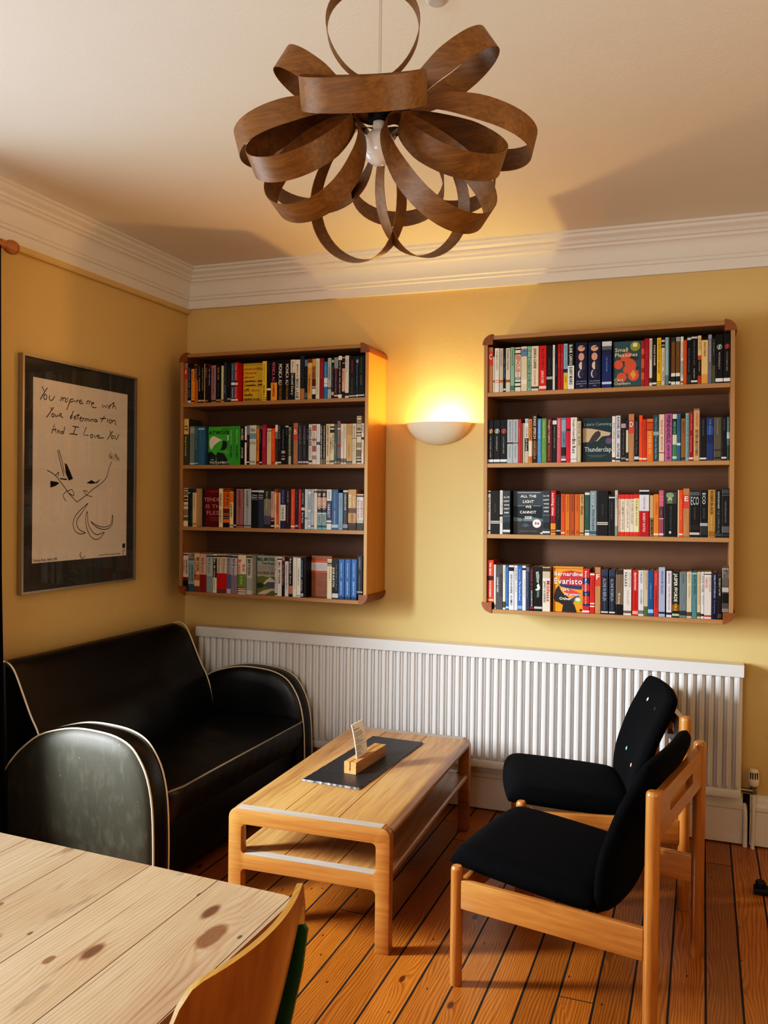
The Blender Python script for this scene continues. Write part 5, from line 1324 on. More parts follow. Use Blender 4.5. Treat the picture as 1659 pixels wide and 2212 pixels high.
  (2021.96,2039.58,199.30,'4a86b4',[],[('DOUGLAS COUPLAND',0.05,0.45,'b8d4e8',0.45),('MISS WYOMING',0.48,0.85,'7aa8cc',0.35)],'','sky blue paperback','',0),
  (2040.98,2062.05,199.37,'5e8c3e',[],[('DOUGLAS COUPLAND',0.05,0.45,'b8d09c',0.4),('SHAMPOO PLANET',0.47,0.8,'8ab070',0.35)],'','leaf green paperback','',0),
  (2063.09,2087.57,200.39,'5a0c10',[],[('Douglas Coupland',0.05,0.56,'d8b0a8',0.42),('Generation A',0.6,0.95,'b88430',0.35)],'','dark crimson paperback with pink lettering','',0),
  (2088.97,2107.42,198.64,'0e100f',[(0.05,0.14,'d0d4d0')],[('DOUGLAS COUPLAND',0.18,0.68,'8a8c88',0.35)],'','black paperback with white head picture','',0),
  (2108.45,2127.19,199.78,'c8525c',[],[('DOUGLAS COUPLAND',0.04,0.45,'f0b8b8',0.42),('GIRLFRIEND IN A COMA',0.47,0.9,'e08a8c',0.35)],'','coral pink paperback','',0),
  (2128.23,2148.97,199.49,'6a7e94',[(0.05,0.3,'8898a8'),(0.66,1,'1a1c20'),(0.85,0.92,'686c70'),(0.92,0.96,'d8d8d8')],[('ALL FAMILIES',0.35,0.6,'485a70',0.35)],'','blue grey picture paperback with black foot','',0),
  (2150.00,2168.25,200.24,'d41434',[(0.25,0.3,'400810')],[('WORST PERSON EVER',0.3,0.65,'a00c24',0.4)],'','hot red paperback','',0),
  (2169.28,2197.06,199.49,'dcd2c6',[(0.92,0.94,'908880')],[('Douglas Coupland',0.04,0.46,'50483f',0.36),('Bit Rot',0.48,0.8,'14120f',0.6)],'','white paperback with large black lettering','',0),
  (2198.18,2214.23,182.49,'b4a88c',[],[('BENJAMIN CREME',0.05,0.3,'80745c',0.3),('BLACK',0.38,0.6,'40382c',0.4)],'','stone paperback beside dark teal cover','',0),
  (2220.09,2348.26,195.88,'1c3034',[],[],'F_thunder','dark teal paperback facing forward with bird picture','face',0.02),
  (2348.86,2363.16,199.59,'d8d0c4',[(0.6,1,'e0d4b8'),(0.9,0.96,'484038')],[('MICHAEL CUNNINGHAM',0.15,0.5,'504840',0.35),('THE HOURS',0.53,0.8,'787064',0.35)],'','narrow white paperback with small lettering','',0),
  (2364.80,2384.34,201.39,'c8c4cc',[(0.93,0.97,'242424')],[('RACHEL CUSK',0.03,0.5,'181818',0.55),('OUTLINE',0.6,0.9,'181818',0.55)],'','pale lavender paperback with black capitals','',0),
  (2387.06,2407.18,188.75,'0c0d0f',[(0.12,0.22,'a89090'),(0.9,0.95,'707470')],[('A LIFES WORK RACHEL CUSK',0.27,0.85,'70746c',0.3)],'','black paperback with pale spot near head','',0),
  (2407.87,2418.07,183.16,'161c1a',[(0.25,0.78,'c8bca4'),(0.93,0.97,'c8c8c4')],[],'','narrow black paperback with cream label','',0),
  (2418.90,2441.85,207.43,'WOOD',[(0.13,0.41,'c23a1c')],[('D',0.16,0.27,'e8e2d6','h')],'','wooden letter divider with red label reading D','',0),
  (2442.99,2462.26,180.27,'0a0b0c',[(0.88,0.95,'c0c4c8')],[('ROALD DAHL The Great',0.05,0.82,'686c70',0.4)],'','black paperback right of wooden divider','',0),
  (2463.11,2477.11,200.05,'e04c14',[(0.92,0.96,'f0c8a8')],[('GOING SOLO',0.15,0.5,'c03808',0.4)],'','tall vivid orange paperback','',0),
  (2477.86,2494.41,182.64,'c0300f',[(0.92,0.96,'f0d0b8')],[('ROALD DAHL',0.1,0.5,'90200c',0.4)],'','red orange paperback','',0),
  (2495.37,2521.23,183.65,'e06c18',[(0.07,0.28,'8a3008'),(0.1,0.25,'b84c10')],[('SOMEONE LIKE YOU',0.3,0.83,'f0b878',0.6)],'','broad orange paperback with cream lettering','',0),
  (2522.09,2544.29,199.71,'284850',[(0.36,0.44,'88a0a0')],[('William Dalry',0.05,0.35,'80a0a4',0.35),('From the Holy Mtn',0.46,0.95,'a0b8b8',0.35)],'','dark teal paperback with flecks','',0),
  (2545.23,2567.34,201.32,'dcb8a0',[(0.81,0.83,'704838')],[('Claudia Roth',0.12,0.42,'b06060',0.45),('MISADVENTURES',0.48,0.77,'907060',0.3)],'','pale peach paperback','',0),
  (2569.24,2598.56,202.43,'b05c90',[],[('FRIENDAHOLIC',0.03,0.62,'140c14',0.58),('ELIZABETH DAY',0.66,0.9,'140c14',0.35),('II',0.91,0.97,'140c14',0.5)],'','mauve pink paperback with heavy black capitals','',0),
  (2600.47,2617.91,200.61,'0c100f',[(0,0.1,'c8c4b4'),(0.14,0.44,'1c4838'),(0.44,0.65,'c8c4a8'),(0.65,1,'3c7a58'),(0.9,0.95,'b8ccbc')],[('GEEK LOVE',0.16,0.42,'70b898',0.5)],'','black and green paperback with cream panel','',0),
  (2618.54,2633.40,201.73,'2c5c84',[(0.62,0.67,'c0ccd8')],[('BERNIERES',0.1,0.5,'204868',0.4)],'','blue paperback right of black and green one','',0),
  (2635.42,2652.12,181.18,'8a5c28',[(0.92,0.97,'40280c')],[('DELILLO',0.08,0.35,'503010',0.4)],'','brown paperback','',0),
  (2652.92,2666.43,203.29,'7aa0a4',[],[('THE SOUND OF A WILD SNAIL',0.04,0.95,'507478',0.5)],'','pale teal paperback with teal lettering','',0),
  (2667.01,2684.86,210.06,'8c1614',[(0.93,0.97,'e0c0b8')],[('ANITA DESAI',0.05,0.38,'d08878',0.35),('Fasting Feasting',0.5,0.82,'d89888',0.35)],'','dark red paperback with pink lettering','',0),
  (2685.72,2709.11,220.93,'c09a6c',[(0,0.04,'90704c')],[('PATRICK DEWITT',0.08,0.36,'a83c24',0.36),('SISTERS BROTHERS',0.4,0.9,'20120c',0.52)],'','tall tan paperback with red and black capitals','',0),
  (2710.30,2736.38,182.04,'130c0c',[(0.93,0.97,'d0d0d0')],[('THE PALE HORSE',0.04,0.42,'585458',0.3)],'','blackish brown paperback right of tall tan one','',0),
  (2737.61,2764.48,181.84,'24366c',[(0.2,0.4,'2c4c8c'),(0.4,0.6,'18265c')],[('THE DEVILS',0.04,0.4,'6c84b8',0.35)],'','deep blue paperback with swirls','',0),
  (2765.70,2795.18,181.91,'585244',[(0.74,0.78,'383428'),(0.92,0.96,'242018')],[('THE STORM SISTER',0.04,0.4,'8c8678',0.28)],'','olive grey paperback','',0),
  (2796.10,2815.66,181.77,'0d0c0d',[(0.92,0.96,'d0d0d0')],[('ANTHONY DOERR',0.04,0.3,'5c5c60',0.35)],'','black paperback second from shelf end','',0),
  (2816.57,2828.6,182.21,'4c6468',[(0.35,0.5,'a8b4b4'),(0.65,1,'28403e')],[('ALL THE LIGHT',0.1,0.7,'88a0a4',0.35)],'','teal grey paperback at shelf end','',0),
 ]),
 'R3':(1.3409,[
  (1793.5,1806.60,199.05,'dcd2c8',[(0.03,0.07,'202020'),(0.91,0.94,'303030')],[('Philip K Dick',0.16,0.5,'181410',0.6),('A SCANNER',0.55,0.85,'a89c94',0.4)],'','white paperback with black lettering at left end','',0),
  (1808.43,1849.36,199.00,'0a0a0b',[(0.7,0.755,'e0d8cc'),(0.715,0.74,'605850')],[('KAMILA DICKENS',0.3,0.5,'404044',0.25)],'','thick black paperback with white band at left end','',0),
  (1850.45,1863.90,200.38,'d4d0c8',[(0.55,0.6,'141210')],[('KIT DE WAAL BECOMING BLACK',0.05,0.52,'686460',0.35),('NAME',0.62,0.85,'a8a49c',0.35)],'','narrow white paperback with black dot','',0),
  (1865.36,1898.67,198.54,'2c3a42',[(0.58,0.59,'708088'),(0.72,0.88,'1a2228'),(0.9,0.95,'d0d0d0')],[('ALL THE',0.13,0.165,'e8e2d6','h'),('LIGHT',0.22,0.255,'e8e2d6','h'),('WE',0.31,0.345,'e8e2d6','h'),('CANNOT',0.395,0.43,'e8e2d6','h'),('SEE',0.485,0.52,'e8e2d6','h')],'','dark slate paperback spine left of its matching cover','',0),
  (1907.58,2045.60,198.10,'18242a',[],[],'F_light','dark slate paperback facing forward with white capitals','face',0.03),
  (2046.20,2079.87,198.57,'2c3a42',[(0.55,0.56,'708088'),(0.72,0.86,'1a2228'),(0.92,0.96,'d0d0d0')],[('ALL THE',0.1,0.135,'e8e2d6','h'),('LIGHT',0.19,0.225,'e8e2d6','h'),('WE',0.28,0.315,'e8e2d6','h'),('CANNOT',0.365,0.4,'e8e2d6','h'),('SEE',0.45,0.485,'e8e2d6','h')],'','dark slate paperback spine right of its matching cover','',0),
  (2082.32,2105.33,198.52,'b8161e',[(0.58,0.74,'78101a'),(0.74,1,'dc8428'),(0.88,0.9,'18100c'),(0.93,0.95,'18100c')],[('exciting times',0.05,0.56,'f0d0c4',0.6)],'','red and orange paperback','',0),
  (2107.16,2127.31,181.68,'0c0a0c',[(0.88,0.91,'b0a8a8')],[('J P Donleavy Ginger Man',0.08,0.6,'58504c',0.3)],'','black paperback left of orange row','',0),
  (2128.34,2146.34,183.42,'cc4c14',[(0.93,0.96,'f0c8a0')],[('PENGUIN ORANGE',0.03,0.42,'8a2808',0.35)],'','red orange paperback, first of four oranges','',0),
  (2147.72,2167.03,182.71,'c8701c',[],[('PENGUIN ORANGE',0.03,0.42,'8a3c08',0.35),('PD',0.88,0.96,'6a3008',0.5)],'','amber orange paperback, second of four oranges','',0),
  (2168.75,2187.99,182.70,'a8480f',[],[('PENGUIN ORANGE',0.03,0.42,'782808',0.35),('PD',0.88,0.96,'602808',0.5)],'','burnt orange paperback, third of four oranges','',0),
  (2189.71,2209.22,182.35,'c8601a',[],[('PENGUIN ORANGE',0.03,0.42,'8a3408',0.35),('PD',0.88,0.96,'6a2c08',0.5)],'','orange paperback, fourth of four oranges','',0),
  (2210.58,2230.02,182.68,'b88c54',[(0.93,0.96,'503818')],[('FIRST',0.03,0.26,'584020',0.4),('Whole',0.28,0.5,'241808',0.6)],'','tan paperback right of orange row','',0),
  (2233.35,2254.40,195.48,'284a44',[(0.03,0.08,'d0d4cc'),(0.88,0.91,'a8b4ac'),(0.94,1,'d8d0c4')],[('ROGER DEAKIN',0.2,0.75,'58786c',0.25)],'','dark green paperback with pale foot disc','',0),
  (2256.08,2284.13,197.16,'7c8e94',[(0.9,0.97,'40545a')],[('ROOM',0.05,0.38,'a8b8bc',0.55),('Emma Donoghue',0.42,0.88,'404c50',0.38)],'','blue grey paperback with tall lettering','',0),
  (2286.15,2333.78,197.09,'0a0a0b',[(0.7,0.755,'e0d8cc'),(0.715,0.74,'605850')],[('KAMILA DOSTOYEVSKY',0.3,0.55,'404044',0.2)],'','very thick black paperback with white band','',0),
  (2336.54,2362.19,181.60,'0b0a0b',[(0.06,0.09,'c8c8c8')],[('THE DOUBLE',0.18,0.6,'504c48',0.3)],'','black paperback left of narrow white one','',0),
  (2362.75,2375.03,199.73,'b8b0a8',[(0.78,1,'708474')],[('ROMAN DIAL',0.1,0.45,'807870',0.4)],'','narrow greyish white paperback with green foot','',0),
  (2377.12,2385.93,181.59,'d09878',[(0,0.1,'c8281c'),(0.9,1,'c8281c')],[('VAN',0.4,0.7,'a85838',0.4)],'','narrow pinkish paperback with red ends','',0),
  (2386.53,2404.89,181.59,'d8c8b0',[(0,0.11,'d02a1c'),(0.9,1,'d02a1c')],[('THE COMMITMENTS THE SNAPPER',0.16,0.85,'7a7468',0.45)],'','cream paperback with red ends, left of three','',0),
  (2405.55,2426.61,181.58,'dccdb6',[(0,0.11,'d02a1c'),(0.9,1,'d02a1c')],[('PADDY CLARKE HA HA HA',0.14,0.8,'8a8478',0.4)],'','cream paperback with red ends, middle of three','',0),
  (2427.59,2441.69,181.58,'dccdb6',[(0,0.11,'d02a1c'),(0.9,1,'d02a1c')],[('A STAR CALLED',0.14,0.75,'6a6458',0.5)],'','cream paperback with red ends, right of three','',0),
  (2442.34,2464.56,182.25,'e0cf9c',[(0,0.1,'d02a1c'),(0.9,1,'d02a1c')],[('THE WOMAN WHO WALKED',0.12,0.75,'6c6c38',0.35)],'','pale yellow paperback with red ends','',0),
  (2465.43,2506.35,200.18,'d0ccd0',[(0.45,1,'a80c14'),(0.03,0.1,'101010')],[('The Barrytown Trilogy',0.14,0.42,'706c70',0.2),('RODDY DOYLE',0.5,0.9,'f0d0cc',0.3)],'','thick white and red paperback','',0),
  (2509.40,2524.58,178.18,'b89868',[(0.55,1,'7a6440')],[('M DU MAUR',0.6,0.95,'141008',0.6)],'','tan paperback with black lower lettering','',0),
  (2525.52,2546.12,182.56,'d8741c',[(0.93,0.96,'f4dcb8')],[('REBECCA',0.2,0.6,'a84c0c',0.3)],'','orange paperback right of tan one','',0),
  (2547.62,2566.53,199.02,'bc5c74',[(0.13,0.14,'d88898'),(0.2,0.21,'d88898'),(0.35,0.6,'50303c'),(0.6,0.62,'d8a0b0'),(0.62,1,'8a4858'),(0.93,0.97,'e0c0c8')],[('DANIELLE',0.4,0.58,'8a5c68',0.4)],'','pink and plum paperback','',0),
  (2568.78,2622.56,197.61,'0b0d0e',[],[],'F_mush','very thick black paperback with pale green picture','',0),
  (2623.50,2628.56,199.89,'dcbc94',[],[],'','very thin cream paperback beside orange one','',0),
  (2629.19,2644.67,199.87,'dc4a18',[(0.93,0.96,'f4d8c0')],[('DYER OUT OF SHEER',0.2,0.7,'f09070',0.3)],'','orange red paperback beside wooden divider','',0),
  (2645.57,2670.73,207.15,'WOOD',[(0.13,0.41,'c23a1c')],[('E',0.16,0.26,'e8e2d6','h')],'','wooden letter divider with red label reading E','',0),
  (2672.05,2712.06,196.44,'0c0b0d',[(0.02,0.1,'50565c'),(0.9,0.95,'b8b4ac'),(0.74,0.84,'2c1a10')],[('ECO',0.12,0.3,'a8b0b4','h'),('PRAGUE CEMETERY',0.36,0.62,'5c4c44',0.2)],'','thick black paperback with silver lettering, left of its neighbour','',0),
  (2713.28,2744.01,199.68,'0b0b0c',[(0.68,0.95,'2c2e30'),(0.7,0.76,'9aa0a4')],[('ECO',0.06,0.3,'c0c4c4',0.5),('NAME OF THE ROSE',0.38,0.6,'484c50',0.35)],'','black paperback with tall silver capitals','',0),
  (2744.93,2773.32,201.27,'a8803c',[(0.87,0.98,'8c6420')],[('ROBIN BLACK',0.03,0.52,'50140c',0.42),('THE PRIME OF',0.55,0.85,'c8a868',0.3)],'','gold paperback with dark red lettering','',0),
  (2774.24,2798.50,201.21,'0b0d0d',[(0.92,0.97,'404444')],[('MARTIN EDWARDS',0.04,0.4,'c4c8c0',0.35),('THE COFFIN IN OIL',0.42,0.92,'687470',0.45)],'','black paperback with grey green lettering','',0),
  (2799.38,2828.6,206.07,'121214',[(0.02,0.1,'444446'),(0.13,0.14,'707070'),(0.77,0.9,'58585a'),(0.93,0.97,'303032')],[('A HEARTBREAKING WORK',0.25,0.7,'787064',0.28)],'','black paperback with grey panels at shelf end','',0),
 ]),
 'R4':(0.9956,[
  (1793.5,1822.40,224.56,'c8422c',[(0.38,0.48,'38141c'),(0.93,0.97,'e8b868')],[('THE CIRCLE',0.06,0.36,'f4dcd0',0.38),('DAVE EGGERS',0.5,0.88,'f4dcd0',0.38)],'','tall red orange paperback at left end','raised',0),
  (1824.33,1833.47,204.62,'dcd6ce',[(0.9,0.97,'808080')],[],'','thin white paperback right of red orange one','',0),
  (1834.58,1864.83,203.41,'48484a',[],[('BRET EASTON ELLIS',0.2,0.7,'2c2c2e',0.36),('LUNAR PARK',0.28,0.62,'d4d4d4',0.34)],'','charcoal grey paperback','',0),
  (1865.92,1878.62,203.32,'d0cab8',[(0.82,0.96,'484438')],[('THIS MISERABLE LIFE',0.05,0.65,'8a8474',0.3)],'','narrow cream paperback left of blue one','',0),
  (1879.72,1893.12,201.57,'2c5c94',[(0.93,0.97,'c0ccd8')],[('YOU COULD DO SOMETHING',0.04,0.85,'5c94c8',0.5)],'','narrow blue paperback','',0),
  (1894.20,1916.94,203.18,'d8d8e0',[(0.04,0.13,'141414'),(0.165,0.17,'303030'),(0.62,0.63,'8a8a90')],[('DEAR EVAN HANSEN',0.2,0.62,'181820',0.5),('VAL EMMICH',0.67,0.9,'303038',0.45)],'','white paperback with black tree emblem','',0),
  (1918.74,1934.20,203.05,'d4d4d4',[],[('ANNE ENRIGHT',0.04,0.34,'181818',0.45),('ACTRESS',0.38,0.8,'9a9a9a',0.35)],'','pale grey paperback with black name','',0),
  (1935.64,1955.00,203.23,'2c5ca8',[(0.9,0.97,'7c9ccc')],[('Anne Enright',0.07,0.32,'94b88c',0.35),('The Green Road',0.35,0.78,'dce4ec',0.4)],'','royal blue paperback with white lettering','',0),
  (1956.07,1972.15,203.05,'d8d8d4',[(0.05,0.1,'181818')],[('THE FORGOTTEN WALTZ',0.3,0.7,'b0aca0',0.4)],'','white paperback right of royal blue one','',0),
  (1973.23,1987.83,200.67,'2c3850',[(0.02,0.12,'5c5868')],[('Waltz of the last voyager',0.15,0.9,'6c7c98',0.35)],'','narrow slate blue paperback','',0),
  (1988.91,2009.86,198.73,'0b0a0b',[(0.91,0.96,'7a1c1c')],[('THE BOOK OF A',0.04,0.5,'a83038',0.45),('SARAH ROSE ETTER',0.53,0.9,'c8c8c4',0.34)],'','black paperback with red lettering','',0),
  (2010.57,2046.59,199.57,'0a0b0b',[(0.9,0.95,'b0b4b0')],[],'F_torn','black paperback with white torn paper shapes','',0),
  (2047.65,2082.04,199.91,'d8ccb4',[(0,0.25,'b8a88c'),(0.02,0.1,'383028')],[('Middlesex',0.31,0.78,'b0202c',0.52),('JEFFREY EUGENIDES',0.32,0.8,'241c18',0.3)],'','cream paperback with large red lettering','',0),
  (2091.37,2224.46,202.92,'dc8c1c',[],[],'F_girl','orange paperback facing forward with bold white lettering','face',0.02),
  (2225.06,2255.67,196.98,'b82a2c',[(0.2,0.35,'202450'),(0.5,0.62,'242858'),(0.78,0.84,'282c60'),(0.94,0.98,'dcd4d0')],[('Bernardine Evaristo',0.05,0.52,'f0e4dc',0.36),('Girl Woman Other',0.55,0.8,'e8c068',0.3)],'','red and navy paperback right of its matching cover','',0),
  (2257.80,2277.76,180.50,'c4241c',[(0.02,0.06,'f0c8b8'),(0.74,0.77,'f0c8b8'),(0.81,0.84,'f0c8b8')],[('THE RAVEN',0.15,0.6,'9c1410',0.3)],'','bright red paperback left of wooden divider','',0),
  (2279.65,2303.57,206.09,'WOOD',[(0.13,0.41,'c23a1c')],[('F',0.15,0.26,'e8e2d6','h')],'','wooden letter divider with red label reading F','',0),
  (2306.31,2336.13,197.65,'1c2230',[(0,0.14,'2c3850'),(0.94,0.97,'c8c8c8')],[('ALONE IN BERLIN',0.2,0.7,'8c94a4',0.6),('HANS',0.72,0.9,'586070',0.3)],'','dark navy paperback with grey capitals, left of its twin','',0),
  (2340.15,2365.81,196.10,'1c2230',[(0,0.14,'2c3850'),(0.94,0.97,'c8c8c8')],[('ALONE IN BERLIN',0.2,0.7,'8c94a4',0.6),('HANS',0.72,0.9,'586070',0.3)],'','dark navy paperback with grey capitals, right of its twin','',0),
  (2368.14,2400.27,196.35,'6c5a48',[(0,0.1,'30241c'),(0.77,1,'0c0a0a')],[('SEBASTIAN FAULKS',0.12,0.4,'846c58',0.3),('Birdsong',0.52,0.75,'c8bcac',0.36)],'','taupe paperback with black foot','',0),
  (2401.25,2434.83,199.07,'d0c6bc',[(0.9,0.96,'605850')],[('SEBASTIAN',0.06,0.38,'b0a498',0.28),('FAULKS',0.06,0.37,'484038',0.36),('ENGLEBY',0.45,0.82,'b4a89c',0.24)],'','broad white paperback with grey capitals','',0),
  (2438.78,2462.67,197.32,'c4180f',[(0.9,0.97,'e89880')],[('SEBASTIAN FAULKS',0.05,0.44,'f4d8cc',0.42),('CHARLOTTE GRAY',0.48,0.86,'7c0c08',0.36)],'','vivid red paperback with white lettering','',0),
  (2463.65,2486.13,197.37,'c8c8c6',[(0.88,0.96,'686868')],[('FAULKS',0.04,0.28,'707070',0.42),('THE FATAL ENGLISHMAN',0.42,0.74,'787874',0.36)],'','pale grey paperback right of vivid red one','',0),
  (2487.10,2503.33,197.98,'b8a88c',[(0.79,1,'4c6030')],[('HENRY GREEN LIFE',0.05,0.42,'98886c',0.35)],'','stone paperback with green foot','',0),
  (2503.99,2526.62,197.57,'1c4c7c',[(0.85,0.93,'8cb0d0')],[('LYNDSAY FAYE',0.28,0.62,'78a0c4',0.3)],'','blue paperback left of coral red one','',0),
  (2528.24,2547.24,197.57,'b82c24',[],[('Elena Ferrante',0.06,0.32,'e88878',0.4),('Troubling Love',0.4,0.8,'7c1410',0.35)],'','coral red paperback','',0),
  (2548.10,2574.39,213.44,'94a0b8',[(0.9,0.94,'202c40')],[('FERRANTE MY BRILLIANT',0.08,0.55,'54607c',0.3)],'','tall pale periwinkle paperback','',0),
  (2579.61,2601.29,198.16,'d0c4cc',[(0.9,0.95,'202020')],[('Elena Ferrante',0.05,0.28,'403c40',0.35),('Those Who Leave and',0.32,0.84,'706870',0.3)],'','pinkish white paperback','',0),
  (2603.22,2632.08,196.64,'162018',[(0.72,0.86,'7c5418'),(0.92,0.97,'a8b098')],[('JASPER FFORDE',0.04,0.66,'ece4cc',0.58),('FIRE',0.7,0.86,'d89c30',0.5)],'','black green paperback with bold cream capitals','',0),
  (2633.04,2661.12,196.54,'687478',[(0.85,0.95,'2c3438')],[('Jonathan',0.05,0.25,'485458',0.25),('The Corrections',0.45,0.7,'889498',0.22)],'','grey blue paperback with thin lettering','',0),
  (2662.38,2682.16,197.31,'c4b498',[(0.87,0.96,'504434')],[('Sebastian Fitz',0.04,0.24,'8c7c60',0.35),('The Secret',0.3,0.55,'98886c',0.3)],'','beige paperback left of teal one','',0),
  (2683.73,2702.81,197.29,'4c7c80',[(0.03,0.05,'a8c8c8')],[('CLARE FISHER',0.05,0.48,'30585c',0.45),('HOW THE LIGHT',0.55,0.85,'6c9ca0',0.3)],'','teal paperback with dark lettering','',0),
  (2704.06,2718.09,197.84,'c4b094',[(0.87,0.96,'504434')],[('Gavin Francis',0.05,0.26,'806c50',0.4),('Adventures Human Being',0.28,0.7,'8c785c',0.35)],'','narrow beige paperback right of teal one','',0),
  (2719.33,2731.15,198.28,'d4d0cc',[(0.9,0.95,'202020')],[('CARRIE FISHER',0.03,0.44,'606060',0.55),('PRINCESS',0.5,0.85,'909090',0.4)],'','narrow white paperback with spaced lettering','',0),
  (2732.39,2760.57,198.93,'cfc4bc',[(0.04,0.06,'181818'),(0.92,0.96,'a84038')],[('JANICE HADLOW',0.1,0.42,'a8948c',0.3),('A PREDICTABLE',0.12,0.34,'b05048',0.3)],'','white paperback with small red marks','',0),
  (2762.44,2784.31,197.11,'0c1434',[],[('PENELOPE FITZGERALD',0.05,0.55,'a8b0c8',0.4),('The Beginning',0.58,0.88,'6c78a0',0.3)],'','navy paperback with pale capitals','',0),
  (2785.25,2801.21,195.42,'18100c',[(0.02,0.06,'4c2c18'),(0.88,0.97,'503c28')],[('THE GREAT GATSBY',0.1,0.5,'c0b498',0.45)],'','blackish brown paperback with cream lettering','',0),
  (2802.57,2828.6,220.81,'4c4844',[(0.02,0.25,'8c8880'),(0.25,0.42,'5c5850'),(0.45,0.55,'a8a4a0'),(0.58,0.8,'100f0f'),(0.92,1,'7c7870')],[('GATSBY',0.05,0.25,'302c28','h')],'','tall grey picture paperback at right end','raised',0),
 ]),
}
# ------------------------------------------------------------------ bookcases and everything on them
CASES = {'L': (.003, .13, 1.1918, .9955, 2.2633, 'left'), 'R': (.0099, 1.775, 2.8471, .9794, 2.2537, 'right')}
DEP = .254
BF = -.244                                   # spines stand here
def cw(t, x, y, z):
    return (x - t * z, y, z + t * x)
for K, (tl, x0, x1, z0, z1, side) in CASES.items():
    lab = {'L': 'wall-hung wooden bookcase in the corner, left of the glowing wall light', 'R': 'wall-hung wooden bookcase right of the glowing wall light'}[K]
    t = thing('bookcase', lab, 'bookcase', cw(tl, x0, 0, z0), (0, -tl, 0))
    W_, Hh = x1 - x0, z1 - z0
    th = .018
    sh = [SH[K + str(i)][0] - z0 for i in (1, 2, 3, 4)]
    e = .001
    def bx(name, a, m, bev=.0012):
        bm = bmesh.new(); box(bm, *a, bev=bev, seg=1); return link(name, bm, m, t)
    s_in = M_PLYZ
    bx('side_panel', (0, th, -DEP, -e, .03, Hh - .03), M_PLYZ if K == 'R' else M_PLYZ)
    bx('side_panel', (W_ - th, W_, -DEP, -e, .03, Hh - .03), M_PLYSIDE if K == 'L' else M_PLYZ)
    bx('top_board', (.03, W_ - .03, -DEP, -e, Hh - .022, Hh - .004), M_PLY)
    bx('bottom_board', (.03, W_ - .03, -DEP, -e, sh[3] - .0185, sh[3]), M_PLY)
    for z in sh[:3]:
        bx('shelf', (th, W_ - th, -DEP + .0005, -.0125, z - .0195, z), M_PLY)
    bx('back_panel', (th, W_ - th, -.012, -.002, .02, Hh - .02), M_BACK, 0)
    R_ = .048
    for cx, cz, a in ((-.006 + R_, Hh - R_ + .003, PI / 2), (W_ + .006 - R_, Hh - R_ + .003, 0), (-.006 + R_, -.0005 + R_, PI), (W_ + .006 - R_, -.0005 + R_, 1.5 * PI)):
        bm = bmesh.new()
        arc = [(cx, cz)] + [(cx + R_ * math.cos(a + PI / 2 * k / 10), cz + R_ * math.sin(a + PI / 2 * k / 10)) for k in range(11)]
        prism(bm, arc, -DEP - .0035, -e, 'y')
        link('corner_moulding', bm, M_MOULD, t, 30)

ORD = ['leftmost', 'second', 'third', 'fourth', 'fifth', 'sixth', 'seventh', 'eighth', 'ninth', 'tenth', 'eleventh', 'twelfth', 'thirteenth', 'fourteenth', 'fifteenth', 'sixteenth', 'seventeenth', 'eighteenth', 'nineteenth', 'twentieth']
def ordn(i, n):
    if i == 0: return 'leftmost'
    if i == n - 1: return 'rightmost'
    if i < 20: return ORD[i] + ' from left'
    j = n - 1 - i
    if j < 20: return ORD[j] + ' from right'
    return ORD[19] + ' from right'

def colr(h):
    if h == 'WOOD': return M_DIV
    if h == 'WOODB': return M_BLOCK
    return flat(h, 0.42, Specular_IOR_Level=.3)

def spine_body(w, h, d, base, bands):
    """card cover wrapped round a page block, coloured bands on the spine"""
    bm = bmesh.new()
    c = min(.0012, w * .2); q = min(.0016, w * .3)
    mats = [colr(base)]; idx = {base: 0}
    cuts = sorted({0.0, 1.0} | {max(0, min(1, b[0])) for b in bands} | {max(0, min(1, b[1])) for b in bands})
    out = [(0, d), (0, q), (q * .35, q * .3), (q, 0), (w - q, 0), (w - q * .35, q * .3), (w, q), (w, d)]
    for a, b in zip(cuts, cuts[1:]):
        if b - a < 1e-6: continue
        m = (a + b) / 2
        col = base
        for bd in bands:
            if bd[0] <= m <= bd[1]: col = bd[2]
        if col not in idx:
            idx[col] = len(mats); mats.append(colr(col))
        za, zb_ = h * (1 - b), h * (1 - a)
        for i in range(len(out) - 1):
            quad(bm, [(*out[i], za), (*out[i + 1], za), (*out[i + 1], zb_), (*out[i], zb_)], 0 if i in (0, 6) else idx[col])
    inner = [(c, d), (c, q + .001), (w - c, q + .001), (w - c, d)]
    for i in range(3):
        quad(bm, [(*inner[i], 0), (*inner[i + 1], 0), (*inner[i + 1], h), (*inner[i], h)])
    for z in (0, h):
        quad(bm, [(0, d, z), (0, q, z), (c, q + .001, z), (c, d, z)]); quad(bm, [(w, d, z), (w, q, z), (w - c, q + .001, z), (w - c, d, z)])
        f = bm.faces.new([bm.verts.new((x, y, z)) for x, y in [(0, q), (q * .35, q * .3), (q, 0), (w - q, 0), (w - q * .35, q * .3), (w, q), (w - c, q + .001), (c, q + .001)]])
    for x in ((0, c), (w - c, w)):
        quad(bm, [(x[0], d, 0), (x[1], d, 0), (x[1], d, h), (x[0], d, h)])
    return bm, mats

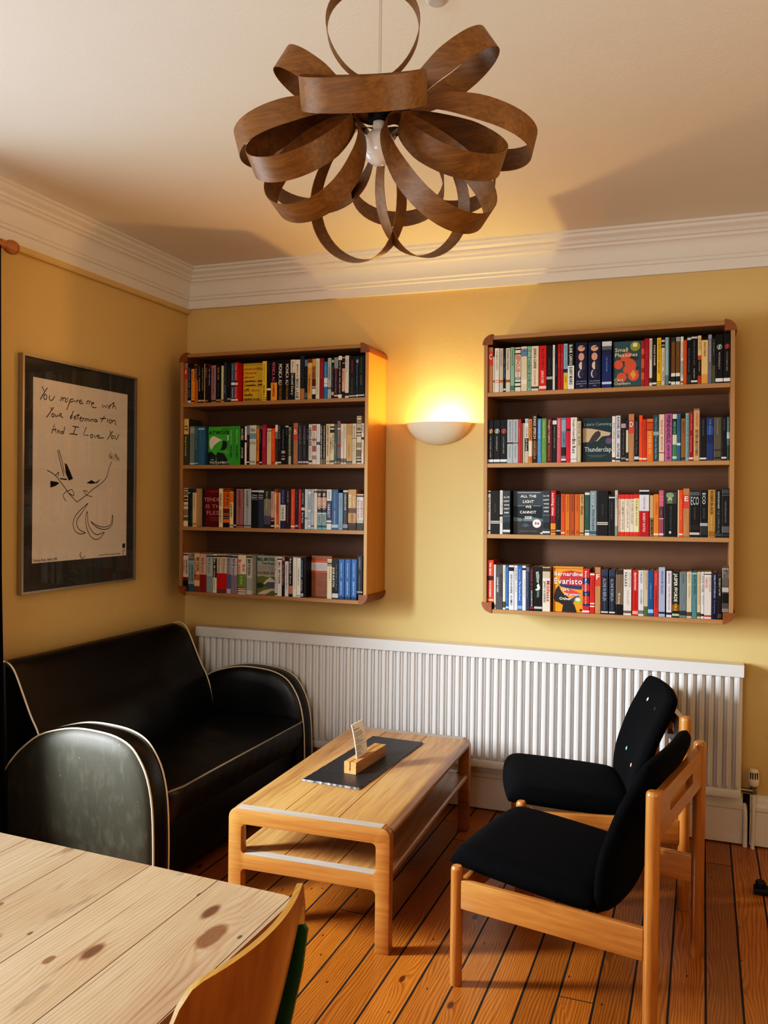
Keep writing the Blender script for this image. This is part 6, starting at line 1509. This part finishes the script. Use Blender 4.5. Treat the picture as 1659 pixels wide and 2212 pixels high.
class Face:
    """drawing surface of size w x h at depth y; u from left, v from top (0..1)"""
    def __init__(s, w, h, y):
        s.w, s.h, s.y = w, h, y
        s.bm = bmesh.new(); s.mats = []; s.idx = {}; s.k = 0
        s.tb = bmesh.new(); s.tm = []; s.ti = {}
    def mi(s, c, text=False):
        M, I = (s.tm, s.ti) if text else (s.mats, s.idx)
        if c not in I:
            I[c] = len(M); M.append(flat(c, .4))
        return I[c]
    def poly(s, pts, c):
        s.k += 1
        y = s.y - .00012 * s.k
        f = s.bm.faces.new([s.bm.verts.new((u * s.w, y, (1 - v) * s.h)) for u, v in pts]); f.material_index = s.mi(c)
    def rect(s, u0, v0, u1, v1, c): s.poly([(u0, v0), (u1, v0), (u1, v1), (u0, v1)], c)
    def disc(s, u, v, ru, c, rv=None, n=20, a0=0, a1=2 * PI):
        rv = rv if rv else ru * s.w / s.h
        s.poly([(u + ru * math.cos(a0 + (a1 - a0) * k / n), v + rv * math.sin(a0 + (a1 - a0) * k / n)) for k in range(n if a1 - a0 > 6.2 else n + 1)], c)
    def text(s, t, u0, u1, v, hv, c, al='C'):
        letter(s.tb, t, (u0 * s.w, s.y - .0021 - .00012 * s.k, (1 - v) * s.h), (1, 0, 0), (0, 0, 1), (u1 - u0) * s.w, hv * s.h, s.mi(c, True), 1.6, al)
    def down(s, t, v0, v1, uc, size, c, al='L'):
        hgt = size * s.w * .72
        letter(s.tb, t, (uc * s.w - hgt * .5, s.y - .0021 - .00012 * s.k, (1 - v0) * s.h), (0, 0, -1), (1, 0, 0), (v1 - v0) * s.h, hgt, s.mi(c, True), 1.7, al)
    def done(s, parent):
        if s.mats: link('cover_artwork', s.bm, s.mats, parent)
        else: s.bm.free()
        if s.tm: link('title_lettering', s.tb, s.tm, parent)
        else: s.tb.free()

def art(F, name):
    if name == 'F_everything':
        for k, (s, c, u1) in enumerate((('everything', 'b4502a', .86), ('I know', 'b4502a', .58), ('about', 'b4502a', .48), ('parties, dates,', 'b4702a', .97), ('friends, jobs,', 'b4702a', .95), ('life, love', 'a8642a', .68), ('dolly', '15120f', .42), ('alderton', '15120f', .70))):
            v = .17 + .105 * k + (.005 * k if k > 4 else 0)
            F.text(s, .05, u1, v, .062, c, 'L')
        F.k += 25
        for v, a, b in ((.455, .08, .55), (.46, .62, .96), (.56, .12, .55), (.55, .62, .96), (.66, .12, .28)):
            F.poly([(a, v), ((a + b) / 2, v - .012), (b, v - .004), (b - .02, v + .012), ((a + b) / 2, v + .01), (a + .02, v + .016)], '1c100c')
        F.rect(.05, .03, .95, .045, 'b89a30'); F.rect(.1, .945, .9, .955, 'a88c30')
    elif name == 'F_green':
        F.poly([(.05, .5), (.04, .38), (.1, .28), (.22, .24), (.38, .28), (.62, .36), (.5, .37), (.38, .42), (.25, .48), (.13, .6)], 'e2d2c0')
        F.poly([(.62, .36), (.74, .37), (.82, .44), (.8, .53), (.72, .6), (.5, .62), (.58, .54), (.61, .45)], '0f1620')
        F.poly([(0, 1), (0, .68), (.12, .64), (.34, .75), (.4, .66), (.68, .7), (.82, .85), (.9, 1)], '0f1620')
        F.poly([(.31, 1), (.34, .76), (.4, 1)], '4cae3c')
        F.text('MARGARET', .55, .98, .075, .02, '15380f'); F.text('ATWOOD', .03, .99, .2, .095, '141c20')
        F.text('THE', .1, .25, .875, .03, 'eee8dc'); F.text('TESTAMENTS', .05, .99, .965, .062, 'eee8dc')
        F.rect(.82, .22, .97, .36, 'd8dcc8'); F.text('BOOKER', .7, .98, .655, .018, 'd8e8c8'); F.text('PRIZE', .72, .98, .69, .018, 'd8e8c8')
    elif name == 'F_red':
        F.poly([(0, 0), (.1, 0), (.16, .2), (.1, .5), (.18, .8), (.12, 1), (0, 1)], '240606')
        F.rect(.35, .05, .9, .09, '84282a')
        F.text('TENDER', .08, .98, .33, .1, 'cf8e88'); F.text('IS THE', .18, .96, .51, .1, 'cf8e88'); F.text('FLESH', .22, .96, .68, .1, 'cf8e88')
        for v in (.75, .79, .83): F.rect(.38, v, .85, v + .012, 'a04c48')
    elif name == 'F_bryson':
        F.rect(0, 0, 1, .55, '98a498')
        F.poly([(0, .55), (.25, .52), (.5, .56), (.75, .53), (1, .56), (1, 1), (0, 1)], '667030')
        F.poly([(.3, .72), (.45, .62), (.62, .55), (.8, .62), (1, .7), (1, .76), (.5, .76)], 'c8c0a0')
        F.poly([(.3, .78), (.5, .68), (.95, .67), (1, .74), (1, .8), (.6, .82)], '4c5870')
        F.poly([(0, .72), (.2, .7), (.35, .78), (.2, .84), (0, .85)], '2c3418')
        F.poly([(0, 1), (.3, .9), (.7, .84), (1, .86), (1, .9), (.7, .9), (.4, 1)], 'c4b8a0')
        F.text('BILL BRYSON', .02, .98, .13, .075, '15150f'); F.text('The Road to', .25, .98, .22, .05, '282820')
        F.text('LITTLE', .1, .96, .36, .09, 'b88878'); F.text('DRIBBLING', .04, .97, .48, .075, '94584c')
    elif name == 'F_block':
        F.rect(0, .12, 1, .41, 'd8603c'); F.rect(0, .175, 1, .36, 'e0dcd8')
        for v in (.2, .225, .25, .275, .3, .325): F.rect(.08, v, .9, v + .009, '8c98a8')
    elif name == 'F_moons':
        for v, m in ((.13, 0), (.31, 1), (.5, 2), (.68, 3)):
            u = .5 if m < 3 else .42
            if m == 0:
                F.disc(u, v, .30, 'c89c80', .065); F.poly([(u - .3, v), (u + .3, v - .06), (u + .3, v - .02), (u, v - .02)], '14183a')
            elif m == 1: F.disc(u, v, .24, 'd0937c', .085)
            elif m == 2: F.disc(u, v, .2, 'd4b8a4', .085); F.poly([(u + .05, v - .09), (u + .3, v - .09), (u + .3, v + .09), (u + .05, v + .09)], '14183a')
            else: F.disc(u, v, .2, 'b8b8c4', .085); F.disc(u + .1, v, .2, '14183a', .085)
        F.text('THE LUMINARIES', .1, .95, .85, .02, 'a8a8c0'); F.text('ELEANOR CATTON', .08, .97, .9, .02, 'c0c0d0'); F.rect(.4, .93, .65, .945, '8088a8')
    elif name == 'F_small':
        for u, v, r_ in ((.18, .5, .17), (.5, .38, .24), (.62, .52, .2), (.5, .62, .15), (.3, .78, .18), (.72, .75, .2), (.78, .66, .12)): F.disc(u, v, r_, 'c8502c')
        for pts in ([(.55, .36), (.75, .3), (.92, .38), (.78, .42)], [(.3, .42), (.42, .45), (.36, .52)], [(.4, .86), (.5, .94), (.38, .95)], [(.78, .6), (.92, .56), (.85, .66)]): F.poly(pts, '1c2c2c')
        F.poly([(.6, .72), (.72, .62), (.82, .74), (.72, .84)], 'e0903c')
        F.disc(.78, .12, .18, '8a8c28'); F.rect(.7, .05, .85, .13, 'd8d4b8')
        F.text('Small', .06, .52, .225, .085, 'dccaa0', 'L'); F.text('Pleasures', .06, .86, .335, .085, 'dccaa0', 'L')
        F.text('Clare', .04, .36, .86, .06, 'dccaa0', 'L'); F.text('Chambers', .04, .62, .94, .06, 'dccaa0', 'L')
    elif name == 'F_thunder':
        F.poly([(0, .22), (.3, .24), (.6, .28), (.95, .34), (.9, .4), (.65, .42), (.5, .52), (0, .55)], 'b89c78')
        F.poly([(.2, .54), (.32, .4), (.42, .32), (.52, .29), (.6, .32), (.6, .4), (.48, .5), (.35, .55), (.2, .58)], '241a18')
        F.disc(.88, .52, .11, '5c3860')
        F.text('Laura Cumming', .06, .97, .17, .07, '7c9494'); F.text('Thunderclap', .06, .97, .76, .11, 'b0bcb8'); F.rect(.15, .84, .8, .85, '4c6468'); F.rect(.25, .87, .7, .88, '4c6468')
    elif name == 'F_light':
        F.rect(0, .0, 1, .35, '26343c'); F.poly([(0, .6), (.3, .64), (.6, .6), (1, .65), (1, .72), (0, .7)], '5c6c74')
        F.poly([(0, .7), (1, .7), (1, 1), (0, 1)], '12191d'); F.poly([(.28, .8), (.4, .74), (.55, .8), (.4, .84)], '3c4a50'); F.poly([(.29, .7), (.31, .62), (.33, .7)], '12191d')
        F.rect(.12, .03, .9, .05, '8c9ca4'); F.rect(.13, .34, .36, .35, '8c9ca4'); F.rect(.65, .34, .9, .35, '8c9ca4')
        for s, v, a, b in (('ALL THE', .15, .24, .76), ('LIGHT', .275, .32, .68), ('WE', .395, .4, .6), ('CANNOT', .52, .22, .76), ('SEE', .645, .38, .62)): F.text(s, a, b, v, .062, 'f0ece4')
        F.disc(.78, .75, .14, 'e8e4e0'); F.text('N', .72, .84, .775, .06, 'c01820'); F.rect(.9, .95, .97, .99, 'd0d0d0'); F.text('ANTHONY DOERR', .2, .78, .94, .025, '7c7460')
    elif name == 'F_mush':
        F.rect(.1, .03, .92, .28, '2a3428'); F.disc(.42, .1, .3, '7c8c68', .06); F.disc(.42, .2, .18, '98a888', .06); F.poly([(.2, .28), (.35, .2), (.5, .2), (.65, .28)], '5c6c50')
        F.down('JEFFREY FORD THE SHADOW YEAR', .33, .85, .5, .13, '58605c'); F.rect(.38, .88, .52, .93, 'd0d0c8')
    elif name == 'F_torn':
        F.poly([(.2, .12), (.5, .1), (.62, .2), (.55, .36), (.3, .35), (.25, .22)], 'a8b0ac')
        F.poly([(.3, .42), (.55, .37), (.72, .46), (.66, .52), (.3, .54), (.1, .52), (.4, .48)], 'dcdcd4'); F.poly([(.35, .55), (.62, .54), (.6, .68), (.32, .7)], '4c6c5c')
        F.down('GRANTA BEST', .14, .33, .4, .28, '3c4440'); F.rect(.38, .9, .62, .95, 'b0b4b0')
    elif name == 'F_girl':
        F.poly([(.3, .12), (.6, .08), (.95, .12), (1, .3), (.95, .5), (.6, .42), (.35, .45), (.2, .35)], 'b02430')
        F.poly([(.2, .38), (.5, .4), (.98, .42), (.95, .5), (.5, .48), (.25, .44)], '24285c'); F.poly([(.3, .5), (.6, .5), (.9, .58), (.85, .66), (.5, .62)], 'c83c38')
        F.poly([(.6, .72), (.85, .6), (.9, .66), (.66, .8)], '2c3070')
        F.poly([(.05, .62), (.1, .5), (.2, .42), (.24, .5), (.32, .58), (.6, .72), (.72, .85), (.8, 1), (.3, 1), (.34, .85), (.2, .8), (.08, .78), (.03, .7)], '120d0e')
        F.rect(.03, .03, .97, .05, 'a8601c')
        F.text('Bernardine', .04, .99, .2, .09, 'f0e8dc'); F.text('Evaristo', .04, .98, .38, .13, 'f0e8dc'); F.text('Girl,', .28, .55, .53, .06, 'f4ece0', 'L'); F.text('Woman,', .36, .92, .635, .06, 'f4ece0', 'L'); F.text('Other', .22, .62, .735, .06, 'f4ece0', 'L')
        F.disc(.84, .74, .12, '98a82c'); F.rect(.77, .69, .9, .75, 'e0e0c8'); F.disc(.93, .95, .04, '1c1010')

SHN = {'1': 'top shelf', '2': 'second shelf', '3': 'third shelf', '4': 'bottom shelf'}
for key, (zb, rows) in SH.items():
    tl, cx0, cx1, cz0, cz1, side = CASES[key[0]]
    grp = 'books on the %s of the %s bookcase' % (SHN[key[1]], side)
    for bi, (a, b, h, base, bands, texts, face, desc, kind, rec) in enumerate(rows):
        a, b, h = a / 1000, b / 1000, h / 1000
        w = b - a
        z = zb + .0002
        if kind == 'raised':
            z = cz0 - .0005 + .048 + .0004; h -= z - zb
        loc = cw(tl, a, BF + rec, z)
        tail = '%s, %s, %s bookcase' % (ordn(bi, len(rows)), SHN[key[1]], side)
        for cut in (',', ' right of', ' left of', ' beside', ' at shelf end', ' low on', ' and '):
            if len((desc + ' ' + tail).split()) > 16 and cut in desc: desc = desc[:desc.index(cut)]
        label = desc + ', ' + tail
        d = .128 if h > .19 else .110
        if base in ('WOOD', 'WOODB'):
            d = .10 if base == 'WOOD' else .045
            bm = bmesh.new(); box(bm, 0, w, 0, d, 0, h, bev=.0012, seg=1)
            o = link('letter_divider' if base == 'WOOD' else 'wooden_block', bm, colr(base))
            tag(o, label, 'divider' if base == 'WOOD' else 'block', grp)
            F = Face(w, h, -.0004)
            for bd in bands: F.rect(0, bd[0], 1, bd[1], bd[2])
            for s, f0, f1, c, sz in texts: F.text(s, .22, .82, f1, f1 - f0, c)
            if face: art(F, face)
            F.done(o)
            for ch in o.children:
                if ch.name.startswith('cover_artwork'): ch.name = 'label_panel'
                else: ch.name = 'letter'
        elif kind == 'face':
            d = min(.030, .10 - rec)
            bm = bmesh.new()
            c = .0014
            box(bm, 0, w, 0, c, 0, h); box(bm, 0, w, d - c, d, 0, h); box(bm, 0, c, c, d - c, 0, h)
            o = tag(link('paperback_book', bm, colr(base)), label, 'book', grp)
            bm = bmesh.new(); box(bm, c, w - .001, c, d - c, .0006, h - .0006); link('page_block', bm, M_PAGES, o)
            F = Face(w, h, -.0002); art(F, face); F.done(o)
        else:
            bm, mats = spine_body(w, h, d, base, bands)
            o = tag(link('paperback_book', bm, mats), label, 'book', grp)
            bm = bmesh.new(); cc = min(.0012, w * .2); box(bm, cc, w - cc, .0032, d - .001, .0008, h - .0008); link('page_block', bm, M_PAGES, o)
            F = Face(w, h, -.0001)
            if face.startswith('F_ring'):
                c = face.split(':')[1]
                F.disc(.5, .26, .36, c); F.disc(.5, .26, .27, base); F.poly([(.3, .3), (.45, .22), (.7, .2), (.62, .27), (.42, .32)], c)
            elif face: art(F, face)
            ivs = []
            for s, f0, f1, c, sz in texts:
                if sz == 'h':
                    F.text(s, .1, .9, f1, f1 - f0, c); continue
                over = any(f0 < q1 - .03 and f1 > q0 + .03 for q0, q1, _ in ivs)
                anyov = over or any(t2[4] != 'h' and t2[0] != s and t2[1] < f1 - .03 and t2[2] > f0 + .03 for t2 in texts)
                uc = .5 if not anyov else (.27 if over else .74)
                ivs.append((f0, f1, s))
                F.down(s, f0, f1, uc, sz * 1.15, c)
            F.done(o)
        o.location = loc; o.rotation_euler = (0, -tl, 0)
# ------------------------------------------------------------------ pendant lamp of bent wood loops
CAM = Vector((2.7112, -4.1496, 1.5081))
YAW, PITCH, ROLL = math.radians(20.2577), math.radians(-.7825), math.radians(.7246)
def lamp():
    hx, hy, hz = 2.105, -2.562, 2.272
    t = thing('pendant_lamp', 'unlit pendant lamp of looped steam-bent wood ribbons hanging from the ceiling', 'pendant lamp', (hx, hy, hz))
    rt = Vector((math.cos(YAW), math.sin(YAW), 0)); tw = Vector((math.sin(YAW), -math.cos(YAW), 0)); up = Vector((0, 0, 1))
    ue = (up * .91 + tw * .41).normalized(); ce = (tw * .91 - up * .41).normalized()
    def V(v): return rt * v[0] + ue * v[1] + ce * v[2]
    #        base offset          direction             len  breadth roll
    loops = LOOPS
    for base, d, tt, L, B, hw in loops:
        o = V(base); d = V(d).normalized()
        tt = V(tt); tt = (tt - d * tt.dot(d)).normalized()
        nn = d.cross(tt).normalized()
        bm = bmesh.new()
        N = 48
        prev = None; first = None
        for k in range(N):
            a = 2 * PI * k / N
            p = o + d * (L / 2 * (1 - math.cos(a))) + tt * (B / 2 * math.sin(a) * (1 - .18 * math.cos(a)))
            w = hw * (0.55 + .45 * min(1, (1 - math.cos(a)) * 1.1))
            inw = (o + d * L / 2 - p)
            inw = inw.normalized() * .0011
            cur = [bm.verts.new(p + nn * w), bm.verts.new(p - nn * w), bm.verts.new(p - nn * w + inw), bm.verts.new(p + nn * w + inw)]
            if prev:
                for i in range(4): bm.faces.new((prev[i], prev[(i + 1) % 4], cur[(i + 1) % 4], cur[i]))
            else: first = cur
            prev = cur
        for i in range(4): bm.faces.new((prev[i], prev[(i + 1) % 4], first[(i + 1) % 4], first[i]))
        link('wood_loop', bm, M_LAMP, t, 40)
    bm = bmesh.new(); lathe(bm, [(0, -.025), (.021, -.025), (.023, -.005), (.021, .03), (.014, .05), (.006, .06), (0, .06)], 20); link('lamp_holder', bm, M_BLACK, t, 40)
    bm = bmesh.new(); lathe(bm, [(.05, -.012), (.05, .012), (.046, .012), (.046, -.012), (.05, -.012)], 24); lathe(bm, [(0, -.008), (.047, -.008), (.047, -.005), (0, -.005)], 24); link('hub_ring', bm, M_LAMP, t, 40)
    m = NT('opal_glass'); m.P(Base_Color=lin('ece6e2'), Roughness=.12, Coat_Weight=.5, Subsurface_Weight=.2)
    bm = bmesh.new(); r_ = .032
    prof = [(.012, -.026), (.0125, -.036)] + [(r_ * math.sin(a), -.075 + r_ * 1.1 * math.cos(a)) for a in [.36 + (PI - .36) * k / 16 for k in range(17)]]
    prof[-1] = (0, -.075 - r_ * 1.1)
    lathe(bm, prof, 28); link('bulb', bm, m.m, t, 60)
    bm = bmesh.new(); tube(bm, [(0, 0, .058), (0, 0, H - hz - .001)], .003, 8); link('cord', bm, flat('c8c0b4', .5), t, 60)
    bm = bmesh.new(); lathe(bm, [(0, H - hz), (.045, H - hz), (.045, H - hz - .012), (.02, H - hz - .03), (0, H - hz - .032)], 24); link('ceiling_rose', bm, M_PLASTER, t, 40)
LOOPS = [   # base, direction, side (right, up, towards-viewer along the hanging tilt), length, breadth, half width
    ((-.01, .048, -.03), (-.04, .92, -.35), (1, 0, 0), .185, .180, .022),
    ((.05, .005, -.02), (.80, .55, -.20), (-.28, .22, .93), .21, .14, .025),
    ((-.05, -.005, -.02), (-.82, .50, -.20), (.22, .2, .95), .175, .13, .025),
    ((-.02, .045, .02), (-.05, -.10, .99), (1, .05, .06), .24, .222, .0275),
    ((-.045, .0, 0), (-.92, -.32, -.1), (-.1, .40, .9), .25, .19, .024),
    ((-.06, -.01, .02), (-.74, -.42, .55), (-.4, .16, -.8), .225, .17, .0245),
    ((.05, .005, 0), (.95, -.30, -.1), (.1, .42, .9), .27, .20, .024),
    ((.05, -.015, .02), (.76, -.36, .58), (.4, .16, -.8), .225, .17, .0255),
    ((-.055, -.02, .02), (-.50, -.68, .52), (-.6, .16, -.7), .235, .18, .0245),
    ((.022, -.015, .035), (.60, -.62, .48), (.6, .16, -.7), .28, .17, .0255),
    ((-.01, -.035, -.03), (-.22, -.95, -.15), (.86, -.1, .48), .27, .205, .022),
    ((.04, -.035, -.03), (.34, -.90, -.15), (.86, .1, -.48), .265, .195, .022),
    ((.03, -.04, -.04), (.06, -.70, -.70), (1, 0, 0), .27, .20, .021),
    ((-.04, -.03, -.03), (-.60, -.62, -.50), (.75, -.4, -.5), .255, .2, .022),
    ((.05, -.03, -.03), (.62, -.62, -.48), (.75, .4, .5), .255, .2, .022),
]
lamp()

# ------------------------------------------------------------------ light
def area(name, loc, rot, sx, sy, e, col):
    l = bpy.data.lights.new(name, 'AREA'); l.shape = 'RECTANGLE'; l.size = sx; l.size_y = sy; l.energy = e; l.color = col
    o = bpy.data.objects.new(name, l); COL.objects.link(o); o.location = loc; o.rotation_euler = rot
    return o
def point(name, loc, e, col, r_):
    l = bpy.data.lights.new(name, 'POINT'); l.energy = e; l.color = col; l.shadow_soft_size = r_
    o = bpy.data.objects.new(name, l); COL.objects.link(o); o.location = loc
    return o
# area lights: two in the left window opening, two added as unseen fill
def spread_area(name, loc, rot, sx, sy, e, col, spread):
    o = area(name, loc, rot, sx, sy, e, col); o.data.spread = math.radians(spread); return o
spread_area('window_daylight', (-.30, (WY0 + WY1) / 2, (WZ0 + WZ1) / 2), (0, -PI / 2 - math.radians(12), 0), WZ1 - WZ0 - .1, WY1 - WY0 - .1, 47, (.90, .95, 1.0), 174)
spread_area('window_bright_gap', (-.20, -2.32, 1.38), (0, -PI / 2 + math.radians(20), math.radians(36)), 1.0, .24, 36, (.92, .96, 1.0), 80)
spread_area('rear_cool_fill', (1.7, RY + .05, 1.7), (PI / 2, 0, 0), 1.6, 1.3, 30, (.90, .95, 1.0), 165)  # added fill from behind the camera; the front wall has no window
spread_area('right_side_fill', (RX - .05, -3.2, 1.7), (0, PI / 2, 0), 1.2, 1.4, 15, (1.0, .88, .72), 170)  # unseen fill added to brighten the left wall and its print
point('sconce_bulb', (1.518, -.055, 1.895), 18.0, (1.0, .52, .14), .016)
point('rear_warm_fill', (3.6, -5.0, 2.0), 3.5, (1.0, .68, .34), .12)  # warm fill added behind the camera, no fixture there

w = bpy.data.worlds.new('sky'); SC.world = w; w.use_nodes = True
bg = w.node_tree.nodes['Background']; bg.inputs[0].default_value = (.75, .85, 1, 1); bg.inputs[1].default_value = 1.0

# ------------------------------------------------------------------ camera
cd = bpy.data.cameras.new('camera'); cam = bpy.data.objects.new('camera', cd); COL.objects.link(cam)
cy, sy = math.cos(YAW), math.sin(YAW)
fw = Vector((-sy * math.cos(PITCH), cy * math.cos(PITCH), math.sin(PITCH)))
r0 = Vector((cy, sy, 0)); u0 = r0.cross(fw)
rr = r0 * math.cos(ROLL) + u0 * math.sin(ROLL); uu = -r0 * math.sin(ROLL) + u0 * math.cos(ROLL)
M = Matrix((rr, uu, -fw)).transposed().to_4x4(); M.translation = CAM
cam.matrix_world = M
cd.sensor_fit = 'HORIZONTAL'; cd.sensor_width = 36; cd.lens = 1867.98 / 1659 * 36
cd.clip_start = .05
SC.camera = cam
SC.view_settings.view_transform = 'Standard'
SC.view_settings.look = 'None'
SC.view_settings.exposure = -0.1
vs_ = SC.view_settings
vs_.use_curve_mapping = True
cm = vs_.curve_mapping
c_ = cm.curves[3]
while len(c_.points) > 2: c_.points.remove(c_.points[1])
for x, y in ((.012, .005), (.05, .034), (.2, .205), (.5, .58)): c_.points.new(x, y)
cm.update()
SC.cycles.use_denoising = True
SC.cycles.max_bounces = 10
SC.cycles.sample_clamp_indirect = 6.0
SC.cycles.caustics_reflective = False
SC.cycles.caustics_refractive = False
